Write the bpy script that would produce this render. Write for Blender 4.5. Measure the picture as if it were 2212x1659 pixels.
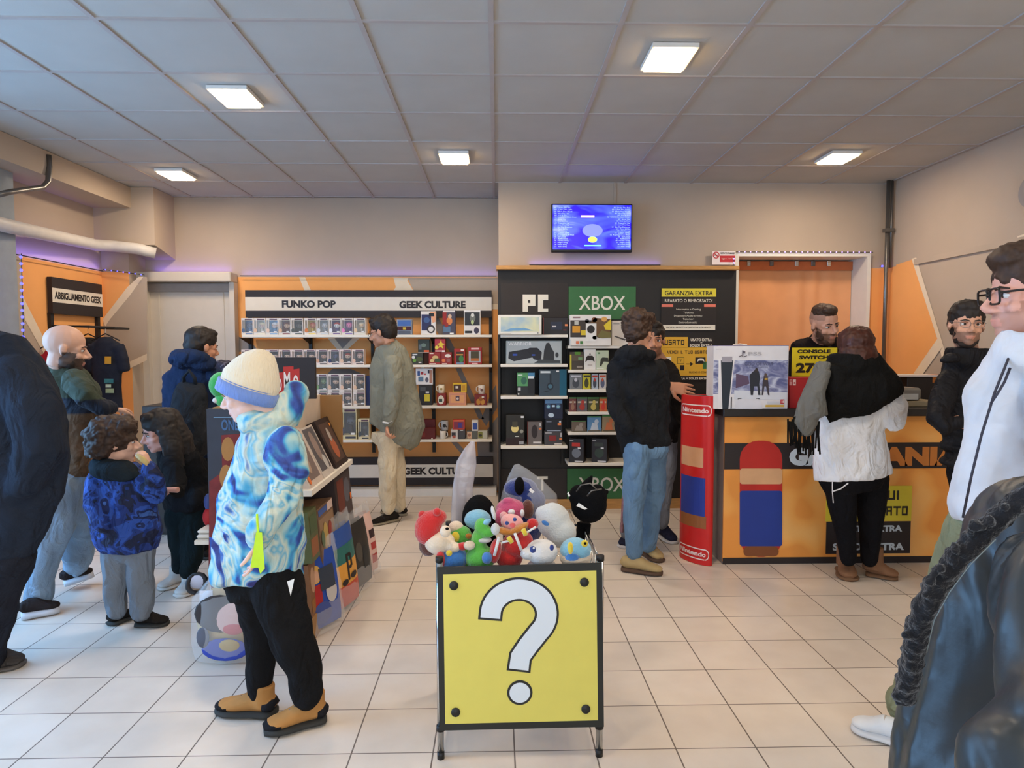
import bpy, bmesh, math, random
import numpy as np
from mathutils import Vector, Matrix, noise
for o in list(bpy.data.objects): bpy.data.objects.remove(o, do_unlink=True)
SC = bpy.context.scene
COL = SC.collection
V = Vector
R = random.Random(7)
# ---------------------------------------------------------------- camera
FPX, YAW, PITCH, ROLL, HC = 1442.9, .02296, -.05551, -.00133, 1.49
CEIL = 2.98
_cy, _sy, _cp, _sp, _cr, _sr = math.cos(YAW), math.sin(YAW), math.cos(PITCH), math.sin(PITCH), math.cos(ROLL), math.sin(ROLL)
_f = V((_sy*_cp, _cy*_cp, _sp)); _r = V((_cy, -_sy, 0)); _u = _r.cross(_f)
CR, CU, CF = _r*_cr + _u*_sr, -_r*_sr + _u*_cr, _f
cam = bpy.data.cameras.new('camera'); camo = bpy.data.objects.new('camera', cam); COL.objects.link(camo)
camo.matrix_world = Matrix(((CR.x, CU.x, -CF.x, 0), (CR.y, CU.y, -CF.y, 0), (CR.z, CU.z, -CF.z, HC), (0, 0, 0, 1)))
cam.sensor_width = 36; cam.lens = 36*FPX/2212; cam.clip_start = .05
SC.camera = camo
SC.view_settings.view_transform = 'Standard'; SC.view_settings.look = 'None'
SC.view_settings.gamma = 1; SC.view_settings.use_curve_mapping = False
SC.view_settings.exposure = 0.0
def ray(x, y):
    return CR*((x-1106)/FPX) + CU*((829.5-y)/FPX) + CF
def P(x, y, Y):                       # the point of the room seen at (x, y) that lies at depth Y
    d = ray(x, y); d = d*(Y/d.y); return V((d.x, d.y, d.z+HC))
def PX(x, y, X):
    d = ray(x, y); d = d*(X/d.x); return V((d.x, d.y, d.z+HC))
def PZ(x, y, Z):
    d = ray(x, y); d = d*((Z-HC)/d.z); return V((d.x, d.y, Z))
# ---------------------------------------------------------------- world and light
w = bpy.data.worlds.new('world'); SC.world = w; w.use_nodes = True
w.node_tree.nodes['Background'].inputs[0].default_value = (.62, .78, 1, 1)
w.node_tree.nodes['Background'].inputs[1].default_value = 1.0
def area(name, loc, aim, sx, sy, power, col, spread=math.pi):
    l = bpy.data.lights.new(name, 'AREA'); l.shape = 'RECTANGLE'; l.size = sx; l.size_y = sy; l.energy = power; l.color = col; l.spread = spread
    o = bpy.data.objects.new(name, l); COL.objects.link(o); o.location = loc
    o.rotation_euler = (V(aim)-V(loc)).to_track_quat('-Z', 'Y').to_euler(); return o
# daylight entering through the shop front behind the camera and the glazed door at the left
area('daylight_front', (0.3, -2.45, 1.7), (0.3, 3, 1.2), 5.6, 2.2, 92, (.86, .94, 1))
area('daylight_left', (-4.05, 2.6, 1.5), (0, 2.9, -.3), 2.9, 2.1, 250, (.26, .56, 1))
# ---------------------------------------------------------------- materials
def lin(c):
    c = [x/255 for x in c[:3]]
    return tuple((x/12.92 if x <= .04045 else ((x+.055)/1.055)**2.4) for x in c)+(1,)
MC = {}
def mat(name, c=(200, 200, 200), rough=.6, metal=0, emit=0, var=.06, scale=12, bump=0, bscale=60, spec=.5, trans=0, alpha=1, sheen=0, coat=0, ior=1.45, c2=None, ramp=None, kind='noise', detail=3, dist=0, vcol=False, aniso=(1, 1, 1), fold=0, fscale=9):
    if name in MC: return MC[name]
    m = bpy.data.materials.new(name); m.use_nodes = True; nt = m.node_tree; N = nt.nodes; L = nt.links
    b = N['Principled BSDF']; b.inputs['Roughness'].default_value = rough; b.inputs['Metallic'].default_value = metal
    b.inputs['Specular IOR Level'].default_value = spec; b.inputs['IOR'].default_value = ior
    b.inputs['Transmission Weight'].default_value = trans; b.inputs['Alpha'].default_value = alpha
    b.inputs['Sheen Weight'].default_value = sheen; b.inputs['Coat Weight'].default_value = coat
    tc = N.new('ShaderNodeTexCoord'); mp = N.new('ShaderNodeMapping'); mp.inputs['Scale'].default_value = aniso; L.new(tc.outputs['Object'], mp.inputs['Vector'])
    nz = N.new('ShaderNodeTexNoise'); nz.inputs['Scale'].default_value = scale; nz.inputs['Detail'].default_value = detail; nz.inputs['Distortion'].default_value = dist
    L.new(mp.outputs[0], nz.inputs['Vector'])
    base = lin(c)
    if vcol:
        a = N.new('ShaderNodeAttribute'); a.attribute_name = 'Col'; src = a.outputs['Color']
        hs = N.new('ShaderNodeHueSaturation'); mr = N.new('ShaderNodeMapRange'); mr.inputs['To Min'].default_value = 1-var; mr.inputs['To Max'].default_value = 1+var
        L.new(nz.outputs['Fac'], mr.inputs['Value']); L.new(mr.outputs[0], hs.inputs['Value']); L.new(src, hs.inputs['Color']); out = hs.outputs['Color']
    else:
        cr = N.new('ShaderNodeValToRGB'); L.new(nz.outputs['Fac'], cr.inputs['Fac'])
        if ramp:
            el = cr.color_ramp.elements
            cr.color_ramp.interpolation = 'CONSTANT' if kind == 'camo' else 'LINEAR'
            el[0].position = ramp[0][0]; el[0].color = lin(ramp[0][1]); el[1].position = ramp[1][0]; el[1].color = lin(ramp[1][1])
            for p_, c_ in ramp[2:]:
                e = el.new(p_); e.color = lin(c_)
        else:
            cc = lin(c2) if c2 else tuple(x*(1-var) for x in base[:3])+(1,)
            cr.color_ramp.elements[0].position = .3; cr.color_ramp.elements[0].color = cc
            cr.color_ramp.elements[1].position = .7; cr.color_ramp.elements[1].color = base if c2 else tuple(min(1, x*(1+var)) for x in base[:3])+(1,)
        out = cr.outputs['Color']
    L.new(out, b.inputs['Base Color'])
    if emit:
        L.new(out, b.inputs['Emission Color']); b.inputs['Emission Strength'].default_value = emit
    if bump:
        n2 = N.new('ShaderNodeTexNoise'); n2.inputs['Scale'].default_value = bscale; n2.inputs['Detail'].default_value = 4; L.new(mp.outputs[0], n2.inputs['Vector'])
        bp = N.new('ShaderNodeBump'); bp.inputs['Strength'].default_value = bump; bp.inputs['Distance'].default_value = .01; L.new(n2.outputs['Fac'], bp.inputs['Height']); L.new(bp.outputs[0], b.inputs['Normal'])
        if fold:                          # soft creases of cloth
            m3 = N.new('ShaderNodeMapping'); m3.inputs['Scale'].default_value = (1, 1, .6); m3.inputs['Rotation'].default_value = (.3, .5, .2); L.new(tc.outputs['Object'], m3.inputs['Vector'])
            n3 = N.new('ShaderNodeTexNoise'); n3.inputs['Scale'].default_value = fscale; n3.inputs['Detail'].default_value = 2.5; n3.inputs['Distortion'].default_value = 1.6; L.new(m3.outputs[0], n3.inputs['Vector'])
            b3 = N.new('ShaderNodeBump'); b3.inputs['Strength'].default_value = fold; b3.inputs['Distance'].default_value = .045; L.new(n3.outputs['Fac'], b3.inputs['Height']); L.new(b3.outputs[0], bp.inputs['Normal'])
    MC[name] = m; return m
def cm(c, rough=.55, **k):            # plain material named by its colour
    return mat('paint_%02x%02x%02x_%d' % (c[0], c[1], c[2], int(rough*100)), c, rough, var=.04, **k)
# ---------------------------------------------------------------- mesh builder
ORG = {}
class MB:
    def __init__(s): s.v = []; s.f = []; s.m = []; s.mats = []
    def mi(s, m):
        if m not in s.mats: s.mats.append(m)
        return s.mats.index(m)
    def face(s, pts, m):
        b = len(s.v); s.v += [V(p) for p in pts]; s.f.append(tuple(range(b, b+len(pts)))); s.m.append(s.mi(m)); return s
    def add(s, vs, fs, m):
        b = len(s.v); s.v += [V(p) for p in vs]; k = s.mi(m)
        for f in fs: s.f.append(tuple(i+b for i in f)); s.m.append(k)
        return s
    def box(s, lo, hi, m, M=None, bev=0):
        x0, y0, z0 = lo; x1, y1, z1 = hi
        if bev:
            c = V(((x0+x1)/2, (y0+y1)/2, (z0+z1)/2)); return s.rbox(c, (abs(x1-x0), abs(y1-y0), abs(z1-z0)), bev, m, M)
        vs = [V((x, y, z)) for x in (x0, x1) for y in (y0, y1) for z in (z0, z1)]
        if M: vs = [M @ q for q in vs]
        return s.add(vs, [(0, 1, 3, 2), (4, 6, 7, 5), (0, 4, 5, 1), (2, 3, 7, 6), (0, 2, 6, 4), (1, 5, 7, 3)], m)
    def rbox(s, c, size, bev, m, M=None):
        hx, hy, hz = [q/2 for q in size]; b = min(bev, hx*.99, hy*.99, hz*.99); vs = []; idx = {}
        for ix in (-1, 1):
            for iy in (-1, 1):
                for iz in (-1, 1):
                    for ax in range(3):
                        q = [ix*(hx-b), iy*(hy-b), iz*(hz-b)]; q[ax] = (ix*hx, iy*hy, iz*hz)[ax]
                        idx[(ix, iy, iz, ax)] = len(vs); vs.append(V(c)+V(q))
        if M: vs = [M @ q for q in vs]
        fs = []
        I = lambda *a: idx[a]
        for sg in (-1, 1):
            fs.append((I(sg, -1, -1, 0), I(sg, 1, -1, 0), I(sg, 1, 1, 0), I(sg, -1, 1, 0))[::sg])
            fs.append((I(-1, sg, -1, 1), I(-1, sg, 1, 1), I(1, sg, 1, 1), I(1, sg, -1, 1))[::sg])
            fs.append((I(-1, -1, sg, 2), I(1, -1, sg, 2), I(1, 1, sg, 2), I(-1, 1, sg, 2))[::sg])
        for a_ in (-1, 1):
            for b_ in (-1, 1):
                fs.append((I(a_, b_, -1, 0), I(a_, b_, 1, 0), I(a_, b_, 1, 1), I(a_, b_, -1, 1)))
                fs.append((I(a_, -1, b_, 0), I(a_, 1, b_, 0), I(a_, 1, b_, 2), I(a_, -1, b_, 2)))
                fs.append((I(-1, a_, b_, 1), I(1, a_, b_, 1), I(1, a_, b_, 2), I(-1, a_, b_, 2)))
                for c_ in (-1, 1): fs.append((I(a_, b_, c_, 0), I(a_, b_, c_, 1), I(a_, b_, c_, 2)))
        return s.add(vs, fs, m)
    def ell(s, c, r, m, M=None, n=16, k=10):
        if not hasattr(r, '__len__'): r = (r, r, r)
        vs = [V((0, 0, 1))]
        for i in range(1, k):
            t = math.pi*i/k
            for j in range(n):
                a = 2*math.pi*j/n; vs.append(V((math.sin(t)*math.cos(a), math.sin(t)*math.sin(a), math.cos(t))))
        vs.append(V((0, 0, -1))); fs = []
        for j in range(n): fs.append((0, 1+j, 1+(j+1) % n))
        for i in range(k-2):
            for j in range(n):
                a = 1+i*n; fs.append((a+j, a+n+j, a+n+(j+1) % n, a+(j+1) % n))
        a = 1+(k-2)*n
        for j in range(n): fs.append((a+j, len(vs)-1, a+(j+1) % n))
        out = []
        for q in vs:
            q = V((q.x*r[0], q.y*r[1], q.z*r[2]))
            if M: q = M @ q
            out.append(q+V(c))
        return s.add(out, fs, m)
    def loft(s, secs, m, n=14, side=V((1, 0, 0)), ratio=1, cap=True, closed=False):
        # secs: (centre, r) or (centre, rx, ry)
        C = [V(q[0]) for q in secs]; vs = []; fs = []
        for i, q in enumerate(secs):
            rx = q[1]; ry = q[2] if len(q) > 2 else rx*ratio
            t = (C[min(i+1, len(C)-1)]-C[max(i-1, 0)])
            if t.length < 1e-9: t = V((0, 0, 1))
            t.normalize(); sd = side-t*side.dot(t)
            if sd.length < .15: sd = V((0, 1, 0))-t*t.y
            sd.normalize(); up = t.cross(sd)
            for j in range(n):
                a = 2*math.pi*j/n; vs.append(C[i]+sd*(rx*math.cos(a))+up*(ry*math.sin(a)))
        for i in range(len(secs)-1):
            for j in range(n): fs.append((i*n+j, i*n+(j+1) % n, (i+1)*n+(j+1) % n, (i+1)*n+j))
        if cap:
            fs.append(tuple(range(n))[::-1]); fs.append(tuple(range((len(secs)-1)*n, len(secs)*n)))
        return s.add(vs, fs, m)
    def tube(s, pts, r, m, n=8):
        pts = [V(p) for p in pts]; return s.loft([(p, r) for p in pts], m, n=n, side=V((.93, .31, .2)))
    def cyl(s, a, b, r, m, n=16, r2=None):
        return s.loft([(a, r), (b, r if r2 is None else r2)], m, n=n, side=V((.93, .31, .2)))
    def poly(s, pts2, origin, ux, uz, m, th=0):
        # flat polygon (or slab) from 2-D points in the frame (ux, uz)
        q = [V(origin)+ux*p[0]+uz*p[1] for p in pts2]
        if not th: return s.face(q, m)
        nrm = ux.cross(uz).normalized()*th; n = len(q)
        return s.add(q+[p+nrm for p in q], [tuple(range(n)), tuple(range(n, 2*n))[::-1]]+[(i, i+n, (i+1) % n+n, (i+1) % n) for i in range(n)], m)
    def disc(s, c, r, ux, uz, m, n=24, rz=None):
        rz = r if rz is None else rz
        return s.face([V(c)+ux*(r*math.cos(2*math.pi*i/n))+uz*(rz*math.sin(2*math.pi*i/n)) for i in range(n)], m)
    def text(s, t, c, W, H, m, ux=V((1, 0, 0)), uz=V((0, 0, 1)), bold=.012, mapf=None, lift=0):
        me = text_mesh(t, bold); vs = me[0]
        xs = [q[0] for q in vs]; ys = [q[1] for q in vs]; x0, x1, y0, y1 = min(xs), max(xs), min(ys), max(ys)
        out = []
        for q in vs:
            a = ((q[0]-x0)/(x1-x0)-.5)*W; b = ((q[1]-y0)/(y1-y0)-.5)*H
            out.append(mapf(a, b) if mapf else V(c)+ux*a+uz*b+ux.cross(uz)*lift)
        return s.add(out, me[1], m)
    def build(s, name, parent=None, smooth=False, M=None, mesh_post=None):
        vs = [M @ q for q in s.v] if M else s.v
        if parent is not None: org = ORG[parent.name]
        else:
            a = np.array([tuple(q) for q in vs]); lo = a.min(0); hi = a.max(0); org = V(((lo[0]+hi[0])/2, (lo[1]+hi[1])/2, lo[2]))
        me = bpy.data.meshes.new(name); me.from_pydata([tuple(q-org) for q in vs], [], s.f)
        for m_ in s.mats: me.materials.append(m_)
        me.polygons.foreach_set('material_index', s.m)
        if smooth: me.polygons.foreach_set('use_smooth', [True]*len(me.polygons))
        me.update(); o = bpy.data.objects.new(name, me); COL.objects.link(o)
        if parent is not None: o.parent = parent
        else: o.location = org
        ORG[o.name] = org; return o
TC = {}
def text_mesh(t, bold):
    if (t, bold) in TC: return TC[(t, bold)]
    cu = bpy.data.curves.new('lettering', 'FONT'); cu.body = t; cu.offset = bold; cu.resolution_u = 3
    if '\n' in t: cu.align_x = 'CENTER'
    o = bpy.data.objects.new('lettering', cu); COL.objects.link(o)
    dg = bpy.context.evaluated_depsgraph_get(); me = bpy.data.meshes.new_from_object(o.evaluated_get(dg))
    r = ([tuple(q.co) for q in me.vertices], [tuple(p.vertices) for p in me.polygons])
    bpy.data.objects.remove(o); bpy.data.curves.remove(cu); bpy.data.meshes.remove(me); TC[(t, bold)] = r; return r
def bake(mb, vox, smooth):
    me = bpy.data.meshes.new('tmp'); me.from_pydata([tuple(q) for q in mb.v], [], mb.f); o = bpy.data.objects.new('tmp', me); COL.objects.link(o)
    a = o.modifiers.new('r', 'REMESH'); a.mode = 'VOXEL'; a.voxel_size = vox; a.use_smooth_shade = True
    if smooth:
        b = o.modifiers.new('s', 'SMOOTH'); b.factor = .5; b.iterations = smooth
    dg = bpy.context.evaluated_depsgraph_get(); m2 = bpy.data.meshes.new_from_object(o.evaluated_get(dg)); bpy.data.objects.remove(o); bpy.data.meshes.remove(me); return m2
def organic(name, mb, vox, parent, smooth=6, amp=0, fscale=9, aniso=(1, 1, 1), fine=0, colf=None, extra=None, evox=.0038):
    # union of the shapes in mb as one continuous skin, with folds along the normals
    m2 = bake(mb, vox, smooth); m2.name = name
    if extra and extra.v:
        m3 = bake(extra, evox, 2); bm = bmesh.new(); bm.from_mesh(m2); bm.from_mesh(m3); bm.to_mesh(m2); bm.free(); bpy.data.meshes.remove(m3)
    n = len(m2.vertices); co = np.empty(n*3); m2.vertices.foreach_get('co', co); co = co.reshape(-1, 3)
    if amp or fine:
        nr = np.empty(n*3); m2.vertices.foreach_get('normal', nr); nr = nr.reshape(-1, 3); d = np.zeros(n); nz = noise.noise; A = aniso
        for i in range(n):
            x, y, z = co[i]; v_ = 0
            if amp: v_ += amp*(nz(V((x*fscale*A[0]+3, y*fscale*A[1], z*fscale*A[2])))+.6*(abs(nz(V((x*fscale*1.9*A[0], y*fscale*1.9*A[1]+7, z*fscale*1.9*A[2]))))-.3))
            if amp: v_ = max(v_+amp*.15, -amp*.22)
            if fine: v_ += fine*nz(V((x*70, y*70, z*70)))
            d[i] = v_
        co = co+nr*d[:, None]
    if parent is not None: org = ORG[parent.name]
    else:
        lo = co.min(0); hi = co.max(0); org = V(((lo[0]+hi[0])/2, (lo[1]+hi[1])/2, lo[2]))
    if colf:
        ca = m2.color_attributes.new('Col', 'FLOAT_COLOR', 'POINT'); data = np.ones((n, 4))
        for i in range(n): data[i, :3] = colf(V(co[i]))[:3]
        ca.data.foreach_set('color', data.ravel())
    co = co-np.array(tuple(org)); m2.vertices.foreach_set('co', co.ravel()); m2.polygons.foreach_set('use_smooth', [True]*len(m2.polygons))
    m2.update(); o = bpy.data.objects.new(name, m2); COL.objects.link(o)
    o.data.materials.clear(); o.data.materials.append(mb.mats[0])
    if parent is not None: o.parent = parent
    else: o.location = org
    ORG[o.name] = org; return o
def tag(o, label=None, cat=None, group=None, kind=None):
    if label: o['label'] = label
    if cat: o['category'] = cat
    if group: o['group'] = group
    if kind: o['kind'] = kind
    return o
def thing(name, label, cat, loc, group=None):
    o = bpy.data.objects.new(name, None); COL.objects.link(o); o.location = loc; o.empty_display_size = .1
    ORG[o.name] = V(loc); return tag(o, label, cat, group)
def struct(o): o['kind'] = 'structure'; return o
def dup(root, dv, label=None, group=None):
    r = root.copy(); COL.objects.link(r); r.location = root.location+V(dv); ORG[r.name] = V(r.location)
    if label: r['label'] = label
    if group: r['group'] = group
    for ch in list(root.children):
        c = ch.copy(); COL.objects.link(c); c.parent = r; ORG[c.name] = ORG[r.name]
        for g in ch.children:
            d = g.copy(); COL.objects.link(d); d.parent = c; ORG[d.name] = ORG[r.name]
    return r
UX, UY, UZ = V((1, 0, 0)), V((0, 1, 0)), V((0, 0, 1))
GLYPH = {'P': '11110 10010 10010 11110 10000 10000', 'C': '1111 1001 1000 1000 1000 1111', 'T': '11111 00100 00100 00100 00100', 'U': '1001 1001 1001 1001 1111',
 'S': '1111 1000 1111 0001 1111', 'A': '1111 1001 1111 1001 1001', 'O': '1111 1001 1001 1001 1111', 'V': '1001 1001 1001 1010 0100', 'E': '111 100 110 100 111', 'N': '1001 1101 1011 1001 1001',
 'D': '1110 1001 1001 1001 1110', 'I': '1 1 1 1 1', 'L': '100 100 100 100 111', 'Q': '1111 1001 1001 1111 0001', ' ': '00 00 00 00 00'}
def pixtext(mb, t, c, W, H, m, y=0):
    gl = [GLYPH[ch].split() for ch in t]; tot = sum(len(g[0]) for g in gl)+len(gl)-1; x = 0; cw = W/tot
    for g in gl:
        ch_ = H/len(g)
        for r_, row in enumerate(g):
            for k, b in enumerate(row):
                if b == '1':
                    a0 = c[0]-W/2+(x+k)*cw; z1 = c[2]+H/2-r_*ch_
                    mb.face([(a0, c[1], z1-ch_*1.01), (a0+cw*1.02, c[1], z1-ch_*1.01), (a0+cw*1.02, c[1], z1), (a0, c[1], z1)], m)
        x += len(g[0])+1
# ================================================================ the room
M_wall = mat('wall_paint', (183, 166, 148), .85, var=.035, scale=2.5, bump=.05, bscale=90)
M_orange = mat('wall_paint_orange', (244, 172, 102), .8, var=.04, scale=3, bump=.05, bscale=90)
M_stripe = mat('wall_paint_cream', (232, 215, 190), .8, var=.03)
M_white = mat('white_lacquer', (226, 222, 214), .45, var=.02)
M_black = mat('black_board', (30, 27, 27), .5, var=.1)
M_wood = mat('wood_edge', (190, 140, 80), .55, var=.15, scale=9, aniso=(1, 8, 8))
M_pipe = mat('pipe_white', (205, 200, 196), .5, var=.05)
M_grey = mat('grey_metal', (120, 118, 116), .35, .8, var=.05)
M_chrome = mat('chrome', (215, 218, 220), .14, 1, var=.02)
M_dark = mat('dark_plastic', (26, 26, 28), .45, var=.08)
def tile_mat():
    m = bpy.data.materials.new('floor_tiles'); m.use_nodes = True; nt = m.node_tree; N = nt.nodes; L = nt.links; b = N['Principled BSDF']
    tc = N.new('ShaderNodeTexCoord'); mp = N.new('ShaderNodeMapping'); L.new(tc.outputs['Object'], mp.inputs['Vector'])
    mp.inputs['Location'].default_value = (-.061+.0015, -2.385+.0015, 0)
    sx = N.new('ShaderNodeSeparateXYZ'); L.new(mp.outputs[0], sx.inputs[0])
    def grid(o, T, g):
        d = N.new('ShaderNodeMath'); d.operation = 'DIVIDE'; L.new(o, d.inputs[0]); d.inputs[1].default_value = T
        f = N.new('ShaderNodeMath'); f.operation = 'FRACT'; L.new(d.outputs[0], f.inputs[0])
        c = N.new('ShaderNodeMath'); c.operation = 'LESS_THAN'; L.new(f.outputs[0], c.inputs[0]); c.inputs[1].default_value = g/T; 
        fl = N.new('ShaderNodeMath'); fl.operation = 'FLOOR'; L.new(d.outputs[0], fl.inputs[0]); return c.outputs[0], fl.outputs[0]
    ax, ix = grid(sx.outputs['X'], .2996, .0055); ay, iy = grid(sx.outputs['Y'], .2996, .0045)
    mx = N.new('ShaderNodeMath'); mx.operation = 'MAXIMUM'; L.new(ax, mx.inputs[0]); L.new(ay, mx.inputs[1])
    cb = N.new('ShaderNodeCombineXYZ'); L.new(ix, cb.inputs[0]); L.new(iy, cb.inputs[1]); wn = N.new('ShaderNodeTexWhiteNoise'); L.new(cb.outputs[0], wn.inputs['Vector'])
    nz = N.new('ShaderNodeTexNoise'); nz.inputs['Scale'].default_value = 6; nz.inputs['Detail'].default_value = 5; L.new(tc.outputs['Object'], nz.inputs['Vector'])
    mm = N.new('ShaderNodeMath'); mm.operation = 'MULTIPLY_ADD'; L.new(wn.outputs['Value'], mm.inputs[0]); mm.inputs[1].default_value = .35; L.new(nz.outputs['Fac'], mm.inputs[2])
    r = N.new('ShaderNodeValToRGB'); L.new(mm.outputs[0], r.inputs['Fac']); r.color_ramp.elements[0].position = .35; r.color_ramp.elements[0].color = lin((212, 200, 186)); r.color_ramp.elements[1].position = .95; r.color_ramp.elements[1].color = lin((226, 215, 202))
    mi = N.new('ShaderNodeMix'); mi.data_type = 'RGBA'; L.new(mx.outputs[0], mi.inputs['Factor']); L.new(r.outputs['Color'], mi.inputs['A']); mi.inputs['B'].default_value = lin((112, 100, 92))
    L.new(mi.outputs['Result'], b.inputs['Base Color'])
    rr = N.new('ShaderNodeMapRange'); L.new(mx.outputs[0], rr.inputs['Value']); rr.inputs['To Min'].default_value = .30; rr.inputs['To Max'].default_value = .9; L.new(rr.outputs[0], b.inputs['Roughness'])
    bp = N.new('ShaderNodeBump'); bp.invert = True; bp.inputs['Strength'].default_value = .4; bp.inputs['Distance'].default_value = .002; L.new(mx.outputs[0], bp.inputs['Height']); L.new(bp.outputs[0], b.inputs['Normal'])
    return m
def ceil_mat():
    return mat('ceiling_board', (184, 182, 176), .9, var=.03, scale=4, bump=.08, bscale=220)
struct(MB().box((-4.2, -2.6, -.1), (4.2, 8, 0), tile_mat()).build('floor')).data.name = 'floor'
fo = bpy.data.objects['floor']; _d = fo.location.copy(); fo.data.transform(Matrix.Translation(_d)); fo.location = (0, 0, 0); ORG['floor'] = V((0, 0, 0))
# ceiling: slab, boards and the T-bar grid
TG = .6; CX0, CY0 = -.022, 3.159
b = MB(); mc = ceil_mat(); mg = mat('ceiling_grid', (176, 168, 164), .6, var=.03); b.box((-4.2, -2.6, CEIL+.004), (4.2, 8, CEIL+.1), mc)
for i in range(-7, 8): b.box((CX0+i*TG-.0125, -2.6, CEIL-.004), (CX0+i*TG+.0125, 7.2, CEIL+.005), mg)
for j in range(-10, 8): b.box((-4.2, CY0+j*TG-.010, CEIL-.0036), (4.2, CY0+j*TG+.010, CEIL+.005), mg)
struct(b.build('ceiling'))
def wallpoly(mb, pts, m, plane, val, off):
    # painted shapes on a wall, given where they are seen
    q = []
    for x, y in pts:
        p = P(x, y, val) if plane == 'Y' else PX(x, y, val)
        if plane == 'Y': p.y = val-off
        else: p.x = val+(off if val < 0 else -off)
        q.append(p)
    mb.face(q, m)
# back wall (left bay) with mural
b = MB(); b.box((-4.2, 6.8, 0), (.02, 6.95, CEIL), M_wall)
YB = 6.8
b.box((-2.592, YB-.0015, 0), (.02, YB, 2.192), M_orange)
wallpoly(b, [(850, 600), (868, 600), (888, 640), (860, 640)], M_stripe, 'Y', YB, .003)
wallpoly(b, [(880, 601), (1075, 601), (1075, 665), (1040, 665), (960, 640), (895, 630)], M_wall, 'Y', YB, .002)
wallpoly(b, [(646, 599), (659, 599), (672, 628), (658, 628)], M_stripe, 'Y', YB, .003)
wallpoly(b, [(868, 601), (882, 601), (880, 606), (893, 628), (882, 628), (872, 612), (862, 628), (850, 628)], M_stripe, 'Y', YB, .004)
wallpoly(b, [(1060, 657), (1076, 657), (1076, 668), (1060, 668)], M_stripe, 'Y', YB, .004)
M_greyp = mat('wall_paint_grey', (150, 142, 138), .8, var=.03)
wallpoly(b, [(712, 727), (768, 727), (742, 760), (736, 760)], M_greyp, 'Y', YB, .003)
for pts in ([(705, 727), (720, 727), (746, 760), (733, 760)], [(765, 727), (781, 727), (745, 760), (733, 760)], [(934, 700), (944, 680), (1002, 790), (990, 790)], [(984, 795), (996, 795), (1046, 905), (1034, 905)], [(1060, 850), (1072, 830), (1074, 880), (1050, 920), (1040, 905)], [(975, 955), (988, 955), (1020, 990), (1005, 990)]): wallpoly(b, pts, M_greyp if pts[0][0] > 900 else M_stripe, 'Y', YB, .004)
wallpoly(b, [(718, 797), (758, 797), (800, 815), (700, 815)], M_greyp, 'Y', YB, .003)
wallpoly(b, [(1030, 955), (1075, 900), (1075, 1060), (1040, 1060)], M_greyp, 'Y', YB, .003)
wallpoly(b, [(515, 727), (540, 735), (560, 760), (515, 760)], M_greyp, 'Y', YB, .003)
struct(b.build('wall_back'))
b = MB(); b.box((.02, 6.15, 0), (2.184, 6.95, CEIL), M_wall); b.box((3.44, 6.15, 0), (3.75, 6.5, CEIL), M_wall); b.box((2.184, 6.15, 2.35), (3.44, 6.5, CEIL), M_wall)
b.box((3.442, 6.146, 0), (3.6, 6.15, 2.21), M_orange); b.box((2.184, 6.6, 0), (3.75, 6.95, CEIL), M_wall)
b.box((.016, 6.2, 0), (.02, 6.8, 1.9), M_wall)
struct(b.build('wall_back_right'))
# right wall with mural
XR = 3.6
b = MB(); b.box((XR, -2.6, 0), (XR+.15, 7, CEIL), M_wall)
wallpoly(b, [(1936, 572), (1972, 560), (2036, 742), (1950, 845), (1936, 870), (1930, 1000), (1936, 1050)], M_orange, 'X', XR, .002)
b.face([(XR-.0025, 6.15, 0), (XR-.0025, 5.7, 0), (XR-.0025, 5.7, 2.21), (XR-.0025, 6.15, 2.21)], M_orange)
wallpoly(b, [(1970, 559), (1980, 556), (2052, 790), (2046, 830), (2030, 745)], M_stripe, 'X', XR, .004)
wallpoly(b, [(2026, 732), (2038, 748), (1965, 850), (1945, 850)], M_stripe, 'X', XR, .006)
wallpoly(b, [(2185, 538), (2200, 510), (2212, 506), (2240, 500), (2270, 530)], M_stripe, 'X', XR, .004)
wallpoly(b, [(2196, 536), (2206, 524), (2240, 518), (2260, 530)], M_orange, 'X', XR, .005)
struct(b.build('wall_right'))
b = MB(); b.box((XR-.018, -2.6, 2.19), (XR, 5.70, 2.235), M_wall); struct(b.build('trim_1'))
# left wall, with a glazed opening towards the street nearer the camera
XL = -3.76
b = MB(); b.box((XL-.15, 4.6, 0), (XL, 7, CEIL), M_wall); b.box((XL-.15, -2.6, 0), (XL, .9, CEIL), M_wall); b.box((XL-.15, .9, 2.45), (XL, 4.6, CEIL), M_wall)
b.box((XL, 5.42, 0), (XL+.0015, 6.5, 2.21), M_orange)
wallpoly(b, [(50, 655), (62, 680), (104, 760), (104, 900), (80, 1000), (50, 1000)], M_wall, 'X', XL, .003)
wallpoly(b, [(48, 640), (62, 668), (116, 775), (100, 775), (52, 690)], M_stripe, 'X', XL, .005)
wallpoly(b, [(235, 672), (250, 645), (265, 800), (258, 800), (235, 740)], M_wall, 'X', XL, .003)
struct(b.build('wall_left'))
b = MB(); b.box((XL, 6.5, 0), (-3.5, 6.8, CEIL), M_wall); b.box((XL, 6.498, 0), (-3.5, 6.5, 2.21), M_orange)
wallpoly(b, [(222, 700), (280, 636), (300, 600), (318, 598), (318, 770), (262, 800), (222, 800)], M_wall, 'Y', 6.5, .003)
wallpoly(b, [(222, 690), (245, 660), (276, 620), (300, 598), (310, 598), (280, 640), (238, 690), (228, 705)], M_stripe, 'Y', 6.5, .005)
wallpoly(b, [(222, 800), (262, 790), (318, 764), (318, 778), (262, 805), (222, 815)], M_stripe, 'Y', 6.5, .006)
struct(b.build('wall_left_corner'))
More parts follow.
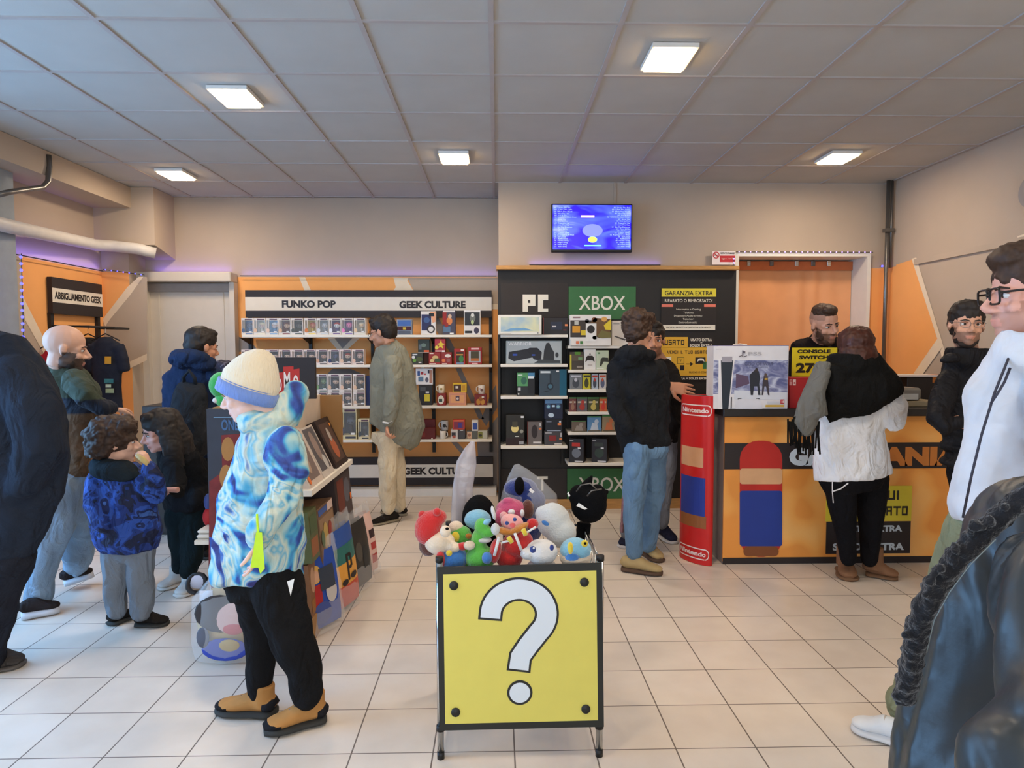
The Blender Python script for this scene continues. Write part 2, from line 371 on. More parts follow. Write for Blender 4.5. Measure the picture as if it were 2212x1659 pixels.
# dropped beam along the left wall, boxed duct in the corner, round pipe
b = MB(); b.box((XL, 4.2, 2.79), (-3.41, 6.42, CEIL), M_wall); struct(b.build('trim_2'))
b = MB(); b.add([(XL, 6.40, 2.45), (-3.20, 6.40, 2.45), (-3.2, 6.8, 2.36), (XL, 6.8, 2.36), (XL, 6.40, CEIL), (-3.20, 6.40, CEIL), (-3.2, 6.8, CEIL), (XL, 6.8, CEIL)], [(0, 3, 2, 1), (0, 1, 5, 4), (1, 2, 6, 5), (4, 5, 6, 7), (3, 7, 6, 2), (0, 4, 7, 3)], M_wall); struct(b.build('trim_3'))
b = MB(); b.box((XL, 4.9, 0), (-3.60, 5.14, 2.79), mat('pilaster_paint', (150, 158, 165), .8)); struct(b.build('trim_4'))
b = MB(); pp = [(-3.52, 4.0, 2.36), (-3.54, 5.0, 2.37), (-3.62, 5.6, 2.40), (-3.66, 6.25, 2.425), (-3.55, 6.36, 2.43), (-3.35, 6.38, 2.41), (-3.22, 6.45, 2.38)]
b.loft([(V(p), .052) for p in pp], M_pipe, n=16, side=UZ); tag(b.build('water_pipe', smooth=True), 'thick white pipe running along the left wall under the ceiling beam', 'pipe')
b = MB(); b.tube([P(105, 335, 5.25), P(107, 360, 5.25), P(104, 392, 5.2), P(92, 405, 5.15), P(60, 409, 5.0), P(20, 415, 4.8), P(-10, 422, 4.7)], .02, M_grey, 10)
tag(b.build('bent_conduit', smooth=True), 'thin grey bent pipe dropping from the ceiling at the far left', 'pipe')
# pipe in the right corner
b = MB(); t = thing('corner_conduit', 'grey metal pipe standing in the corner right of the curtained doorway', 'pipe', (3.53, 6.0, 1.0))
b.cyl((3.53, 6.02, 1.0), (3.53, 6.02, CEIL), .017, M_grey); b.cyl((3.565, 6.02, 2.2), (3.565, 6.02, CEIL), .012, M_grey); b.build('pipe', t, True)
MB().box((3.5, 5.99, 2.52), (3.58, 6.045, 2.55), M_grey).build('clamp', t)
# street-side openings behind the viewer and at the left
M_glass = mat('clear_glass', (235, 245, 250), .02, trans=1, spec=.5, var=0)
for n, (lo, hi) in enumerate((((XL-.06, .9, .05), (XL-.05, 2.7, 2.45)), ((XL-.06, 2.76, .05), (XL-.05, 4.56, 2.45)))):
    t = bpy.data.objects.new('window_%d' % (n+1), None); COL.objects.link(t); t.location = (XL-.05, lo[1], 0); ORG[t.name] = V(t.location); struct(t)
    MB().box(lo, hi, M_glass).build('window_pane', t); f = MB()
    for a in ((lo[1], lo[1]+.05), (hi[1]-.05, hi[1])): f.box((XL-.09, a[0], 0), (XL-.02, a[1], 2.45), M_grey)
    f.box((XL-.09, lo[1], 2.40), (XL-.02, hi[1], 2.45), M_grey); f.box((XL-.09, lo[1], 0), (XL-.02, hi[1], .06), M_grey); f.build('window_frame', t)
b = MB(); b.box((-4.2, -2.2, 2.75), (4.2, -2.05, CEIL), M_wall); b.box((-4.2, -2.2, 0), (-2.6, -2.05, 2.75), M_wall); b.box((3.2, -2.2, 0), (4.2, -2.05, 2.75), M_wall); b.box((-2.6, -2.2, 0), (3.2, -2.05, .35), M_wall)
struct(b.build('wall_front'))
# frosted strip of glazing on the pilaster at the left edge; its daylight is a glow put into the material
b = MB(); b.box((-3.86, 4.80, .3), (-3.70, 4.83, 2.22), mat('frosted_glass', (170, 205, 215), .5, emit=.25)); b.box((-3.70, 4.80, .3), (-3.66, 4.84, 2.3), M_white); struct(b.build('window_3'))
# closed white door with roller box
t = bpy.data.objects.new('door_1', None); COL.objects.link(t); t.location = (-3.05, 6.75, 0); ORG[t.name] = V(t.location); struct(t)
M_door = mat('door_paint', (205, 196, 184), .5, var=.02)
MB().box((-3.44, 6.76, 0), (-2.64, 6.79, 2.12), M_door).build('door_panel', t)
f = MB(); f.box((-3.50, 6.70, 0), (-3.44, 6.8, 2.13), M_door); f.box((-2.64, 6.70, 0), (-2.592, 6.8, 2.13), M_door); f.box((-3.36, 6.752, 0), (-3.345, 6.76, 2.08), M_door); f.box((-2.73, 6.752, 0), (-2.715, 6.76, 2.08), M_door); f.build('door_frame', t)
f = MB(); f.box((-3.52, 6.62, 2.13), (-2.592, 6.8, 2.225), M_door, bev=.008); f.build('roller_box', t)
MB().box((-3.44, 6.72, 2.04), (-2.64, 6.76, 2.12), mat('door_shadow_strip', (150, 143, 138), .6)).build('top_shade_strip', t)  # grey strip paints the shade under the roller box
# kick plinth / white baseboard of the left bay
struct(MB().box((-2.59, 6.62, 0), (-.005, 6.8, .075), M_white).build('baseboard_back'))
# doorway with white frame and an orange curtain
t = bpy.data.objects.new('door_2', None); COL.objects.link(t); t.location = (2.8, 6.1, 0); ORG[t.name] = V(t.location); struct(t)
f = MB(); f.box((2.184, 6.11, 0), (2.218, 6.45, 2.348), M_white); f.box((3.407, 6.11, 0), (3.44, 6.45, 2.348), M_white); f.box((2.218, 6.11, 2.314), (3.407, 6.45, 2.348), M_white); f.build('door_frame', t)
M_curt = mat('curtain_fabric', (228, 162, 112), .85, var=.08, scale=3, sheen=.2)
t = thing('curtain', 'orange fabric curtain hanging from clips across the white framed doorway', 'curtain', (2.8, 6.40, .02))
b = MB(); n = 150; vs = []; fs = []
for i in range(n+1):
    u = i/n; x = 2.222+u*1.182
    for j in range(13):
        k = j/12; amp = .012+.018*(1-k)**.5; y = 6.385+amp*.45*(math.sin(u*34+math.sin(u*9)*2)+.5*math.sin(u*17+1))
        vs.append((x, y, .03+k*(2.24+.006*math.sin(u*40)) if j < 12 else 2.30+.004*math.sin(u*30)))
for i in range(n):
    for j in range(12): fs.append((i*13+j, (i+1)*13+j, (i+1)*13+j+1, i*13+j+1))
b.add(vs, fs, M_curt); b.build('fabric', t, True)
MB().box((2.222, 6.36, 2.215), (3.405, 6.372, 2.30), mat('curtain_band', (196, 108, 62), .8)).build('heading_band', t)
for i, x in enumerate((2.40, 2.62, 2.86, 3.02, 3.17)):
    c = MB(); c.box((x-.018, 6.345, 2.255), (x+.018, 6.36, 2.305), M_grey if i % 2 else M_chrome, bev=.004); c.build('clip', t)
# dado ledge carrying the blue string lights; lit strip
M_led = mat('blue_led', (60, 60, 255), .4, emit=7, var=0); M_ledw = mat('lilac_led', (190, 160, 255), .4, emit=2.2, var=0)
def led_string(label, a, c, n, m, r=.006, wire=True, swap=None):
    t = thing('string_light', label, 'light', tuple((V(a)+V(c))/2)); a, c = V(a), V(c)
    MB().tube([a, (a+c)/2, c], .003, M_dark, 6).build('cable', t)
    for i in range(n):
        p = a.lerp(c, (i+.5)/n); q = MB(); q.ell(p+V((.0, -.006, 0)), r, m, n=8, k=6); q.build('bulb', t, True)
    return t
led_string('blue string of lights running vertically up the pilaster at the left edge', P(46, 548, 4.897), P(51, 735, 4.897), 13, M_led, .010)
led_string('short run of blue string lights at the corner above the orange wall', P(222, 582, 6.45), P(312, 594, 6.45), 7, M_led, .0055)
led_string('lilac string lights along the top of the white doorway frame', P(1590, 544, 6.1), P(1886, 545, 6.1), 24, M_ledw, .0055)
led_string('two lilac lights between the red notice and the doorway frame', P(1585, 555, 6.06), P(1585, 572, 6.06), 2, M_ledw, .007)
led_string('single lilac light near the corner right of the doorway', P(1900, 575, 6.1), P(1910, 575, 6.1), 1, M_led, .009)
def glow_strip(label, a, c, power, nrm, along=None):
    t = thing('light_strip', label, 'light', tuple((V(a)+V(c))/2)); a, c = V(a), V(c)
    MB().tube([a, (a+c)/2, c], .004, M_dark, 6).build('strip', t)
    l = bpy.data.lights.new('strip_light', 'AREA'); l.shape = 'RECTANGLE'; l.size = (c-a).length; l.size_y = .02; l.energy = power; l.color = (.20, .14, 1)
    o = bpy.data.objects.new('strip_light', l); COL.objects.link(o); o.parent = t
    z = -V(nrm).normalized(); x = (c-a).normalized(); y = z.cross(x); o.matrix_local = Matrix.Translation((a+c)/2-V(t.location)+V((0, 0, .012))) @ Matrix((x, y, z)).transposed().to_4x4(); return t
glow_strip('blue glowing light strip along the back wall above the shelves', (-2.55, 6.755, 2.20), (0, 6.755, 2.20), 1.1, (0, .5, 1))
glow_strip('blue glowing light strip along the left wall above the orange paint', (XL+.045, 5.2, 2.21), (XL+.045, 6.45, 2.21), 1.0, (-.5, 0, 1))
glow_strip('blue glowing light strip behind the wooden ledge under the television', (.3, 6.125, 2.235), (1.5, 6.125, 2.235), .35, (0, .5, 1))
glow_strip('blue glowing light strip above the closed white door', (-3.4, 6.755, 2.235), (-2.65, 6.755, 2.235), .5, (0, .5, 1))
# ceiling lamps (square panels)
M_lamp = mat('lamp_diffuser', (255, 214, 160), .4, emit=26, var=0)
lp = [('near the left, second row', -1.535, 4.07), ('right of centre, nearest in view', .885, 3.49), ('centre, above the back shelves', -.325, 5.32), ('far left above the closed door', -2.735, 5.87), ('right, before the doorway', 2.675, 5.26)]
lamps = []
for i, (d, x, y) in enumerate(lp+[('x', -.4, 1.6), ('x', 2.6, 1.9), ('x', -2.7, 1.2), ('x', 1.2, -.6)]):
    t = thing('ceiling_lamp', 'square warm white ceiling lamp, '+d, 'lamp', (x, y, CEIL-.03), 'square ceiling lamps')
    if d == 'x': t['label'] = 'square warm white ceiling lamp behind the viewer'
    f = MB(); f.box((x-.115, y-.145, CEIL-.022), (x+.115, y+.145, CEIL), M_white); f.build('frame', t)
    f = MB(); f.box((x-.10, y-.13, CEIL-.034), (x+.10, y+.13, CEIL-.0225), M_lamp); f.build('diffuser', t)
    l = bpy.data.lights.new('lamp_light', 'AREA'); l.shape = 'RECTANGLE'; l.size = .2; l.size_y = .26; l.energy = 13; l.color = (1, .84, .66)
    o = bpy.data.objects.new('lamp_light', l); COL.objects.link(o); o.parent = t; o.location = (0, 0, -.006)
# round grey disc on the right wall at the frame edge
b = MB(); c = PX(2240, 412, XR); b.cyl((XR-.04, c.y, c.z), (XR, c.y, c.z), .11, M_greyp, 28); tag(b.build('wall_disc'), 'round grey disc high on the right wall at the frame edge', 'wall fitting')
# ================================================================ left bay: shelving, signs, boxed figures
M_shelf = mat('shelf_white', (232, 226, 214), .5, var=.02); M_sign = mat('sign_cream', (226, 218, 204), .6, var=.02); M_signb = mat('sign_black', (42, 36, 38), .55, var=.05)
M_ink = mat('ink_black', (34, 28, 30), .5, var=.03)
def decal(mb, lo, hi, Y, d, th=.0008):
    # d: (kind, u0, v0, u1, v1, material, text) on a front face between lo=(x0,z0) and hi=(x1,z1); v counts from the bottom
    x0, z0 = lo; W = hi[0]-x0; H = hi[1]-z0; k = d[0]; a, b_, c, e = x0+d[1]*W, z0+d[2]*H, x0+d[3]*W, z0+d[4]*H; y = Y-th*(1+.4*decal.n); decal.n = (decal.n+1) % 9
    if k == 'r': mb.face([(a, y, b_), (c, y, b_), (c, y, e), (a, y, e)], d[5])
    elif k == 'o': mb.disc(((a+c)/2, y, (b_+e)/2), (c-a)/2, UX, UZ, d[5], 20, (e-b_)/2)
    elif k == 't': mb.text(d[6], ((a+c)/2, y, (b_+e)/2), c-a, e-b_, d[5])
    elif k == 'p': mb.face([(x0+u*W, y, z0+v*H) for u, v in d[1]], d[2])
decal.n = 0
def decals(mb, lo, hi, Y, ds):
    decal.n = 0
    for d in ds:
        if d[0] == 'p':
            y = Y-.0008*(1+.4*decal.n); decal.n = (decal.n+1) % 9
            mb.face([(lo[0]+u*(hi[0]-lo[0]), y, lo[1]+v*(hi[1]-lo[1])) for u, v in d[1]], d[2])
        else: decal(mb, lo, hi, Y, d)
def pbox(name, label, cat, x0, x1, ytop, Y, zb, dep, c, ds=(), group=None, bev=.003, side=None, ang=0, extra=None):
    # a printed carton standing at height zb, its front seen between columns x0..x1 with its top at ytop
    ym = ytop+10; a = P(x0, ym, Y).x; b_ = P(x1, ym, Y).x; zt = P((x0+x1)/2, ytop, Y).z
    m = c if not isinstance(c, tuple) else cm(c, .45)
    t = thing(name, label, cat, ((a+b_)/2, Y+dep/2, zb), group)
    mb = MB(); mb.box((a, Y, zb), (b_, Y+dep, zt), side or m, bev=bev)
    if side: mb.face([(a, Y-.0003, zb), (b_, Y-.0003, zb), (b_, Y-.0003, zt), (a, Y-.0003, zt)], m)
    mb.build('carton', t)
    if ds:
        q = MB(); decals(q, (a, zb), (b_, zt), Y-.0003, ds); q.build('print', t)
    if ang:
        t.rotation_euler = (0, 0, ang)
    if extra: extra(t, a, b_, zb, zt)
    return t
def W(c): return cm(c, .5)
YS = 6.45                                    # front edge of the back shelves
zS = [1.608, 1.32, .923, .595]
t = thing('shelf_unit', 'white shelves on black uprights against the orange mural, left back bay', 'shelving', (-1.25, 6.7, 0))
for z in zS:
    for a, c in ((P(522, 723, 6.45).x, -1.206), (-1.203, -.045)):
        MB().box((a, YS, z-.026), (c, 6.775, z), M_shelf, bev=.003).build('shelf', t)
for px_ in (541, 671, 805, 936, 1060):
    x = P(px_, 760, 6.77).x; f = MB(); f.box((x-.016, 6.765, .42), (x+.016, 6.795, 1.80), M_black)
    for z in zS: f.add([(x-.006, 6.77, z-.027), (x-.006, 6.50, z-.027), (x-.006, 6.77, z-.09), (x+.006, 6.77, z-.027), (x+.006, 6.50, z-.027), (x+.006, 6.77, z-.09)], [(0, 1, 2), (3, 5, 4), (0, 3, 4, 1), (1, 4, 5, 2), (0, 2, 5, 3)], M_black)
    f.build('upright', t)
def striped(name, label, x0, x1, zs, Y, dep=.03, words=()):
    t = thing(name, label, 'sign', ((x0+x1)/2, Y+dep/2, zs[0])); b = MB(); b.box((x0, Y, zs[0]), (x1, Y+dep, zs[3]), M_signb); b.box((x0, Y-.002, zs[1]), (x1, Y, zs[2]), M_sign); b.build('board', t)
    q = MB()
    for wd, a, c, z0, z1 in words: q.text(wd, ((a+c)/2, Y-.0035, (z0+z1)/2), c-a, z1-z0, M_ink, bold=.05)
    q.build('lettering', t); return t
zz = lambda y, Y: P(800, y, Y).z
xx = lambda x, Y, y=700: P(x, y, Y).x
striped('header_sign', 'long black and cream header sign above the left bay shelves', xx(531, 6.72), xx(1062, 6.72), [zz(686, 6.72), zz(671, 6.72), zz(642, 6.72), zz(627, 6.72)], 6.72,
        words=[('FUNKO POP', xx(610, 6.72), xx(726, 6.72), zz(665, 6.72), zz(649, 6.72)), ('GEEK CULTURE', xx(863, 6.72), xx(1006, 6.72), zz(666, 6.72), zz(650, 6.72))])
striped('base_sign', 'long black and cream sign board below the left bay shelves', xx(560, 6.72), xx(1064, 6.72), [zz(1048, 6.72), zz(1032, 6.72), zz(1004, 6.72), zz(988, 6.72)], 6.72,
        words=[('GEEK CULTURE', xx(868, 6.72), xx(1012, 6.72), zz(1026, 6.72), zz(1010, 6.72))])
# ---- boxed figures with windows
M_film = mat('window_film', (225, 235, 245), .06, trans=.0, alpha=.16, spec=.9, var=0)
M_price = mat('price_sticker', (240, 240, 238), .5, var=0)
def figure_carton(x0, x1, zb, zt, Y, frame, back, head, hair, body, label, group, name='figure_box', dep=.10, tall=False):
    w = x1-x0; h = zt-zb; t = thing(name, label, 'box', ((x0+x1)/2, Y+dep/2, zb), group); F_ = W(frame)
    b = MB(); e = w*.07; b.box((x0, Y+dep-.004, zb), (x1, Y+dep, zt), W(back))
    b.box((x0, Y, zb), (x1, Y+dep-.004, zb+h*.14), F_); b.box((x0, Y, zt-h*.13), (x1, Y+dep-.004, zt), F_)
    b.box((x0, Y, zb+h*.14), (x0+e, Y+dep-.004, zt-h*.13), F_); b.box((x1-e*.6, Y, zb+h*.14), (x1, Y+dep-.004, zt-h*.13), F_)
    b.box((x0+w*.22, Y-.0004, zt-h*.13), (x0+w*.26, Y+.003, zb+h*.40), F_)
    b.box((x0+w*.30, Y-.0008, zt-h*.11), (x0+w*.92, Y, zt-h*.04), W((90, 60, 80)))
    b.box((x0+w*.34, Y-.0008, zb+h*.03), (x1-w*.06, Y, zb+h*.10), W(back)); b.build('carton', t)
    f = MB(); cx = x0+w*.58; r = w*.25; f.ell((cx, Y+dep*.5, zb+h*.56), (r, r*.85, r*.82), W(head), n=12, k=8)
    f.ell((cx, Y+dep*.56, zb+h*.63), (r*1.07, r*.9, r*.78), W(hair), n=12, k=8)
    f.loft([((cx, Y+dep*.5, zb+h*.14), r*.42), ((cx, Y+dep*.5, zb+h*.3), r*.5), ((cx, Y+dep*.5, zb+h*.42), r*.35)], W(body), n=10)
    for s_ in (-1, 1): f.ell((cx+s_*r*.36, Y+dep*.5-r*.82, zb+h*.54), r*.13, M_ink, n=8, k=6)
    f.build('figurine', t, True)
    p = MB(); p.ell((x0+w*.16, Y-.0004, zb+h*.26), (w*.14, .0008, h*.13), W(head), n=12, k=6); p.box((x1-w*.34, Y-.0012, zb+h*.155), (x1-w*.12, Y-.0006, zb+h*.22), M_price); p.build('print', t)
    q = MB(); q.face([(x0+e, Y+.001, zb+h*.14), (x1-e*.6, Y+.001, zb+h*.14), (x1-e*.6, Y+.001, zt-h*.13), (x0+e, Y+.001, zt-h*.13)], M_film); q.build('window_film', t)
    return t
ORDN = ['first', 'second', 'third', 'fourth', 'fifth', 'sixth', 'seventh', 'eighth', 'ninth', 'tenth', 'eleventh']
row1 = [((60, 105, 160), (90, 110, 140), (60, 70, 90), 'blue'), ((225, 222, 200), (225, 190, 160), (230, 215, 150), 'cream'), ((110, 160, 205), (230, 200, 180), (235, 235, 235), 'light blue'), ((120, 60, 60), (225, 185, 150), (120, 50, 40), 'dark red'), ((40, 60, 50), (90, 95, 90), (30, 34, 34), 'dark green'),
        ((235, 205, 90), (210, 120, 60), (190, 80, 40), 'yellow'), ((190, 200, 205), (210, 215, 220), (170, 175, 180), 'silver'), ((100, 70, 130), (235, 235, 235), (200, 40, 50), 'purple'), ((120, 90, 160), (235, 140, 190), (230, 120, 180), 'violet and pink'), ((215, 215, 200), (230, 200, 160), (235, 220, 190), 'ivory')]
def figrow(row, pxs, Y, z, ytop, frame, where, grp, fr=None):
    for i, (x0p, x1p) in enumerate(pxs):
        bk, hd, hr, nm = row[i]; a = P(x0p, ytop, Y).x; c = P(x1p, ytop, Y).x-.004
        figure_carton(a, c, z, P(700, ytop, Y).z, Y, frame, bk, hd, hr, tuple(max(0, v-30) for v in bk), 'boxed figure with %s backing, %s from the left on %s' % (nm, ORDN[i], where), grp)
px1 = [(521, 547), (547, 574), (574, 601), (601, 628), (628, 655), (657, 684), (684, 710), (710, 737), (737, 763), (764, 790)]
figrow(row1, px1, 6.47, zS[0], 687, (222, 214, 205), 'the top left shelf', 'boxed figures on the top shelf')
row2 = [((90, 70, 60), (225, 190, 160), (50, 40, 38), 'brown')]+[((45, 42, 48), (225, 190, 160), (40, 32, 30), n_) for n_ in ('dark', 'charcoal', 'near black', 'black')]+[((42, 36, 40), (225, 190, 160), (70, 50, 40), 'plum black'), ((52, 44, 40), (210, 160, 130), (60, 40, 30), 'brown black'), ((38, 40, 60), (60, 70, 110), (40, 44, 70), 'navy'), ((44, 38, 38), (225, 190, 160), (170, 40, 40), 'dark and red'), ((48, 46, 48), (225, 190, 170), (200, 150, 140), 'grey')]
px2 = [(521, 548), (548, 575), (575, 602), (602, 629), (629, 655), (655, 682), (682, 708), (708, 734), (734, 760), (760, 787)]
figrow(row2, px2, 6.47, zS[1], 755, (226, 208, 200), 'the second left shelf', 'boxed figures on the second shelf')
row3 = [((70, 95, 80), (130, 160, 110), (90, 120, 80), 'green'), ((48, 42, 44), (225, 190, 160), (50, 36, 30), 'black'), ((52, 48, 54), (225, 190, 165), (60, 46, 40), 'slate'), ((50, 46, 38), (225, 190, 160), (40, 30, 28), 'olive black')]
zt3 = P(730, 847, 6.47).z; zt3b = P(730, 808, 6.47).z
for i, (x0p, x1p) in enumerate([(682, 708), (708, 735), (735, 761), (763, 789)]):
    for lvl in (0, 1):
        a = P(x0p, 850, 6.47).x; c = P(x1p, 850, 6.47).x-.004; bk, hd, hr, nm = row3[i]
        z0 = zS[2] if lvl == 0 else zt3; z1 = zt3-.002 if lvl == 0 else zt3b
        figure_carton(a, c, z0, z1, 6.47, (226, 216, 208), bk, hd, hr, bk, 'boxed figure, %s backing, %s row, %s column of the third left shelf' % (nm, 'lower' if lvl == 0 else 'upper', ORDN[i]), 'stacked boxed figures on the third shelf')
figure_carton(P(733, 900, 6.47).x, P(770, 900, 6.47).x, zS[3], P(750, 882, 6.47).z, 6.47, (215, 205, 160), (70, 74, 86), (90, 96, 110), (60, 64, 76), (60, 60, 70), 'large boxed grey figure on the fourth left shelf, tallest of its row', None, dep=.16)
figure_carton(P(773, 900, 6.47).x, P(797, 900, 6.47).x, zS[3], P(785, 905, 6.47).z, 6.47, (215, 205, 170), (66, 70, 80), (80, 90, 100), (60, 60, 70), (60, 60, 70), 'medium boxed grey figure beside the tallest one on the fourth left shelf', None)
pbox('book', 'dark blue boxed set standing right of the stacked figures on the third shelf', 'box', 790, 799, 812, 6.5, zS[2], .15, (30, 44, 92))
# ---- right half of the bay
r_ = lambda u0, v0, u1, v1, c: ('r', u0, v0, u1, v1, W(c))
o_ = lambda u0, v0, u1, v1, c: ('o', u0, v0, u1, v1, W(c))
pbox('toy_box', 'small silver and blue toy carton on the top shelf right of the grey coat', 'box', 857, 890, 690, 6.47, zS[0], .09, (140, 150, 165), [r_(.08, .58, .92, .94, (70, 110, 180)), r_(.05, .3, .95, .54, (70, 24, 34)), r_(.4, .34, .6, .48, (210, 180, 60)), r_(.1, .05, .9, .26, (90, 96, 110))])
pbox('toy_box', 'tall white and navy toy carton, first of the three tall ones on the top shelf', 'box', 909, 941, 672, 6.47, zS[0], .09, (226, 220, 214), [r_(.05, .18, .7, .86, (38, 44, 90)), ('p', [(.6, .98), (.98, .98), (.98, .55), (.8, .5)], W((230, 160, 120))), o_(.4, .06, .95, .42, (50, 44, 48)), o_(.5, .12, .85, .34, (214, 210, 206)), r_(.55, .78, .9, .92, (30, 30, 34)), o_(.2, .5, .6, .74, (60, 90, 140))])
pbox('toy_box', 'tall dark red toy carton with orange figure print, middle of three on the top shelf', 'box', 956, 984, 670, 6.47, zS[0], .09, (70, 66, 84), [r_(.0, .42, .3, .92, (150, 30, 30)), o_(.3, .4, .75, .72, (220, 130, 70)), o_(.42, .66, .7, .84, (214, 180, 150)), r_(.06, .1, .6, .34, (90, 120, 150)), r_(.55, .02, .85, .08, (240, 240, 240)), r_(.05, .92, .95, .99, (220, 215, 210)), o_(.15, .3, .45, .5, (150, 40, 40))])
pbox('toy_box', 'tall white toy carton with dark window, right of three on the top shelf', 'box', 1002, 1038, 670, 6.47, zS[0], .09, (228, 226, 224), [r_(.05, .38, .95, .92, (40, 46, 54)), o_(.35, .5, .7, .86, (110, 115, 110)), o_(.42, .72, .62, .88, (214, 214, 208)), r_(.06, .06, .5, .16, (30, 30, 34)), o_(.6, .04, .9, .3, (60, 56, 80)), o_(.42, .42, .6, .6, (180, 200, 140))])
z = zS[1]
def plushbox(lbl, x0, x1, yt, c, figs, zb=z, Y=6.47, dep=.1): return pbox('gift_box', lbl, 'box', x0, x1, yt, Y, zb, dep, c, figs)
plushbox('dark grey gift carton with green print on the second shelf, beside the grey coat', 889, 914, 762, (60, 62, 58), [r_(.08, .8, .5, .9, (225, 225, 225)), o_(.4, .25, .95, .65, (84, 96, 60)), o_(.02, .5, .3, .75, (230, 230, 230)), o_(.1, .2, .4, .5, (110, 160, 70)), r_(.6, .14, .85, .22, (240, 240, 240))])
plushbox('red gift carton with tan mushroom print, left of the pair on the second shelf', 926, 952, 761, (150, 42, 38), [o_(.3, .4, .8, .74, (210, 180, 120)), o_(.1, .18, .45, .46, (214, 190, 130)), r_(.5, .2, .95, .5, (70, 80, 50)), r_(.05, .03, .6, .1, (235, 220, 210)), r_(.08, .86, .4, .95, (230, 210, 200))])
plushbox('red gift carton with orange and white print, right of the pair on the second shelf', 953, 976, 761, (146, 44, 42), [o_(.35, .58, .9, .86, (228, 220, 214)), o_(.05, .2, .4, .48, (222, 120, 70)), o_(.5, .2, .85, .5, (150, 90, 90)), r_(.08, .03, .55, .1, (235, 220, 210))])
plushbox('red open frame gift carton holding a green toy, second shelf', 981, 1005, 753, (168, 36, 34), [r_(.2, .12, .85, .8, (60, 34, 30)), o_(.42, .14, .85, .56, (60, 130, 70)), r_(.2, .58, .8, .66, (214, 150, 60)), r_(.2, .02, .85, .14, (110, 130, 160)), r_(.6, .84, .9, .96, (240, 230, 225))])
plushbox('red arcade shaped gift carton at the right end of the second shelf', 1010, 1041, 750, (160, 34, 36), [r_(.08, .12, .9, .78, (176, 178, 186)), r_(.22, .2, .78, .76, (76, 70, 50)), r_(.22, .2, .78, .36, (190, 110, 50)), r_(.25, .86, .8, .96, (235, 190, 190)), r_(.3, .03, .7, .09, (235, 180, 180))])
ztmp = P(915, 761, 6.47).z
plushbox('small dark green gift carton stacked at the back of the second shelf', 903, 928, 733, (50, 62, 60), [o_(.25, .4, .7, .7, (110, 130, 120)), r_(.5, .02, .95, .16, (226, 100, 50)), r_(.08, .2, .3, .6, (96, 110, 120))], ztmp, 6.50)
plushbox('red gift carton with yellow star print, stacked on the red pair', 939, 962, 732, (170, 48, 60), [('p', [(.3, .3), (.45, .55), (.2, .62), (.48, .7), (.6, .95), (.68, .7), (.96, .62), (.72, .5), (.8, .26), (.55, .4)], W((226, 196, 60))), o_(.02, .2, .35, .5, (224, 206, 80)), r_(.05, .05, .6, .13, (235, 220, 210)), r_(.66, .02, .95, .14, (240, 235, 230))], ztmp, 6.47)
MB().box((P(903, 760, 6.5).x, 6.50, ztmp-.004), (P(965, 760, 6.5).x, 6.62, ztmp), W((200, 190, 176))).build('card_tray')
tag(bpy.data.objects['card_tray'], 'thin card under the two stacked gift cartons on the second shelf', 'tray')
MB().box((P(903, 760, 6.5).x+.01, 6.60, z), (P(965, 760, 6.5).x-.01, 6.615, ztmp-.004), W((120, 70, 60))).build('card_support')
tag(bpy.data.objects['card_support'], 'upright brown card behind the red gift cartons on the second shelf', 'card')
# third shelf right
z = zS[2]
pbox('sticker_set', 'white sheet of small stickers hanging in a bag above the third shelf', 'stickers', 898, 935, 796, 6.5, P(915, 831, 6.5).z, .02, (226, 224, 224), [r_(.1, .55, .25, .85, (60, 90, 150)), r_(.3, .62, .45, .8, (170, 50, 60)), r_(.5, .6, .6, .7, (200, 70, 70)), r_(.7, .7, .8, .9, (40, 44, 70)), o_(.55, .15, .75, .45, (90, 90, 110)), r_(.15, .2, .45, .5, (90, 120, 150)), r_(.8, .1, .95, .9, (170, 120, 100))])
MB().box((P(910, 800, 6.52).x, 6.52, zS[1]-.2), (P(916, 800, 6.52).x, 6.522, zS[1]-.026), M_price).build('hang_tab'); tag(bpy.data.objects['hang_tab'], 'paper strip holding the sheet of stickers under the second shelf', 'strip')
pbox('toy_box', 'dark carton with yellow label between the grey coat and the mugs, third shelf', 'box', 905, 934, 832, 6.5, z, .1, (44, 44, 48), [r_(.4, .2, .8, .55, (214, 196, 60)), r_(.5, .6, .75, .68, (230, 230, 230)), r_(.1, .7, .5, .9, (80, 84, 90))])
def mug(lbl, px_, ytop, ybot, Y, zb, c, hs=1, prints=()):
    x = P(px_, ytop, Y).x; zt = P(px_, ytop, Y).z; h = zt-zb; r = h*.36; t = thing('mug', lbl, 'mug', (x, Y+r, zb)); b = MB(); m = cm(c, .25)
    b.loft([((x, Y+r, zb), r*.9), ((x, Y+r, zb+h*.06), r), ((x, Y+r, zt), r), ((x, Y+r, zt), r*.9), ((x, Y+r, zb+h*.08), r*.86)], m, n=20); b.build('cup', t, True)
    b = MB(); b.tube([(x+hs*r*.95, Y+r, zt-h*.15), (x+hs*r*1.5, Y+r, zt-h*.22), (x+hs*r*1.65, Y+r, zb+h*.5), (x+hs*r*1.4, Y+r, zb+h*.26), (x+hs*r*.95, Y+r, zb+h*.2)], h*.06, m); b.build('handle', t, True)
    if prints:
        b = MB()
        for u, v, s_, cc in prints: b.ell((x+u*r, Y+r-r*math.sqrt(1-u*u)*1.0, zb+v*h), (s_*r, .002, s_*r), W(cc), n=10, k=6)
        b.build('print', t)
    return t
t_red = pbox('mug_box', 'red gift carton under the cream mug on the third shelf', 'box', 944, 963, 850, 6.47, z, .12, (140, 38, 34), [o_(.1, .1, .8, .85, (226, 218, 200)), r_(.2, .3, .6, .55, (60, 80, 70))])
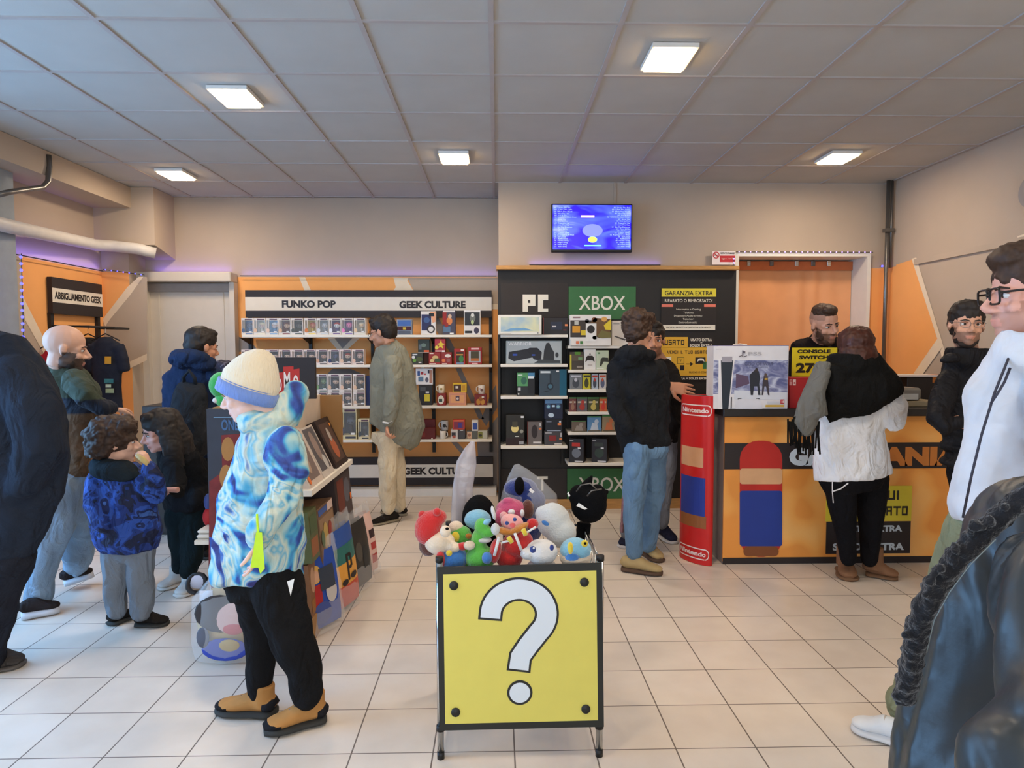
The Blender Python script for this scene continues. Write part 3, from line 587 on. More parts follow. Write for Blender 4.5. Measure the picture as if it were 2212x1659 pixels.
mug('cream mug standing on the red carton, third shelf', 953, 831, 850, 6.49, P(953, 850, 6.47).z, (226, 214, 190), -1, ((0, .5, .4, (170, 150, 90)),))
t_or = pbox('mug_box', 'lilac and orange gift carton under the yellow box, third shelf', 'box', 969, 1007, 848, 6.47, z, .12, (214, 150, 110), [r_(.05, .08, .95, .92, (206, 140, 120)), r_(.1, .2, .9, .8, (222, 160, 110)), r_(.4, .35, .62, .75, (90, 70, 90)), o_(.44, .45, .58, .62, (214, 200, 190))])
pbox('mug_box', 'small yellow and brown gift carton on top of the orange carton, third shelf', 'box', 978, 1008, 828, 6.47, P(988, 848, 6.47).z, .1, (220, 180, 40), [r_(.06, .1, .6, .86, (70, 40, 30)), r_(.2, .45, .4, .7, (220, 214, 200)), r_(.66, .2, .9, .8, (190, 140, 40))])
pbox('mug_box', 'dark red and gold gift carton at the right end of the third shelf', 'box', 1025, 1051, 852, 6.47, z, .12, (120, 30, 28), [o_(.15, .05, .5, .6, (190, 130, 50)), o_(.5, .05, .85, .6, (196, 140, 60)), o_(.35, .4, .7, .8, (150, 90, 40)), r_(.6, .7, .8, .82, (235, 230, 225))])
mug('white mug with face print on the red and gold carton, third shelf', 1040, 832, 852, 6.49, P(1040, 852, 6.47).z, (222, 214, 208), -1, ((.1, .45, .45, (110, 80, 70)), (-.4, .6, .2, (170, 60, 60))))
# fourth shelf right
z = zS[3]
pbox('toy_box', 'wide dark red carton on the fourth shelf behind the coat hem', 'box', 897, 940, 925, 6.47, z, .12, (96, 30, 30), [r_(.1, .2, .5, .6, (120, 40, 36)), r_(.8, .02, .88, .12, (230, 220, 200))])
pbox('toy_box', 'tall dark red carton behind the wide red one on the fourth shelf', 'box', 915, 940, 906, 6.60, z, .08, (110, 34, 34))
pbox('mug_box', 'dark carton under the white mug on the fourth shelf', 'box', 952, 966, 931, 6.56, z, .1, (60, 56, 58))
mug('white mug lying in front on the fourth shelf, plain rim', 956, 931, 951, 6.47, z, (226, 220, 210), 1)
mug('white printed mug in the upper row of the fourth shelf', 960, 909, 931, 6.58, P(960, 931, 6.56).z, (222, 218, 212), -1, ((0, .5, .5, (60, 56, 56)), (.5, .4, .25, (90, 80, 80))))
pbox('mug_box', 'white and black printed carton, lower row of the fourth shelf', 'box', 974, 989, 928, 6.47, z, .1, (214, 208, 204), [r_(.1, .3, .7, .7, (60, 60, 66)), o_(.2, .1, .7, .4, (180, 90, 70))])
pbox('mug_box', 'grey carton beside the white printed one, lower row of the fourth shelf', 'box', 990, 1005, 928, 6.47, z, .1, (70, 70, 76), [r_(.3, .88, .7, .97, (235, 235, 235))])
pbox('mug_box', 'small red and violet carton stacked on the fourth shelf', 'box', 978, 1004, 907, 6.47, P(990, 928, 6.47).z, .1, (196, 70, 50), [r_(.1, .1, .9, .8, (130, 50, 80)), r_(.45, .2, .75, .7, (70, 60, 140)), r_(.1, .84, .9, .95, (226, 130, 90))])
pbox('mug_box', 'beige and grey carton, second from the right on the fourth shelf', 'box', 1008, 1031, 931, 6.47, z, .1, (90, 92, 88), [r_(.05, .05, .5, .9, (206, 170, 140)), o_(.1, .3, .4, .7, (150, 100, 80))])
pbox('mug_box', 'olive and white carton at the right end of the fourth shelf', 'box', 1032, 1053, 931, 6.47, z, .1, (190, 190, 176), [r_(.05, .1, .5, .9, (130, 130, 60)), o_(.1, .3, .45, .6, (60, 60, 50))])
pbox('mug_box', 'small white carton with a blue panel stacked at the right of the fourth shelf', 'box', 1019, 1033, 908, 6.47, P(1025, 931, 6.47).z, .08, (214, 210, 206), [r_(.15, .15, .85, .75, (50, 80, 160))])
# ================================================================ black panel bay with consoles and games
M_green = mat('sign_green', (58, 112, 66), .6, var=.03); M_lw = mat('lettering_cream', (232, 226, 210), .6, var=.02)
t = thing('display_wall', 'tall black display panel with a wooden top edge right of the orange bay', 'display panel', (1.1, 6.1, 0))
b = MB(); b.box((.012, 6.08, .09), (2.184, 6.15, 2.18), M_black); b.box((.012, 5.86, .09), (.03, 6.08, 1.66), M_black); b.build('panel', t)
MB().box((.0, 6.0, 2.18), (2.184, 6.15, 2.215), M_wood, bev=.003).build('top_ledge', t)
MB().box((.012, 6.06, 0), (2.184, 6.15, .09), M_wood).build('skirting', t)
YP = 6.075
q = MB(); g = lambda x0, y0, x1, y1, Y: (P(x0, (y0+y1)/2, Y).x, P(x1, (y0+y1)/2, Y).x, P((x0+x1)/2, y1, Y).z, P((x0+x1)/2, y0, Y).z)
def plate(name, label, x0, y0, x1, y1, Y, m, th=.006, cat='sign'):
    a, c, z0, z1 = g(x0, y0, x1, y1, Y); t = thing(name, label, cat, ((a+c)/2, Y-th/2, z0)); MB().box((a, Y-th, z0), (c, Y, z1), m).build('plate', t); return t, a, c, z0, z1, Y-th-.001
def lettering(t, items, Y, name='lettering'):
    q = MB()
    for wd, x0, y0, x1, y1, m, *bd in items:
        a, c, z0, z1 = g(x0, y0, x1, y1, Y)
        q.text(wd, ((a+c)/2, Y, (z0+z1)/2), c-a, z1-z0, m, bold=bd[0] if bd else .02)
    return q.build(name, t)
t, a, c, z0, z1, Y = plate('green_sign', 'green sign with large cream letters on the black panel, upper one', 1228, 619, 1373, 690, 6.075, M_green); lettering(t, [('XBOX', 1250, 639, 1351, 670, M_lw, .012)], Y)
t, a, c, z0, z1, Y = plate('green_sign', 'green sign near the floor behind the black eared bag', 1225, 1012, 1375, 1080, 6.075, M_green); lettering(t, [('XBOX', 1250, 1031, 1351, 1062, M_lw, .012)], Y)
t, a, c, z0, z1, Y = plate('black_sign', 'black sign with blocky cream letters left of the green sign', 1082, 612, 1227, 690, 6.075, mat('sign_board_dark', (46, 40, 38), .6))
q = MB(); a, c, z0, z1 = g(1129, 636, 1184, 673, Y); GLYPH['p'] = '11111 11111 11011 11111 11000 11000'; GLYPH['c'] = '1111 1111 1100 1100 1100 1111'
pixtext(q, 'pc', ((a+c)/2, Y, (z0+z1)/2), c-a, z1-z0, M_lw); q.build('lettering', t)
t, a, c, z0, z1, Y = plate('black_sign', 'black sign near the floor with a blocky T seen above the clear bag', 1082, 1012, 1224, 1076, 6.075, mat('sign_board_dark', (46, 40, 38), .6))
q = MB(); a, c, z0, z1 = g(1160, 1029, 1183, 1060, Y); pixtext(q, 'T', ((a+c)/2, Y, (z0+z1)/2), c-a, z1-z0, M_lw); q.build('lettering', t)
# warranty notice and second-hand notice
M_yel = mat('sign_yellow', (226, 208, 60), .55, var=.02); M_ora = mat('sign_amber', (222, 172, 52), .55, var=.02); M_salm = W((226, 120, 100))
t, a, c, z0, z1, Y = plate('warranty_notice', 'black warranty notice with a yellow heading and white footer strip', 1428, 622, 1547, 714, 6.075, mat('notice_dark', (40, 34, 34), .6))
q = MB()
for r4, m in (((1429, 623, 1547, 641), M_yel), ((1429, 657, 1454, 663), M_salm), ((1521, 657, 1546, 663), M_salm), ((1428, 702, 1545, 713), M_lw)):
    a, c, z0, z1 = g(*r4, Y); q.face([(a, Y, z0), (c, Y, z0), (c, Y, z1), (a, Y, z1)], m)
q.build('colour_bars', t)
lettering(t, [('GARANZIA EXTRA', 1436, 628, 1540, 638, M_ink, .01), ('RIPARATO O RIMBORSATO!', 1436, 646, 1539, 653, M_lw, .01), ('Informatica e Gaming', 1461, 666, 1514, 671, M_lw, .0), ('Telefonia', 1476, 673, 1498, 677.5, M_lw, .0), ('Dispositivi Audio e video', 1456, 680, 1517, 685, M_lw, .0), ('Televisori', 1475, 687, 1499, 691, M_lw, .0), ('Elettrodomestici', 1466, 694, 1506, 698.5, M_lw, .0), ('ANCHE SUI PRODOTTI ACQUISTATI IN ALTRI NEGOZI', 1439, 705.5, 1535, 709.5, M_ink, .01)], Y-.0012)
t, a, c, z0, z1, Y = plate('trade_in_notice', 'amber and black notice about selling used games above the red column', 1427, 728, 1541, 822, 6.075, mat('notice_dark', (40, 34, 34), .6))
q = MB()
for r4, m in (((1427, 728, 1486, 751), M_ora), ((1427, 750.5, 1541, 812), M_ora), ((1502, 772, 1524, 786), M_ink), ((1469, 789, 1478, 800), M_ink), ((1518, 784, 1541, 797), M_green), ((1435, 771, 1450, 782), M_lw)):
    a, c, z0, z1 = g(*r4, Y); q.face([(a, Y-(.0004 if m != M_ora else 0), z0), (c, Y-(.0004 if m != M_ora else 0), z0), (c, Y-(.0004 if m != M_ora else 0), z1), (a, Y-(.0004 if m != M_ora else 0), z1)], m)
def pp(x, y, Y=Y): v_ = P(x, y, Y); return v_
for pts in ([(1482, 785.5), (1491, 785.5), (1491, 782), (1498, 786.3), (1491, 791), (1491, 787), (1482, 787)], [(1518, 785), (1530, 779), (1541, 784), (1541, 786)]): q.face([pp(x, y, Y-.0008) for x, y in pts][::-1], M_ink if pts[0][0] < 1500 else M_green)
for x0, y0, x1, y1 in ((1463, 772, 1478, 786),):
    for r4 in ((x0, y0, x1, y0+1), (x0, y1-1, x1, y1), (x0, y0, x0+1, y1), (x1-1, y0, x1, y1), (x0+4, y0+5, x0+11, y0+6), (x0+7, y0+5, x0+8, y0+9)):
        a, c, z0, z1 = g(*r4, Y-.0008); q.face([(a, Y-.0008, z0), (c, Y-.0008, z0), (c, Y-.0008, z1), (a, Y-.0008, z1)], W((110, 100, 40)))
q.face([pp(x, y, Y-.001) for x, y in ((1506, 782), (1508, 775), (1512, 774), (1516, 774), (1520, 775), (1522, 782), (1518, 779), (1510, 779))][::-1], M_lw)
for k in range(24):
    a_ = 2*math.pi*k/24; a2 = 2*math.pi*(k+1)/24
    q.face([pp(1459+7*math.cos(a_), 801+7*math.sin(a_), Y-.0006), pp(1459+7*math.cos(a2), 801+7*math.sin(a2), Y-.0006), pp(1459+5.4*math.cos(a2), 801+5.4*math.sin(a2), Y-.0006), pp(1459+5.4*math.cos(a_), 801+5.4*math.sin(a_), Y-.0006)], M_ink)
q.build('print', t)
q = MB()
for wd, r4 in (('USATO', (1436, 734, 1478, 745)), ('VENDI IL TUO USATO', (1442, 757, 1529, 764))):
    a, c, z0, z1 = g(*r4, Y-.0012); pixtext(q, wd, ((a+c)/2, Y-.0012, (z0+z1)/2), c-a, z1-z0, M_ink)
q.build('headline', t)
lettering(t, [('USATO EXTRA', 1492, 731, 1538, 737, M_lw, .03), ('=', 1513, 739, 1517, 741, M_lw, .02), ('SOLDI EXTRA', 1490, 743, 1539, 749, M_lw, .03), ('BUONO O CONTANTI', 1489, 802, 1540, 806, M_ink, .01), ('USATO EXTRA = SOLDI EXTRA', 1432, 815, 1533, 820, M_lw, .03)], Y-.0012)
# shelves
YF = 5.80
def bay(label, x0, x1, ys, zlist, up):
    t = thing('shelf_unit', label, 'shelving', ((x0+x1)/2, 6.0, 0))
    for z in zlist: MB().box((x0, YF, z-.025), (x1, 6.075, z), M_shelf, bev=.002).build('shelf', t)
    f = MB(); f.box((x0+.01, 6.05, .42), (x0+.03, 6.078, 1.62), M_black); f.box((x1-.03, 6.05, .42), (x1-.01, 6.078, 1.62), M_black); f.build('upright', t); return t
zP = [1.596, 1.340, 1.062, .625]; zX = [1.500, 1.290, 1.118, .922, .744, .470]
bay('white shelves of the computer section on the black panel', .034, .618, None, zP, None)
bay('white shelves of the console section under the green sign', .624, 1.225, None, zX, None)
r_ = lambda u0, v0, u1, v1, c: ('r', u0, v0, u1, v1, W(c))
o_ = lambda u0, v0, u1, v1, c: ('o', u0, v0, u1, v1, W(c))
YI = 5.82
M_kb = mat('keyboard_print', (226, 222, 170), .35, var=.1, scale=7, c2=(150, 180, 200))
pbox('keyboard_box', 'wide white carton with pale yellow picture, top of the computer section', 'box', 1076, 1170, 680, 5.76, zP[0], .12, (232, 228, 216), [('r', .06, .14, .94, .88, M_kb), ('p', [(.12, .18), (.3, .32), (.6, .34), (.82, .2)], W((110, 160, 200))), r_(.02, .03, .3, .06, (200, 190, 170)), o_(.9, .05, .93, .1, (90, 90, 90))])
pbox('headset_box', 'black and dark red carton beside the white keyboard carton', 'box', 1173, 1228, 686, 5.84, zP[0], .15, (30, 24, 28), [r_(.3, .3, .75, .75, (36, 44, 66)), r_(.36, .44, .52, .52, (200, 200, 205)), r_(.86, .5, .96, .62, (224, 130, 80)), r_(.8, .24, .92, .3, (120, 40, 36)), r_(0, .0, .03, 1, (120, 40, 40))])
pbox('keyboard_box', 'wide grey carton lettered with a warrior keyboard bundle', 'box', 1093, 1214, 736, YI, zP[1], .12, (150, 160, 162), [r_(.02, .04, .98, .96, (172, 180, 182)), ('p', [(.04, .25), (.05, .52), (.4, .66), (.52, .66), (.5, .3), (.14, .12)], W((34, 36, 44))), ('p', [(.36, .6), (.42, .7), (.56, .7), (.64, .5), (.62, .14), (.5, .2)], W((30, 32, 40))), ('p', [(.66, .1), (.68, .6), (.72, .9), (.77, .92), (.82, .66), (.86, .5), (.86, .1)], W((44, 48, 52))), r_(.12, .36, .2, .44, (50, 80, 170)), r_(.46, .36, .52, .42, (50, 80, 170)), o_(.88, .28, .94, .5, (50, 54, 58)), ('t', .04, .80, .46, .94, W((228, 230, 230)), 'WARRIOR'), ('p', [(.5, .04), (.6, .2), (.97, .16), (.97, .04)], W((60, 66, 70)))])
pbox('headset_box', 'green and blue carton with a hanging tab, third shelf of the computer section', 'box', 1117, 1155, 805, YI, zP[2], .13, (36, 40, 42), [r_(0, .42, .62, 1, (84, 150, 96)), r_(.62, .42, 1, 1, (70, 130, 170)), r_(.6, .1, 1, .8, (26, 28, 32)), r_(.62, .75, .95, .85, (220, 230, 235)), o_(.22, .5, .55, .82, (50, 100, 80)), r_(.04, .22, .2, .36, (190, 190, 190)), r_(.05, .05, .12, .12, (230, 230, 230)), r_(.04, .88, .3, .92, (225, 235, 225))])
pbox('headset_box', 'teal and grey carton with a headset picture, third shelf of the computer section', 'box', 1165, 1224, 798, YI, zP[2], .14, (56, 72, 84), [r_(.74, 0, 1, 1, (16, 88, 112)), o_(.28, .22, .52, .5, (28, 40, 52)), o_(.32, .28, .48, .44, (70, 110, 130)), r_(.38, .48, .44, .82, (30, 42, 54)), ('p', [(.06, .12), (.3, .2), (.46, .2), (.3, .16)], W((28, 36, 46))), r_(.04, .86, .4, .94, (210, 220, 222)), r_(.62, .9, .72, .96, (235, 235, 235))])
pbox('mouse_box', 'tall black carton with a glowing yellow mouse, bottom computer shelf', 'box', 1093, 1133, 896, 5.83, zP[3], .1, (40, 38, 32), [o_(.28, .42, .68, .68, (228, 206, 130)), r_(.34, .6, .62, .78, (70, 66, 50)), r_(.0, .0, 1, .24, (40, 20, 22)), r_(.7, .04, .95, .14, (150, 150, 152)), r_(.5, .28, .7, .31, (200, 200, 190)), r_(.8, .9, .96, .96, (225, 225, 225)), o_(.74, .4, .94, .52, (150, 150, 140))])
pbox('mouse_box', 'grey carton with a dark mouse picture, bottom computer shelf', 'box', 1139, 1171, 911, 5.86, zP[3], .08, (106, 98, 96), [o_(.28, .28, .7, .86, (46, 38, 40)), r_(.4, .06, .95, .14, (206, 200, 196)), r_(.78, .66, .95, .74, (222, 120, 60)), r_(.0, 0, .04, 1, (110, 36, 32)), r_(.82, .8, .92, .95, (190, 190, 190))])
t = pbox('headset_box', 'dark grey carton with red picture at the bottom of a stack, computer section', 'box', 1176, 1215, 932, 5.83, zP[3], .1, (66, 64, 68), [r_(.24, .3, .66, .72, (130, 40, 40)), r_(.56, .05, .96, .13, (210, 205, 200)), r_(.82, .4, .97, .52, (226, 130, 70)), r_(.88, .6, .96, .9, (180, 180, 184)), r_(.05, .86, .4, .93, (180, 180, 184))])
zq = P(1195, 932, 5.83).z
t = pbox('controller_box', 'black carton with a silver tray, middle of a stack, computer section', 'box', 1178, 1215, 905, 5.83, zq, .1, (26, 30, 40), [r_(.1, .02, .9, .1, (140, 150, 165)), r_(.72, .5, .92, .66, (226, 130, 70)), o_(.8, .68, .92, .86, (200, 200, 205)), r_(.06, .74, .36, .82, (120, 126, 140))])
t = pbox('controller_blister', 'blue and black gamepad blister, topmost of its stack, computer section', 'box', 1176, 1216, 862, 5.83, P(1195, 905, 5.83).z, .07, (28, 36, 60), [r_(.05, .78, .95, .97, (90, 130, 170)), o_(.08, .5, .36, .76, (60, 90, 130)), o_(.14, .55, .3, .7, (140, 190, 200)), o_(.6, .5, .88, .76, (60, 90, 130)), o_(.66, .55, .82, .7, (140, 190, 200)), o_(.2, .08, .52, .3, (190, 210, 226)), r_(.4, .6, .56, .7, (200, 220, 235))])
# console section
pbox('console_box', 'white and yellow game console bundle carton on the top console shelf', 'box', 1232, 1320, 680, 5.77, zX[0], .12, (230, 226, 220), [r_(0, .27, 1, .82, (60, 54, 52)), ('p', [(.4, .62), (.6, .9), (.98, .86), (.98, .3), (.7, .24)], W((110, 80, 48))), ('p', [(.82, .66), (1, .86), (1, .5), (.86, .52)], W((226, 200, 50))), r_(.05, .42, .24, .64, (214, 150, 40)), r_(.1, .68, .2, .8, (190, 190, 180)), r_(.26, .34, .42, .5, (216, 190, 50)), r_(.38, .14, .64, .72, (230, 228, 224)), o_(.41, .4, .6, .66, (36, 34, 36)), ('p', [(.66, .3), (.76, .5), (1, .42), (1, .26), (.78, .24)], W((116, 108, 60))), o_(.36, .74, .46, .86, (80, 80, 84)), o_(.52, .76, .66, .92, (120, 70, 40)), o_(.76, .78, .9, .94, (226, 170, 90)), r_(.14, .05, .22, .15, (220, 120, 80)), r_(.24, .05, .31, .15, (70, 130, 70)), r_(.06, .89, .24, .94, (150, 120, 120)), o_(.54, .2, .66, .32, (150, 150, 150)), r_(0, 0, .02, .2, (200, 214, 220))])
pbox('headset_box', 'white carton with a grey headset picture, mostly behind the curly haired man', 'box', 1322, 1376, 693, 5.86, zX[0], .12, (226, 222, 218), [o_(.45, .35, .9, .75, (96, 94, 92)), ('p', [(.1, .36), (.12, .4), (.55, .26), (.52, .2)], W((80, 78, 78))), r_(.05, .86, .3, .92, (170, 170, 170))])
pbox('headset_box', 'brown and green accessory carton, left on the second console shelf', 'box', 1231, 1261, 760, YI, zX[1], .1, (70, 62, 54), [r_(0, 0, .12, .85, (200, 190, 60)), r_(.15, .5, 1, .85, (96, 84, 66)), r_(.35, .84, .75, 1, (90, 140, 50)), r_(.5, .1, .9, .22, (150, 140, 130)), r_(.6, .55, .9, .7, (120, 160, 110))])
pbox('controller_box', 'white carton with a black gamepad picture on the second console shelf', 'box', 1262, 1287, 754, YI, zX[1], .08, (230, 226, 218), [('p', [(.1, .36), (.16, .6), (.3, .68), (.7, .68), (.84, .6), (.9, .36), (.7, .46), (.3, .46)], W((44, 36, 34))), r_(.3, .2, .7, .25, (190, 180, 170)), ('p', [(.42, .72), (.5, .86), (.58, .72)], W((120, 116, 112)))])
pbox('controller_box', 'pale green carton with a dark gamepad picture on the second console shelf', 'box', 1288, 1315, 757, YI, zX[1], .08, (196, 206, 176), [('p', [(.28, .2), (.36, .56), (.5, .64), (.95, .62), (1, .4), (.6, .42), (.4, .18)], W((60, 62, 54))), r_(.04, .04, .6, .1, (226, 226, 214)), r_(.1, .82, .3, .9, (90, 130, 80))])
def gamecase(lbl, x0, x1, yt, z, c, ds, Y=YI): return pbox('game_case', lbl, 'game case', x0, x1, yt, Y, z, .014, c, ds)
G1 = [(1231, 1258, (120, 124, 128), (70, 76, 84), (200, 200, 206), 'grey'), (1259, 1276, (200, 190, 50), (70, 70, 40), (60, 60, 50), 'yellow'), (1278, 1292, (176, 186, 196), (70, 76, 90), (190, 60, 50), 'pale blue'), (1294, 1310, (196, 192, 190), (90, 96, 120), (200, 90, 60), 'white')]
for i, (x0, x1, c, c2, c3, nm) in enumerate(G1): gamecase('%s game case, %s from the left on the third console shelf' % (nm, ORDN[i]), x0, x1, 808, zX[2], c, [o_(.2, .1, .75, .7, c2), r_(.1, .8, .9, .92, c3), o_(.35, .5, .6, .75, c3)])
G2 = [(1229, 1245, (110, 60, 60), (150, 110, 90), 'dark red'), (1246, 1269, (96, 92, 96), (170, 60, 50), 'grey and red'), (1270, 1294, (74, 76, 50), (190, 170, 90), 'olive'), (1295, 1311, (190, 100, 56), (200, 60, 50), 'orange')]
for i, (x0, x1, c, c2, nm) in enumerate(G2): gamecase('%s game case, %s from the left on the fourth console shelf' % (nm, ORDN[i]), x0, x1, 858, zX[3], c, [r_(0, .9, 1, 1, (60, 110, 60)), o_(.25, .1, .75, .55, c2), r_(.1, .6, .9, .72, (190, 180, 160)), o_(.4, .5, .7, .8, c2)])
G3 = [(1235, 1266, 909, (110, 96, 84), (150, 140, 130), 'brown'), (1269, 1299, 899, (96, 140, 180), (190, 200, 210), 'sky blue'), (1301, 1330, 897, (150, 130, 100), (190, 110, 70), 'sand')]
for i, (x0, x1, yt, c, c2, nm) in enumerate(G3): gamecase('%s game case, %s from the left on the fifth console shelf' % (nm, ORDN[i]), x0, x1, yt, zX[4], c, [r_(0, .92, 1, 1, (60, 120, 60)), ('p', [(.2, .1), (.35, .6), (.7, .5), (.8, .1)], W(c2)), o_(.5, .5, .8, .8, c2), r_(.05, .02, .95, .1, (90, 80, 60))])
for lbl, x0, x1, yt, zb in (('black headset carton with a red and grey picture on the lowest console shelf', 1234, 1266, 948, zX[5]), ('black headset carton with a green tinted picture on the lowest console shelf', 1283, 1316, 948, zX[5])):
    red = 'red' in lbl
    t = pbox('headset_box', lbl, 'box', x0, x1, yt, 5.83, zb, .13, (40, 40, 46), [o_(.2, .2, .8, .6, (110, 116, 126) if red else (50, 66, 56)), r_(.2, .68, .75, .84, (190, 50, 40) if red else (60, 66, 60)), r_(.6, .58, .8, .64, (235, 235, 235)), r_(.4, .03, .95, .08, (200, 200, 200)), r_(.05, .9, .3, .94, (170, 170, 170))], side=W((34, 26, 24)), ang=-.32)
# television high on the wall
t = thing('television', 'flat television showing a blue song list high on the wall', 'television', (.85, 6.05, 2.33))
b = MB(); a, c, z0, z1 = g(1191, 440, 1366, 545, 6.0); b.box((a, 6.0, z0), (c, 6.045, z1), M_dark, bev=.006); b.build('casing', t); MB().box((.7, 6.045, 2.42), (1.0, 6.15, 2.66), M_grey).build('wall_bracket', t)
M_scr = mat('screen_picture', (40, 20, 255), .3, emit=1.5, kind='lin', scale=3.2, detail=2, dist=.6, ramp=[(.44, (34, 8, 250)), (.60, (70, 90, 250)), (.74, (150, 160, 250))], aniso=(1, 1, 2.4))
b = MB(); a, c, z0, z1 = g(1194, 443, 1363, 539, 5.998); b.face([(a, 5.998, z0), (c, 5.998, z0), (c, 5.998, z1), (a, 5.998, z1)], M_scr); b.build('screen', t)
E_ = lambda n, c, e: mat(n, c, .5, emit=e, var=0)
q = MB(); mt = E_('screen_text', (170, 200, 255), 1.2); ws = ['01  Under The Sea', '02  I See The Light', '03  Whole New World', '04  How Far I Go', '05  Let It Go', '06  Love Is An Open Door', '07  Shine On', '08  One By One', '09  Friend In Me', '10  Into The Sky', '11  Go The Distance', '12  Part Of It', '13  All Along', '14  Colors Of It', '15  A Dream Is A Wish', '16  So Close', '17  Reflection', '18  Forest Song', '19  Night Song', '20  Moon Song', '21  Rain Song']
for i, wd in enumerate(ws):
    y = 447+i*4.2; W0 = len(wd)*2.0
    for side_ in (0, 1):
        x0 = 1198 if side_ == 0 else 1360-W0; a, c, z0, z1 = g(x0, y, x0+W0, y+3, 5.9965); q.text(wd, ((a+c)/2, 5.9965, (z0+z1)/2), c-a, z1-z0, mt, bold=.0)
q.build('song_list', t)
q = MB(); 
for kind, x0, y0, x1, y1, m in (('r', 1255, 465, 1284, 470, E_('screen_pink', (255, 190, 235), 1.6)), ('o', 1258, 484, 1302, 512, E_('screen_haze', (120, 130, 255), 1.2)), ('o', 1270, 511, 1290, 524, E_('screen_lime', (190, 240, 90), 1.3)), ('r', 1262, 529, 1299, 532, E_('screen_cyan', (120, 200, 255), 1.2))):
    a, c, z0, z1 = g(x0, y0, x1, y1, 5.997)
    q.disc(((a+c)/2, 5.9972, (z0+z1)/2), (c-a)/2, UX, UZ, m, 20, (z1-z0)/2) if kind == 'o' else q.face([(a, 5.9972, z0), (c, 5.9972, z0), (c, 5.9972, z1), (a, 5.9972, z1)], m)
q.build('screen_shapes', t)
b = MB(); b.box((1.07, 6.14, 2.7), (1.09, 6.15, CEIL), M_wall); tag(b.build('cable_duct'), 'narrow beige cable duct rising from the television to the ceiling', 'cable duct')
# red and white no-smoking notice
t, a, c, z0, z1, Y = plate('smoking_notice', 'small white and red no smoking notice above the wooden ledge', 1538, 543, 1588, 572, 6.10, W((235, 225, 225)))
q = MB(); a, c, z0, z1 = g(1555, 552, 1588, 566, Y); q.face([(a, Y, z0), (c, Y, z0), (c, Y, z1), (a, Y, z1)], W((190, 40, 50)))
cc = P(1547, 551, Y); 
for k in range(24):
    a_ = 2*math.pi*k/24; a2 = 2*math.pi*(k+1)/24; R1, R2 = .031, .023
    q.face([cc+V((R1*math.cos(a_), 0, R1*math.sin(a_))), cc+V((R1*math.cos(a2), 0, R1*math.sin(a2))), cc+V((R2*math.cos(a2), 0, R2*math.sin(a2))), cc+V((R2*math.cos(a_), 0, R2*math.sin(a_)))], W((190, 40, 50)))
q.face([cc+V((-.024, -.0005, .018)), cc+V((-.018, -.0005, .024)), cc+V((.024, -.0005, -.018)), cc+V((.018, -.0005, -.024))], W((190, 40, 50)))
q.box((cc.x-.018, Y-.0003, cc.z-.004), (cc.x+.016, Y, cc.z+.003), M_ink); q.build('print', t)
lettering(t, [('VIETATO FUMARE', 1556, 545, 1587, 549, M_ink, .02), ('legge n. 3 art. 51', 1559, 557, 1584, 561, M_lw, 0)], Y-.001)
# ================================================================ sales counter and what stands on it
M_cf = mat('counter_orange', (226, 150, 66), .5, kind='lin', scale=3.5, detail=1, ramp=[(.42, (240, 158, 72)), (.5, (250, 176, 88)), (.62, (252, 190, 108))])
M_ct = mat('counter_top_black', (40, 38, 38), .4, var=.05)
XC0, XC1, YC = 1.545, 3.36, 4.47
t = thing('sales_counter', 'long orange counter with black top and black name band at the right', 'counter', (2.4, 4.8, 0))
b = MB(); b.box((XC0, YC, .02), (XC1, YC+.012, 1.02), M_cf); b.box((XC0, YC-.002, .0), (XC1, YC, .045), M_signb); b.box((XC0+.30, YC-.001, .002), (XC1, YC+.004, .016), M_white); b.build('front_panel', t)
b = MB(); b.box((XC0, YC+.012, 0), (XC0+.02, 5.05, 1.02), mat('counter_side_grey', (150, 150, 152), .5)); b.build('side_panel', t)
MB().box((XC0-.03, YC-.06, 1.02), (XC1+.05, 5.12, 1.072), M_ct, bev=.006).build('worktop', t)
MB().box((XC0, YC-.003, .657), (XC1, YC, .835), M_signb).build('name_band', t)
g4 = lambda x0, y0, x1, y1, Y=YC-.006: (P(x0, (y0+y1)/2, Y).x, P(x1, (y0+y1)/2, Y).x, P((x0+x1)/2, y1, Y).z, P((x0+x1)/2, y0, Y).z)
q = MB(); M_pale = W((206, 224, 238)); M_lo = W((206, 128, 58))
for wd, r4, m, bd in (('GAME', (1705, 967, 1850, 1006), M_pale, .075), ('MANIA', (1856, 965, 2078, 1006), M_lo, .065)):
    a, c, z0, z1 = g4(*r4); q.text(wd, ((a+c)/2, YC-.005, (z0+z1)/2), c-a, z1-z0, m, bold=bd)
q.build('lettering', t)
q = MB(); a, c, z0, z1 = g4(1785, 1050, 1970, 1126); q.box((a, YC-.003, z0), (c, YC, z1), M_yel); a, c, z0, z1 = g4(1785, 1127, 1967, 1196); q.box((a, YC-.003, z0), (c, YC, z1), M_signb); q.build('notice', t)
q = MB()
for wd, r4 in (('VENDI QUI', (1800, 1060, 1942, 1080)), ('IL TUO USATO', (1797, 1094, 1961, 1114))):
    a, c, z0, z1 = g4(*r4); pixtext(q, wd, ((a+c)/2, YC-.005, (z0+z1)/2), c-a, z1-z0, M_ink)
for wd, r4 in (('USATO EXTRA', (1812, 1135, 1949, 1149)), ('SOLDI EXTRA', (1799, 1173, 1953, 1189))):
    a, c, z0, z1 = g4(*r4); q.text(wd, ((a+c)/2, YC-.005, (z0+z1)/2), c-a, z1-z0, W((200, 212, 220)), bold=.05)
q.build('notice_lettering', t)
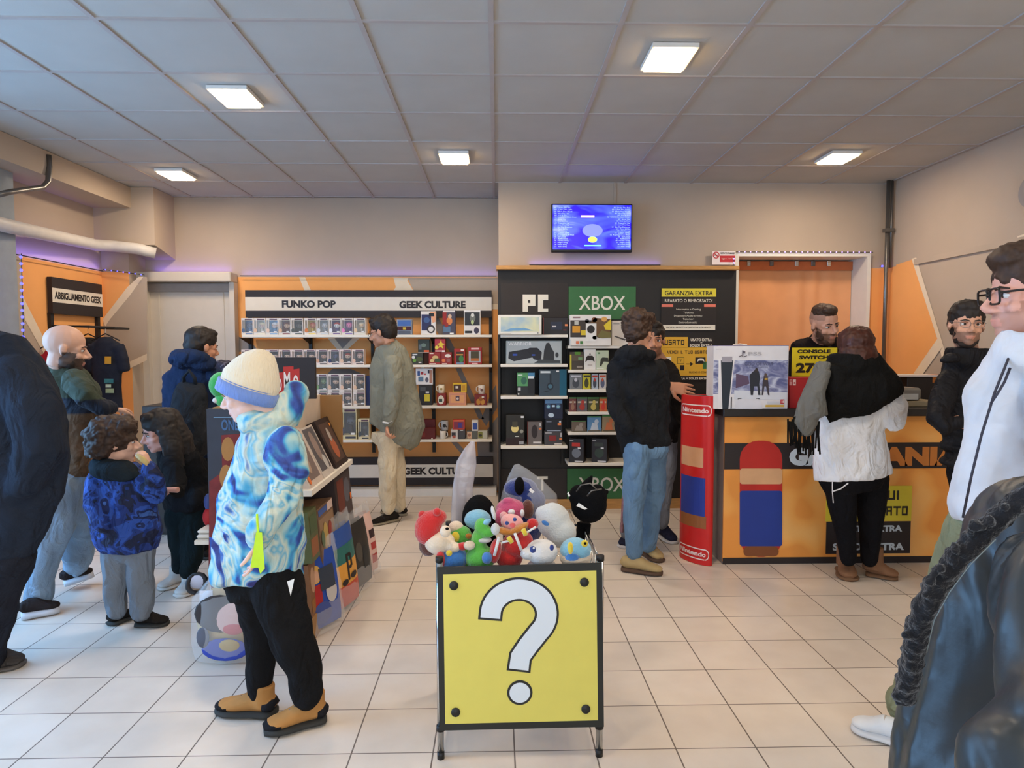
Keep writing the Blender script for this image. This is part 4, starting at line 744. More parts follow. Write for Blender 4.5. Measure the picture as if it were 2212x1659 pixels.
# plain red and blue colour panel where the counter front carries a printed picture
q = MB(); 
def patch(pts, m, k): q.face([P(x, y, YC-.003-k*.0006) for x, y in pts][::-1], m)
def oval(x, y, rx, ry, m, k, n=22): patch([(x+rx*math.cos(2*math.pi*i/n), y-ry*math.sin(2*math.pi*i/n)) for i in range(n)][::-1], m, k)
def slab(x0, y0, x1, y1, m, k, r=14):
    pts = []
    for cx, cy, a0 in ((x1-r, y0+r, -90), (x1-r, y1-r, 0), (x0+r, y1-r, 90), (x0+r, y0+r, 180)):
        for i in range(6): a_ = math.radians(a0+i*18); pts.append((cx+r*math.cos(a_), cy+r*math.sin(a_)))
    patch(pts, m, k)
slab(1598, 952, 1690, 1203, W((196, 44, 36)), 1, 40); slab(1598, 1060, 1690, 1180, W((36, 62, 150)), 2, 6); slab(1598, 1012, 1690, 1046, W((226, 176, 130)), 3, 6); slab(1606, 1180, 1682, 1202, W((134, 78, 44)), 3, 10)
q.build('picture_panel', t)
ZT = 1.072
# ---- console carton
t = thing('console_box', 'large white game console carton with a snowy picture on the counter', 'box', (1.63, 4.5, ZT))
YK = 4.43; a, c, z0, z1 = [P(1541, 810, YK).x, P(1703, 810, YK).x, ZT, P(1620, 747, YK).z]
b = MB(); b.box((a, YK, z0), (c, YK+.15, z1), W((226, 226, 232)), bev=.003); b.box((a+.001, YK+.002, z1-.001), (c-.001, YK+.149, z1+.003), W((86, 80, 130))); b.build('carton', t)
M_snow = mat('snow_scene', (120, 130, 170), .4, kind='lin', scale=8, detail=4, dist=1.5, ramp=[(.38, (96, 104, 150)), (.5, (140, 146, 184)), (.64, (196, 204, 226))], aniso=(1, 1, 1.8))
Wd = c-a; H = z1-z0; q = MB()
decals(q, (a, z0), (c, z1), YK-.0004, [('r', 0, .24, .99, .77, M_snow), ('p', [(.28, .3), (.99, .26), (.99, .14), (.28, .16)], W((214, 220, 232))), ('p', [(.30, .33), (.48, .4), (.46, .52), (.30, .56)], W((96, 78, 104))),
 ('p', [(.065, .80), (.125, .76), (.12, .02), (.16, .0), (.07, .0)], W((232, 232, 236))), ('p', [(.075, .86), (.12, .78), (.24, .78), (.285, .86), (.26, .55), (.225, 0), (.12, 0), (.085, .6)], W((228, 228, 234))), ('p', [(.095, .77), (.26, .77), (.205, .0), (.125, .0)], W((40, 50, 62))), ('r', .105, .74, .245, .83, W((160, 158, 170))), ('r', .237, .01, .25, .19, W((40, 46, 58))),
 ('p', [(.30, .0), (.31, .12), (.34, .16), (.42, .16), (.54, .16), (.6, .16), (.64, .12), (.66, .0)], W((216, 218, 228))), ('p', [(.345, .0), (.40, .06), (.54, .06), (.58, .0)], W((52, 56, 66))), ('r', .33, .155, .38, .17, W((60, 64, 76))), ('r', .575, .155, .62, .17, W((60, 64, 76))),
 ('r', .70, .03, .95, .065, W((214, 176, 80))), ('r', .72, .08, .9, .12, W((206, 210, 220))), ('r', .90, .08, .95, .15, W((196, 50, 60)))])
decal.n = 4
# two small dark walking silhouettes
decals(q, (a, z0), (c, z1), YK-.003, [('p', [(.50, .22), (.53, .22), (.54, .36), (.585, .36), (.60, .22), (.63, .22), (.61, .40), (.62, .50), (.60, .60), (.565, .63), (.53, .60), (.48, .54), (.49, .36)], W((44, 48, 58))), ('o', .55, .58, .59, .65, W((60, 52, 52))), ('p', [(.645, .22), (.665, .22), (.68, .36), (.70, .36), (.73, .22), (.75, .22), (.73, .40), (.72, .52), (.67, .52), (.655, .42)], W((66, 60, 70))), ('o', .675, .50, .71, .57, W((90, 74, 66))), ('r', .68, .46, .72, .49, W((196, 160, 60)))])
q.text('GOD OF WAR', (a+.60*Wd, YK-.006, z0+.715*H), .38*Wd, .055*H, W((84, 90, 124)), bold=.0)
q.text('RAGNAROK', (a+.60*Wd, YK-.006, z0+.662*H), .26*Wd, .022*H, W((96, 102, 136)), bold=.0)
q.text('PS5', (a+.545*Wd, YK-.006, z0+.875*H), .18*Wd, .055*H, W((176, 176, 184)), bold=.015)
q.text('SONY', (a+.07*Wd, YK-.006, z0+.945*H), .09*Wd, .018*H, W((190, 190, 196)), bold=.0)
q.text('18', (a+.925*Wd, YK-.009, z0+.115*H), .03*Wd, .04*H, W((240, 230, 230)), bold=.02)
# small emblem before the lettering: an upright P with a flat S curl
ex, ez = a+.385*Wd, z0+.875*H; k = .035*Wd; me_ = W((96, 92, 104))
q.face([(ex-.3*k, YK-.006, ez-1.1*k), (ex+.1*k, YK-.006, ez-1.2*k), (ex+.1*k, YK-.006, ez+1.2*k), (ex-.3*k, YK-.006, ez+1.3*k)], me_)
q.face([(ex+.1*k, YK-.006, ez+.2*k), (ex+.8*k, YK-.006, ez+.1*k), (ex+.9*k, YK-.006, ez+.8*k), (ex+.1*k, YK-.006, ez+1.2*k)], me_)
q.face([(ex+.3*k, YK-.006, ez-.95*k), (ex+1.6*k, YK-.006, ez-.6*k), (ex+1.5*k, YK-.006, ez-.9*k), (ex+.3*k, YK-.006, ez-1.3*k)], me_); q.face([(ex-1.6*k, YK-.006, ez-.95*k), (ex-.4*k, YK-.006, ez-.5*k), (ex-.4*k, YK-.006, ez-.85*k), (ex-1.5*k, YK-.006, ez-1.25*k)], me_)
q.build('print', t)
b = MB(); b.tube([(1.60, YK+.07, z1-.01), (1.605, YK+.07, z1+.006), (1.65, YK+.07, z1+.012), (1.695, YK+.07, z1+.006), (1.70, YK+.07, z1-.01)], .006, W((230, 215, 205))); b.build('handle', t, True)
# ---- red console carton and yellow price card
t = thing('console_box', 'red game console carton behind the shawl of the woman in white', 'box', (2.05, 4.55, ZT)); YK = 4.48; a, c = P(1703, 850, YK).x+.01, P(1790, 850, YK).x; z1 = P(1720, 815, YK).z
b = MB(); b.box((a, YK, ZT), (c, YK+.12, z1), W((176, 34, 40)), bev=.003); b.build('carton', t)
q = MB(); lx, lz = P(1712, 826, YK).x, P(1712, 826, YK).z; ml = W((222, 160, 160))
q.box((lx-.022, YK-.002, lz-.02), (lx-.003, YK-.001, lz+.02), ml, bev=.0005); q.box((lx+.003, YK-.002, lz-.02), (lx+.022, YK-.001, lz+.02), W((236, 214, 214))); q.disc((lx-.0125, YK-.003, lz+.009), .005, UX, UZ, W((176, 34, 40)), 12); q.disc((lx+.0125, YK-.003, lz-.004), .006, UX, UZ, W((176, 34, 40)), 12); q.build('emblem', t)
t = thing('price_card', 'yellow price card for a game console standing behind the shawl', 'sign', (2.05, 4.62, ZT)); YK = 4.62; a, c = P(1711, 780, YK).x, P(1808, 780, YK).x; z0, z1 = ZT, P(1750, 751, YK).z
b = MB(); b.box((a, YK, z0), (c, YK+.006, z1), mat('card_yellow', (230, 212, 40), .45, var=.02)); b.build('card', t); MB().box((a+.1, YK+.006, ZT), (a+.13, YK+.07, ZT+.2), M_price).build('easel', t)
q = MB(); gg = lambda x0, y0, x1, y1: (P(x0, (y0+y1)/2, YK).x, P(x1, (y0+y1)/2, YK).x, P((x0+x1)/2, y1, YK).z, P((x0+x1)/2, y0, YK).z)
for wd, r4, bd in (('CONSOLE', (1722, 755, 1794, 763), .05), ('SWITCH', (1726, 768, 1789, 776), .05), ('279', (1719, 784, 1776, 806), .05)):
    x0, x1, y0, y1 = gg(*r4); q.text(wd, ((x0+x1)/2, YK-.0015, (y0+y1)/2), x1-x0, y1-y0, M_ink, bold=bd)
q.build('lettering', t)
# ---- card reader, till and papers to the right
b = MB(); t = thing('card_terminal', 'small dark card payment terminal on a stand, right of the shawl', 'terminal', (2.72, 4.95, ZT)); p = P(1918, 820, 4.95)
b.box((p.x-.03, 4.93, p.z-.06), (p.x+.02, 4.96, p.z+.055), M_dark, bev=.008); b.box((p.x-.01, 4.94, ZT), (p.x+.004, 4.955, p.z-.05), M_dark); b.build('terminal', t)
t = thing('printer', 'grey and black receipt printer on the counter right of the woman', 'printer', (2.62, 4.6, ZT))
b = MB(); x0, x1 = P(1925, 860, 4.6).x, P(1982, 860, 4.6).x; b.box((x0, 4.55, ZT+.045), (x1, 4.8, ZT+.13), W((112, 108, 102)), bev=.015); b.box((x0-.02, 4.53, ZT), (x1+.12, 4.85, ZT+.04), W((140, 128, 104)), bev=.006); b.build('body', t)
b = MB(); b.box((x0+.01, 4.545, ZT+.05), (x1-.03, 4.552, ZT+.09), W((176, 176, 172))); b.build('paper_tray', t)
t = thing('cash_drawer', 'black till unit with a white tray top beside the receipt printer', 'till', (2.85, 4.72, ZT)); x0, x1 = P(1944, 845, 4.75).x, P(2040, 845, 4.75).x
b = MB(); b.box((x1-.18, 4.9, ZT), (x1+.1, 5.1, ZT+.19), W((30, 22, 20)), bev=.004); b.build('drawer', t); b = MB(); b.box((x0-.02, 4.88, ZT+.192), (x1+.1, 5.11, ZT+.205), W((206, 196, 190))); b.build('lid', t)
t = pbox('parcel', 'small orange carton on the till, left of the puffer jacket', 'box', 2013, 2034, 828, 4.9, ZT+.206, .06, (206, 120, 50))
b = MB(); p = P(2012, 824, 4.97); b.ell((p.x, 4.97, p.z), (.085, .05, .03), W((226, 214, 208)), n=16, k=8); o = b.build('paper_roll', None, True); tag(o, 'white rounded object lying on the till behind the small orange carton', 'paper')
# ---- red curved totem
M_red = mat('totem_red', (204, 38, 38), .35, var=.03)
t = thing('display_totem', 'red curved cardboard totem with rounded white emblems beside the counter', 'display totem', (1.385, 4.56, 0))
C0 = V((1.385, 4.56, 0)); th = math.radians(-62); ua = V((math.cos(th), math.sin(th), 0)); ub = V((math.sin(-th)*-1, -math.cos(th), 0)); ub = V((-math.sin(-th), -math.cos(th), 0))
LA, LB = .145, .062; ztop = 1.158
def tot(s, z, off=0):                 # s: position along the face, -1..1
    a_ = math.pi*(1-s)/2
    return C0+ua*((LA+off)*math.cos(a_))+ub*((LB+off)*math.sin(a_))+V((0, 0, z))
b = MB(); n = 40
vs = []; fs = []
for i in range(n+1):
    s_ = -1+2*i/n
    for z in (0.002, ztop): vs.append(tot(s_, z))
for i in range(n): fs.append((i*2, i*2+2, i*2+3, i*2+1))
b.add(vs, fs, M_red)
vs2 = [C0+ua*(LA*math.cos(math.pi+math.pi*i/n))+ub*(LB*math.sin(math.pi+math.pi*i/n)) for i in range(n+1)]
b.add([p+V((0, 0, z)) for p in vs2 for z in (.002, ztop)], fs, M_red)
ring = [tot(-1+2*i/n, ztop-.004) for i in range(n)]+[p+V((0, 0, ztop-.004)) for p in vs2[:-1]][::1]
b.face(ring, W((230, 190, 180))); b.build('sleeve', t, True)
q = MB(); M_wl = W((238, 222, 220))
def emblem(sc, zc, wS, h):
    # racetrack outline and word bent onto the curved face; sc is the centre along the arc
    n = 40; o_, i_ = [], []
    def rt(W_, H_):
        pts = []
        for k in range(n):
            a_ = 2*math.pi*k/n; ca, sa = math.cos(a_), math.sin(a_); pts.append(((W_-H_)*(1 if ca > 0 else -1)+H_*ca, H_*sa))
        return pts
    A = rt(wS/2, h/2); B = rt(wS/2-.10*h, h/2-.10*h)
    mp = lambda x, z: tot(sc+x/.17, zc+z, .0015)
    for k in range(n): 
        k2 = (k+1) % n; q.face([mp(*A[k]), mp(*A[k2]), mp(*B[k2]), mp(*B[k])], M_wl)
    # a long straight run has only its ends: fill it with short pieces so that it follows the curve
    for sg in (-1, 1):
        for j in range(12):
            x0 = -(wS-h)/2+(wS-h)*j/12; x1 = x0+(wS-h)/12; q.face([mp(x0, sg*h/2), mp(x1, sg*h/2), mp(x1, sg*.40*h), mp(x0, sg*.40*h)], M_wl)
    q.text('Nintendo', (0, 0, 0), wS*.76, h*.42, M_wl, bold=.035, mapf=lambda x, z: tot(sc+x/.17, zc+z, .0015))
zc1 = P(1500, 886, 4.5).z; zc2 = P(1500, 1193, 4.5).z
emblem(.14, zc1, .25, .078); emblem(.10, zc2, .25, .078); q.build('emblem', t)
q = MB()
def tp(pts, m, off=.001):
    q.face([tot(s_, z, off) for s_, z in pts], m)
zz4 = lambda y: P(1500, y, 4.5).z
for s0, s1, y0, y1, m in ((-.5, .60, 1030, 1112, W((40, 60, 150))), (-.5, .66, 1112, 1138, W((150, 92, 50))), (-.5, .5, 966, 1008, W((214, 160, 120)))):
    for i in range(10): u0 = s0+(s1-s0)*i/10; u1 = s0+(s1-s0)*(i+1)/10; tp([(u0, zz4(y1)), (u1, zz4(y1)), (u1, zz4(y0)), (u0, zz4(y0))], m)
q.build('picture_panel', t)
# ================================================================ free-standing shelf unit behind the child
M_beige = mat('gondola_beige', (214, 196, 176), .6, var=.03); M_brown = mat('gondola_brown', (160, 118, 70), .6, var=.08, scale=5)
t = thing('gondola_shelf', 'free-standing shelf unit with beige back and pale shelf edge behind the child', 'shelving', (-1.2, 3.8, 0))
b = MB(); b.box((-1.15, 3.34, .1), (-1.12, 4.27, 1.19), M_beige); b.box((-1.121, 3.34, .93), (-1.117, 4.26, .94), M_brown); b.build('back_panel', t)
MB().box((-1.12, 4.25, .0), (-.985, 4.275, 1.185), M_brown).build('end_panel', t)
b = MB(); b.box((-1.12, 3.32, .745), (-.925, 4.27, .775), M_shelf); b.build('shelf', t)
b = MB(); b.box((-1.12, 3.32, .0), (-.93, 4.25, .12), M_brown); b.build('base', t)
b = MB(); b.box((-1.52, 3.34, .50), (-1.42, 4.2, .52), M_shelf); b.box((-1.42, 3.34, .1), (-1.15, 3.36, 1.17), M_brown); b.build('rear_shelf', t)
# dark end board facing the viewer
t = thing('end_board', 'dark blue printed end board with faded red picture beside the child', 'display board', (-1.26, 3.31, 0)); YE = 3.30
b = MB(); b.box((-1.425, YE, .10), (-1.10, YE+.03, 1.187), mat('end_board_blue', (58, 66, 82), .45, var=.05)); b.build('board', t)
q = MB(); M_rd = mat('faded_red', (120, 44, 48), .5, var=.3, scale=14)
q.face([P(x, y, YE-.001) for x, y in ((478, 940), (560, 934), (560, 1250), (478, 1330), (450, 1250), (452, 1100), (452, 1040), (480, 1020))][::-1], M_rd); q.face([P(x, y, YE-.0015) for x, y in ((452, 1160), (468, 1165), (472, 1210), (455, 1205))][::-1], W((50, 90, 190)))
for cx, cy in ((492, 970), (488, 1030)): q.face([P(cx+14*math.cos(i*.4), cy+26*math.sin(i*.4), YE-.002) for i in range(16)][::-1], W((176, 128, 74)))
q.build('picture_panel', t)
q = MB(); a, c = P(484, 915, YE).x, P(560, 915, YE).x; z0, z1 = P(500, 933, YE).z, P(500, 903, YE).z
q.text('ONE PIECE', ((a+c)/2-.0, YE-.003, (z0+z1)/2), (c-a)*1.15, (z1-z0)*.8, W((70, 110, 160)), bold=.03); q.box((P(462, 915, YE).x, YE-.002, z1+.002), (P(530, 915, YE).x, YE-.001, z1+.006), W((130, 180, 220))); q.build('lettering', t)
# promotion board on top
t = thing('promo_board', 'black board with torn red patch and white lettering on top of the shelf unit', 'sign', (-1.23, 3.9, 1.19))
b = MB(); x0, x1 = -1.425, P(681, 800, 3.9).x; z1 = P(670, 772, 3.9).z; b.box((x0, 3.9, 1.19), (x1, 3.925, z1), M_signb); b.build('board', t)
q = MB(); q.face([P(x, y, 3.899) for x, y in ((560, 802), (594, 800), (594, 806), (612, 804), (612, 792), (634, 791), (634, 798), (647, 796), (648, 850), (560, 852))][::-1], W((186, 44, 36)))
for ch, x, y0, y1 in (('P', 572, 812, 846), ('R', 586, 814, 848), ('O', 603, 816, 846), ('M', 620, 804, 838), ('O', 639, 810, 842)):
    p = P(x, (y0+y1)/2, 3.898); q.text(ch, p, .030 if ch != 'M' else .036, (y1-y0)*3.9/FPX, W((240, 225, 215)), bold=.03)
q.build('lettering', t); MB().box((-1.15, 3.93, 1.19), (-1.12, 3.96, 1.30), M_brown).build('foot', t)
# cartons leaning on the pale shelf: face turned to the aisle
def leaner(lbl, y0, y1, zb, h, c, ds, x=-.94, dx=.13, dep=.06):
    # a carton whose printed face looks towards +X, leaning back
    t = thing('figure_box', lbl, 'box', (x-dep/2, (y0+y1)/2, zb)); b = MB(); ax = V((0, 1, 0)); L = math.hypot(h, dx); up = V((-dx, 0, h)).normalized(); nx = ax.cross(up).normalized()
    o = V((x, y0, zb)); w_ = y1-y0; off = -nx*dep
    q8 = [o, o+ax*w_, o+ax*w_+up*L, o+up*L]; b.add(q8+[p+off for p in q8], [(0, 1, 2, 3), (7, 6, 5, 4), (0, 4, 5, 1), (1, 5, 6, 2), (2, 6, 7, 3), (3, 7, 4, 0)], W(c)); b.build('carton', t)
    q = MB(); k = 0
    for d in ds:
        k += 1; of = nx*.0008*k
        if d[0] == 'r': q.face([o+ax*w_*u+up*L*v+of for u, v in ((d[1], d[2]), (d[3], d[2]), (d[3], d[4]), (d[1], d[4]))], d[5])
        else: q.face([o+ax*w_*((d[1]+d[3])/2+(d[3]-d[1])/2*math.cos(i*.449))+up*L*((d[2]+d[4])/2+(d[4]-d[2])/2*math.sin(i*.449))+of for i in range(14)], d[5])
    q.build('print', t); return t
r_ = lambda u0, v0, u1, v1, c: ('r', u0, v0, u1, v1, W(c))
o_ = lambda u0, v0, u1, v1, c: ('o', u0, v0, u1, v1, W(c))
zl = .776
leaner('white edged figure carton leaning on the pale shelf, nearest the child', 3.36, 3.62, zl, .28, (206, 190, 176), [r_(.1, .1, .9, .8, (126, 110, 104)), o_(.3, .2, .6, .7, (176, 150, 130)), r_(.7, .86, .9, .96, (200, 90, 60)), o_(.05, .05, .2, .2, (226, 120, 60))])
leaner('grey figure carton with a pale warrior print, middle of the pale shelf', 3.63, 3.86, zl, .27, (200, 190, 180), [r_(.08, .12, .92, .96, (92, 88, 90)), o_(.3, .3, .7, .9, (150, 130, 120)), o_(.5, .1, .8, .4, (190, 186, 180))])
leaner('dark framed figure carton with an orange print at the far end of the pale shelf', 3.92, 4.22, zl, .28, (44, 30, 26), [r_(.1, .1, .9, .9, (80, 58, 48)), o_(.3, .15, .7, .6, (176, 96, 60)), o_(.4, .5, .6, .8, (170, 160, 150)), r_(.8, .8, .9, .86, (240, 150, 60))])
leaner('large dark figure carton in the lower tier, farthest', 3.85, 4.24, .40, .335, (54, 42, 42), [r_(.06, .08, .94, .94, (70, 60, 62)), o_(.5, .4, .9, .85, (96, 96, 106)), r_(.1, .3, .5, .9, (110, 50, 36)), r_(.86, .4, .95, .52, (240, 120, 50))], x=-.915, dx=.03, dep=.18)
leaner('dark red figure carton below the large dark one', 3.85, 4.2, .122, .275, (80, 52, 50), [r_(.08, .1, .5, .9, (60, 52, 56)), r_(.5, .3, .95, .7, (110, 50, 46))], x=-.93, dx=.02, dep=.17)
leaner('wide carton with many small coloured figures in the lower tier', 3.50, 3.82, .33, .30, (120, 92, 70), [r_(.05, .05, .95, .8, (150, 120, 92)), r_(.05, .86, .6, .97, (60, 90, 160)), r_(.6, .84, .96, .99, (214, 190, 180)), o_(.2, .2, .5, .7, (190, 160, 90)), o_(.5, .15, .8, .65, (150, 60, 50)), o_(.05, .3, .25, .6, (90, 110, 80))], x=-.92, dx=.03, dep=.18)
leaner('red and brown carton with a price strip at the bottom of the lower tier', 3.46, 3.82, .122, .205, (150, 110, 80), [r_(.05, .1, .9, .9, (140, 70, 50)), o_(.3, .2, .6, .8, (190, 150, 100))], x=-.925, dx=.02, dep=.18)
leaner('narrow green and orange carton at the near end of the lower tier', 3.33, 3.48, .40, .26, (88, 96, 60), [r_(.1, .1, .9, .45, (150, 90, 50)), r_(.1, .55, .9, .9, (70, 90, 56))], x=-.93, dx=.02, dep=.16)
leaner('brown figure carton below the narrow green one', 3.33, 3.455, .122, .27, (130, 90, 60), [o_(.2, .4, .8, .9, (190, 150, 120)), r_(.1, .05, .9, .3, (150, 100, 40))], x=-.935, dx=.02, dep=.16)
# clear bags with cushions leaning along the shelf unit
M_bag = mat('clear_bag', (236, 238, 242), .12, alpha=.22, spec=1, var=0, bump=.6, bscale=22)
def bagged(lbl, p0, p1, zh0, zh1, mats, prints, top=.06, thick=.08, tilt=.07, name='bagged_cushion'):
    # p0 near lower corner, p1 far lower corner on the floor; the printed side looks to the aisle
    p0, p1 = V(p0), V(p1); ax = (p1-p0); w_ = ax.length; ax.normalize(); up = V((0, 0, 1)); nx = ax.cross(up).normalized()
    t = thing(name, lbl, 'cushion', ((p0+p1)/2)); lean = -nx*tilt
    def pt(u, v, d=0):
        h = zh0+(zh1-zh0)*u; k = max(0, 4*u*(1-u))**.4*max(0, 4*min(v, .999)*(1-min(v, .999)))**.4
        return p0+ax*(w_*u)+lean*v+V((0, 0, .015+h*v))+nx*(d*thick/2*k)
    b = MB(); N = 12
    for sg in (1, -1):
        vs = [pt(.05+.9*i/N, .02+.9*j/N, sg) for i in range(N+1) for j in range(N+1)]; fs = [(i*(N+1)+j, (i+1)*(N+1)+j, (i+1)*(N+1)+j+1, i*(N+1)+j+1)[::sg] for i in range(N) for j in range(N)]
        b.add(vs, fs, mats)
    b.build('cushion', t, True)
    q = MB()
    for k, (kind, u0, v0, u1, v1, m) in enumerate(prints):
        n = 20; cu, cv, ru, rv = (u0+u1)/2, (v0+v1)/2, (u1-u0)/2, (v1-v0)/2; G = 6
        for i in range(G):
            for j in range(G):
                cs = [((u0+(u1-u0)*(i+a)/G), (v0+(v1-v0)*(j+c)/G)) for a, c in ((0, 0), (1, 0), (1, 1), (0, 1))]
                if kind == 'o' and any(((a-cu)/ru)**2+((c-cv)/rv)**2 > 1.02 for a, c in cs):
                    cs = [((cu+(a-cu)*min(1, 1/max(1e-6, math.hypot((a-cu)/ru, (c-cv)/rv)))), (cv+(c-cv)*min(1, 1/max(1e-6, math.hypot((a-cu)/ru, (c-cv)/rv))))) for a, c in cs]
                q.face([pt(.05+.9*a, .02+.9*c, 1)+nx*(.0015+.0006*k) for a, c in cs], m)
    if prints: q.build('print', t, True)
    g_ = MB(); N = 10; vs = []
    for sg in (1, -1):
        vs = [pt(-.04+1.08*i/N, -.01+(1.0+top)*j/N, 0)+nx*(sg*(thick*.58*max(0, 4*(i/N)*(1-i/N))**.5*(1-j/N*.85)+.002))+V((0, 0, .012*math.sin(i*2.1)*(j/N)))+ax*(.01*math.sin(j*1.7+sg)) for i in range(N+1) for j in range(N+1)]
        fs = [(i*(N+1)+j, (i+1)*(N+1)+j, (i+1)*(N+1)+j+1, i*(N+1)+j+1) for i in range(N) for j in range(N)]; g_.add(vs, fs, M_bag)
    g_.build('clear_bag', t, True); return t
S_ = W
bagged('bagged blue cushion with a red and tan abstract print, nearest of the aisle bags', (-1.03, 3.27, 0), (-.845, 3.60, 0), .42, .43, S_((36, 76, 170)), [('o', .15, .28, .5, .62, S_((206, 150, 120))), ('r', .38, .25, .58, .6, S_((170, 36, 40))), ('o', .35, .62, .62, .86, S_((214, 170, 90))), ('o', .40, .64, .57, .80, S_((206, 160, 130))), ('o', .35, .05, .75, .36, S_((60, 80, 150))), ('o', .66, .3, .92, .62, S_((196, 190, 186))), ('r', .56, .5, .9, .8, S_((50, 60, 76)))])
pts_ps = [('r', 0, .78, 1, 1, S_((48, 84, 160))), ('r', 0, .56, 1, .78, S_((44, 110, 106))), ('r', 0, .28, 1, .56, S_((222, 158, 66))), ('r', 0, 0, 1, .28, S_((196, 72, 48))), ('r', .46, .32, .54, .66, M_ink), ('r', .54, .46, .66, .50, M_ink), ('r', .54, .62, .66, .66, M_ink), ('r', .63, .48, .70, .64, M_ink), ('o', .20, .28, .44, .36, M_ink), ('o', .56, .32, .86, .40, M_ink)]
bagged('bagged cushion in blue, green, orange and red stripes with a black emblem', (-.90, 3.64, 0), (-.82, 3.90, 0), .47, .50, S_((48, 84, 160)), pts_ps)
bagged('bagged dark cushion behind the striped one', (-.875, 3.96, 0), (-.80, 4.22, 0), .42, .44, S_((50, 48, 46)), [('o', .2, .4, .5, .7, S_((80, 76, 70))), ('r', .5, .2, .8, .6, S_((38, 42, 46)))])
t = bagged('bagged pale pink cushion with red lettering, farthest of the aisle bags', (-.845, 4.27, 0), (-.80, 4.42, 0), .42, .42, S_((226, 190, 180)), [('r', .3, .15, .8, .3, S_((180, 60, 60))), ('r', .3, .38, .8, .5, S_((180, 60, 60))), ('r', .3, .58, .8, .72, S_((60, 44, 50)))])
# round bagged cushion at the near left corner
t = thing('bagged_cushion', 'round bagged cushion with a tan, pink and blue abstract print, left of the child', 'cushion', (-1.30, 3.14, 0)); c = P(497, 1345, 3.14); rr = .17
b = MB(); b.ell((c.x, 3.14, .20), (.155, .06, .175), W((196, 170, 120)), n=26, k=16); b.build('cushion', t, True)
q = MB()
for k, (dx, dz, rx, rz, m) in enumerate(((-.02, .05, .12, .09, (50, 44, 44)), (.03, .03, .08, .075, (226, 190, 180)), (.04, -.02, .05, .03, (206, 110, 110)), (0, -.12, .11, .055, (48, 70, 170)), (.02, -.10, .05, .03, (190, 160, 90)), (-.10, -.06, .03, .05, (90, 96, 110)))):
    q.ell((c.x+dx, 3.078-.002*k+.3*(dx*dx+dz*dz), .20+dz), (rx, .006, rz), W(m), n=18, k=8)
q.build('print', t, True)
b = MB(); b.loft([((c.x, 3.14, .012), .17, .06), ((c.x, 3.14, .1), .185, .085), ((c.x, 3.14, .3), .175, .08), ((c.x+.01, 3.14, .40), .09, .03), ((c.x+.03, 3.14, .47), .04, .012)], M_bag, n=20, cap=False); b.build('clear_bag', t, True)
b = MB(); p = P(445, 1290, 3.10); b.box((p.x-.03, 3.10, p.z-.05), (p.x+.03, 3.105, p.z+.03), mat('paper_tag', (226, 230, 240), .5, var=0)); b.build('paper_tag', t)
b = MB(); p = P(425, 1260, 3.3); pts = [(p.x+.045*math.cos(i*.5236), 3.3+.02*math.sin(i*.5236), p.z+.045*math.sin(i*.5236)*.9) for i in range(13)]; b.tube(pts, .012, W((24, 22, 26))); o = b.build('headband_ring', None, True); tag(o, 'black padded ring hanging above the round bagged cushion', 'ring')
b = MB(); p = P(427, 1258, 3.305); b.ell((p.x, 3.31, p.z), (.05, .01, .035), W((196, 200, 220))); tag(b.build('pale_pad', None, True), 'pale pad inside the black padded ring', 'pad')
# things on the rear shelf edge left of the end board
b = MB(); t = thing('white_slippers', 'pair of white soles on the rear shelf left of the dark end board', 'shoes', (-1.46, 3.4, .52))
for z, dy in ((.522, 0), (.545, .01)): MB().rbox((-1.475, 3.42+dy, z+.011), (.09, .12, .02), .008, M_white).build('sole', t)
b = MB(); p = P(440, 1055, 3.45); b.ell((p.x, 3.50, .60), (.03, .03, .05), W((190, 40, 46)), n=12, k=8); b.ell((p.x, 3.50, .68), (.022, .022, .045), W((60, 80, 150)), n=12, k=8); b.build('toy_body', t, True); 
# green plush cap on top of the end board
t = thing('plush_toy', 'green round plush on top of the dark end board, behind the face of the child', 'plush toy', (-1.30, 3.6, 1.19)); Mg = mat('plush_green', (56, 170, 80), .95, sheen=.4, bump=.4, bscale=160, var=.1)
p = P(478, 832, 3.55); b = MB(); b.ell(p, (.062, .06, .07), Mg, n=20, k=12); b.build('cap', t, True)
p2 = P(484, 862, 3.55); b = MB(); b.ell(p2, (.045, .04, .03), W((110, 70, 60)), n=14, k=8); b.ell(p2+V((-.03, -.02, -.005)), (.022, .02, .016), W((230, 215, 210))); b.build('band', t, True)
p3 = P(490, 880, 3.55); b = MB(); b.ell((p3.x, 3.55, 1.215), (.06, .05, .045), Mg, n=18, k=10); b.build('body', t, True); MB().cyl((p3.x, 3.56, 1.2), (p2.x, 3.56, p2.z), .03, W((110, 70, 60))).build('neck', t)
MB().box((-1.42, 3.36, 1.17), (-1.15, 3.9, 1.19), M_brown).build('top_board', bpy.data.objects['gondola_shelf'])
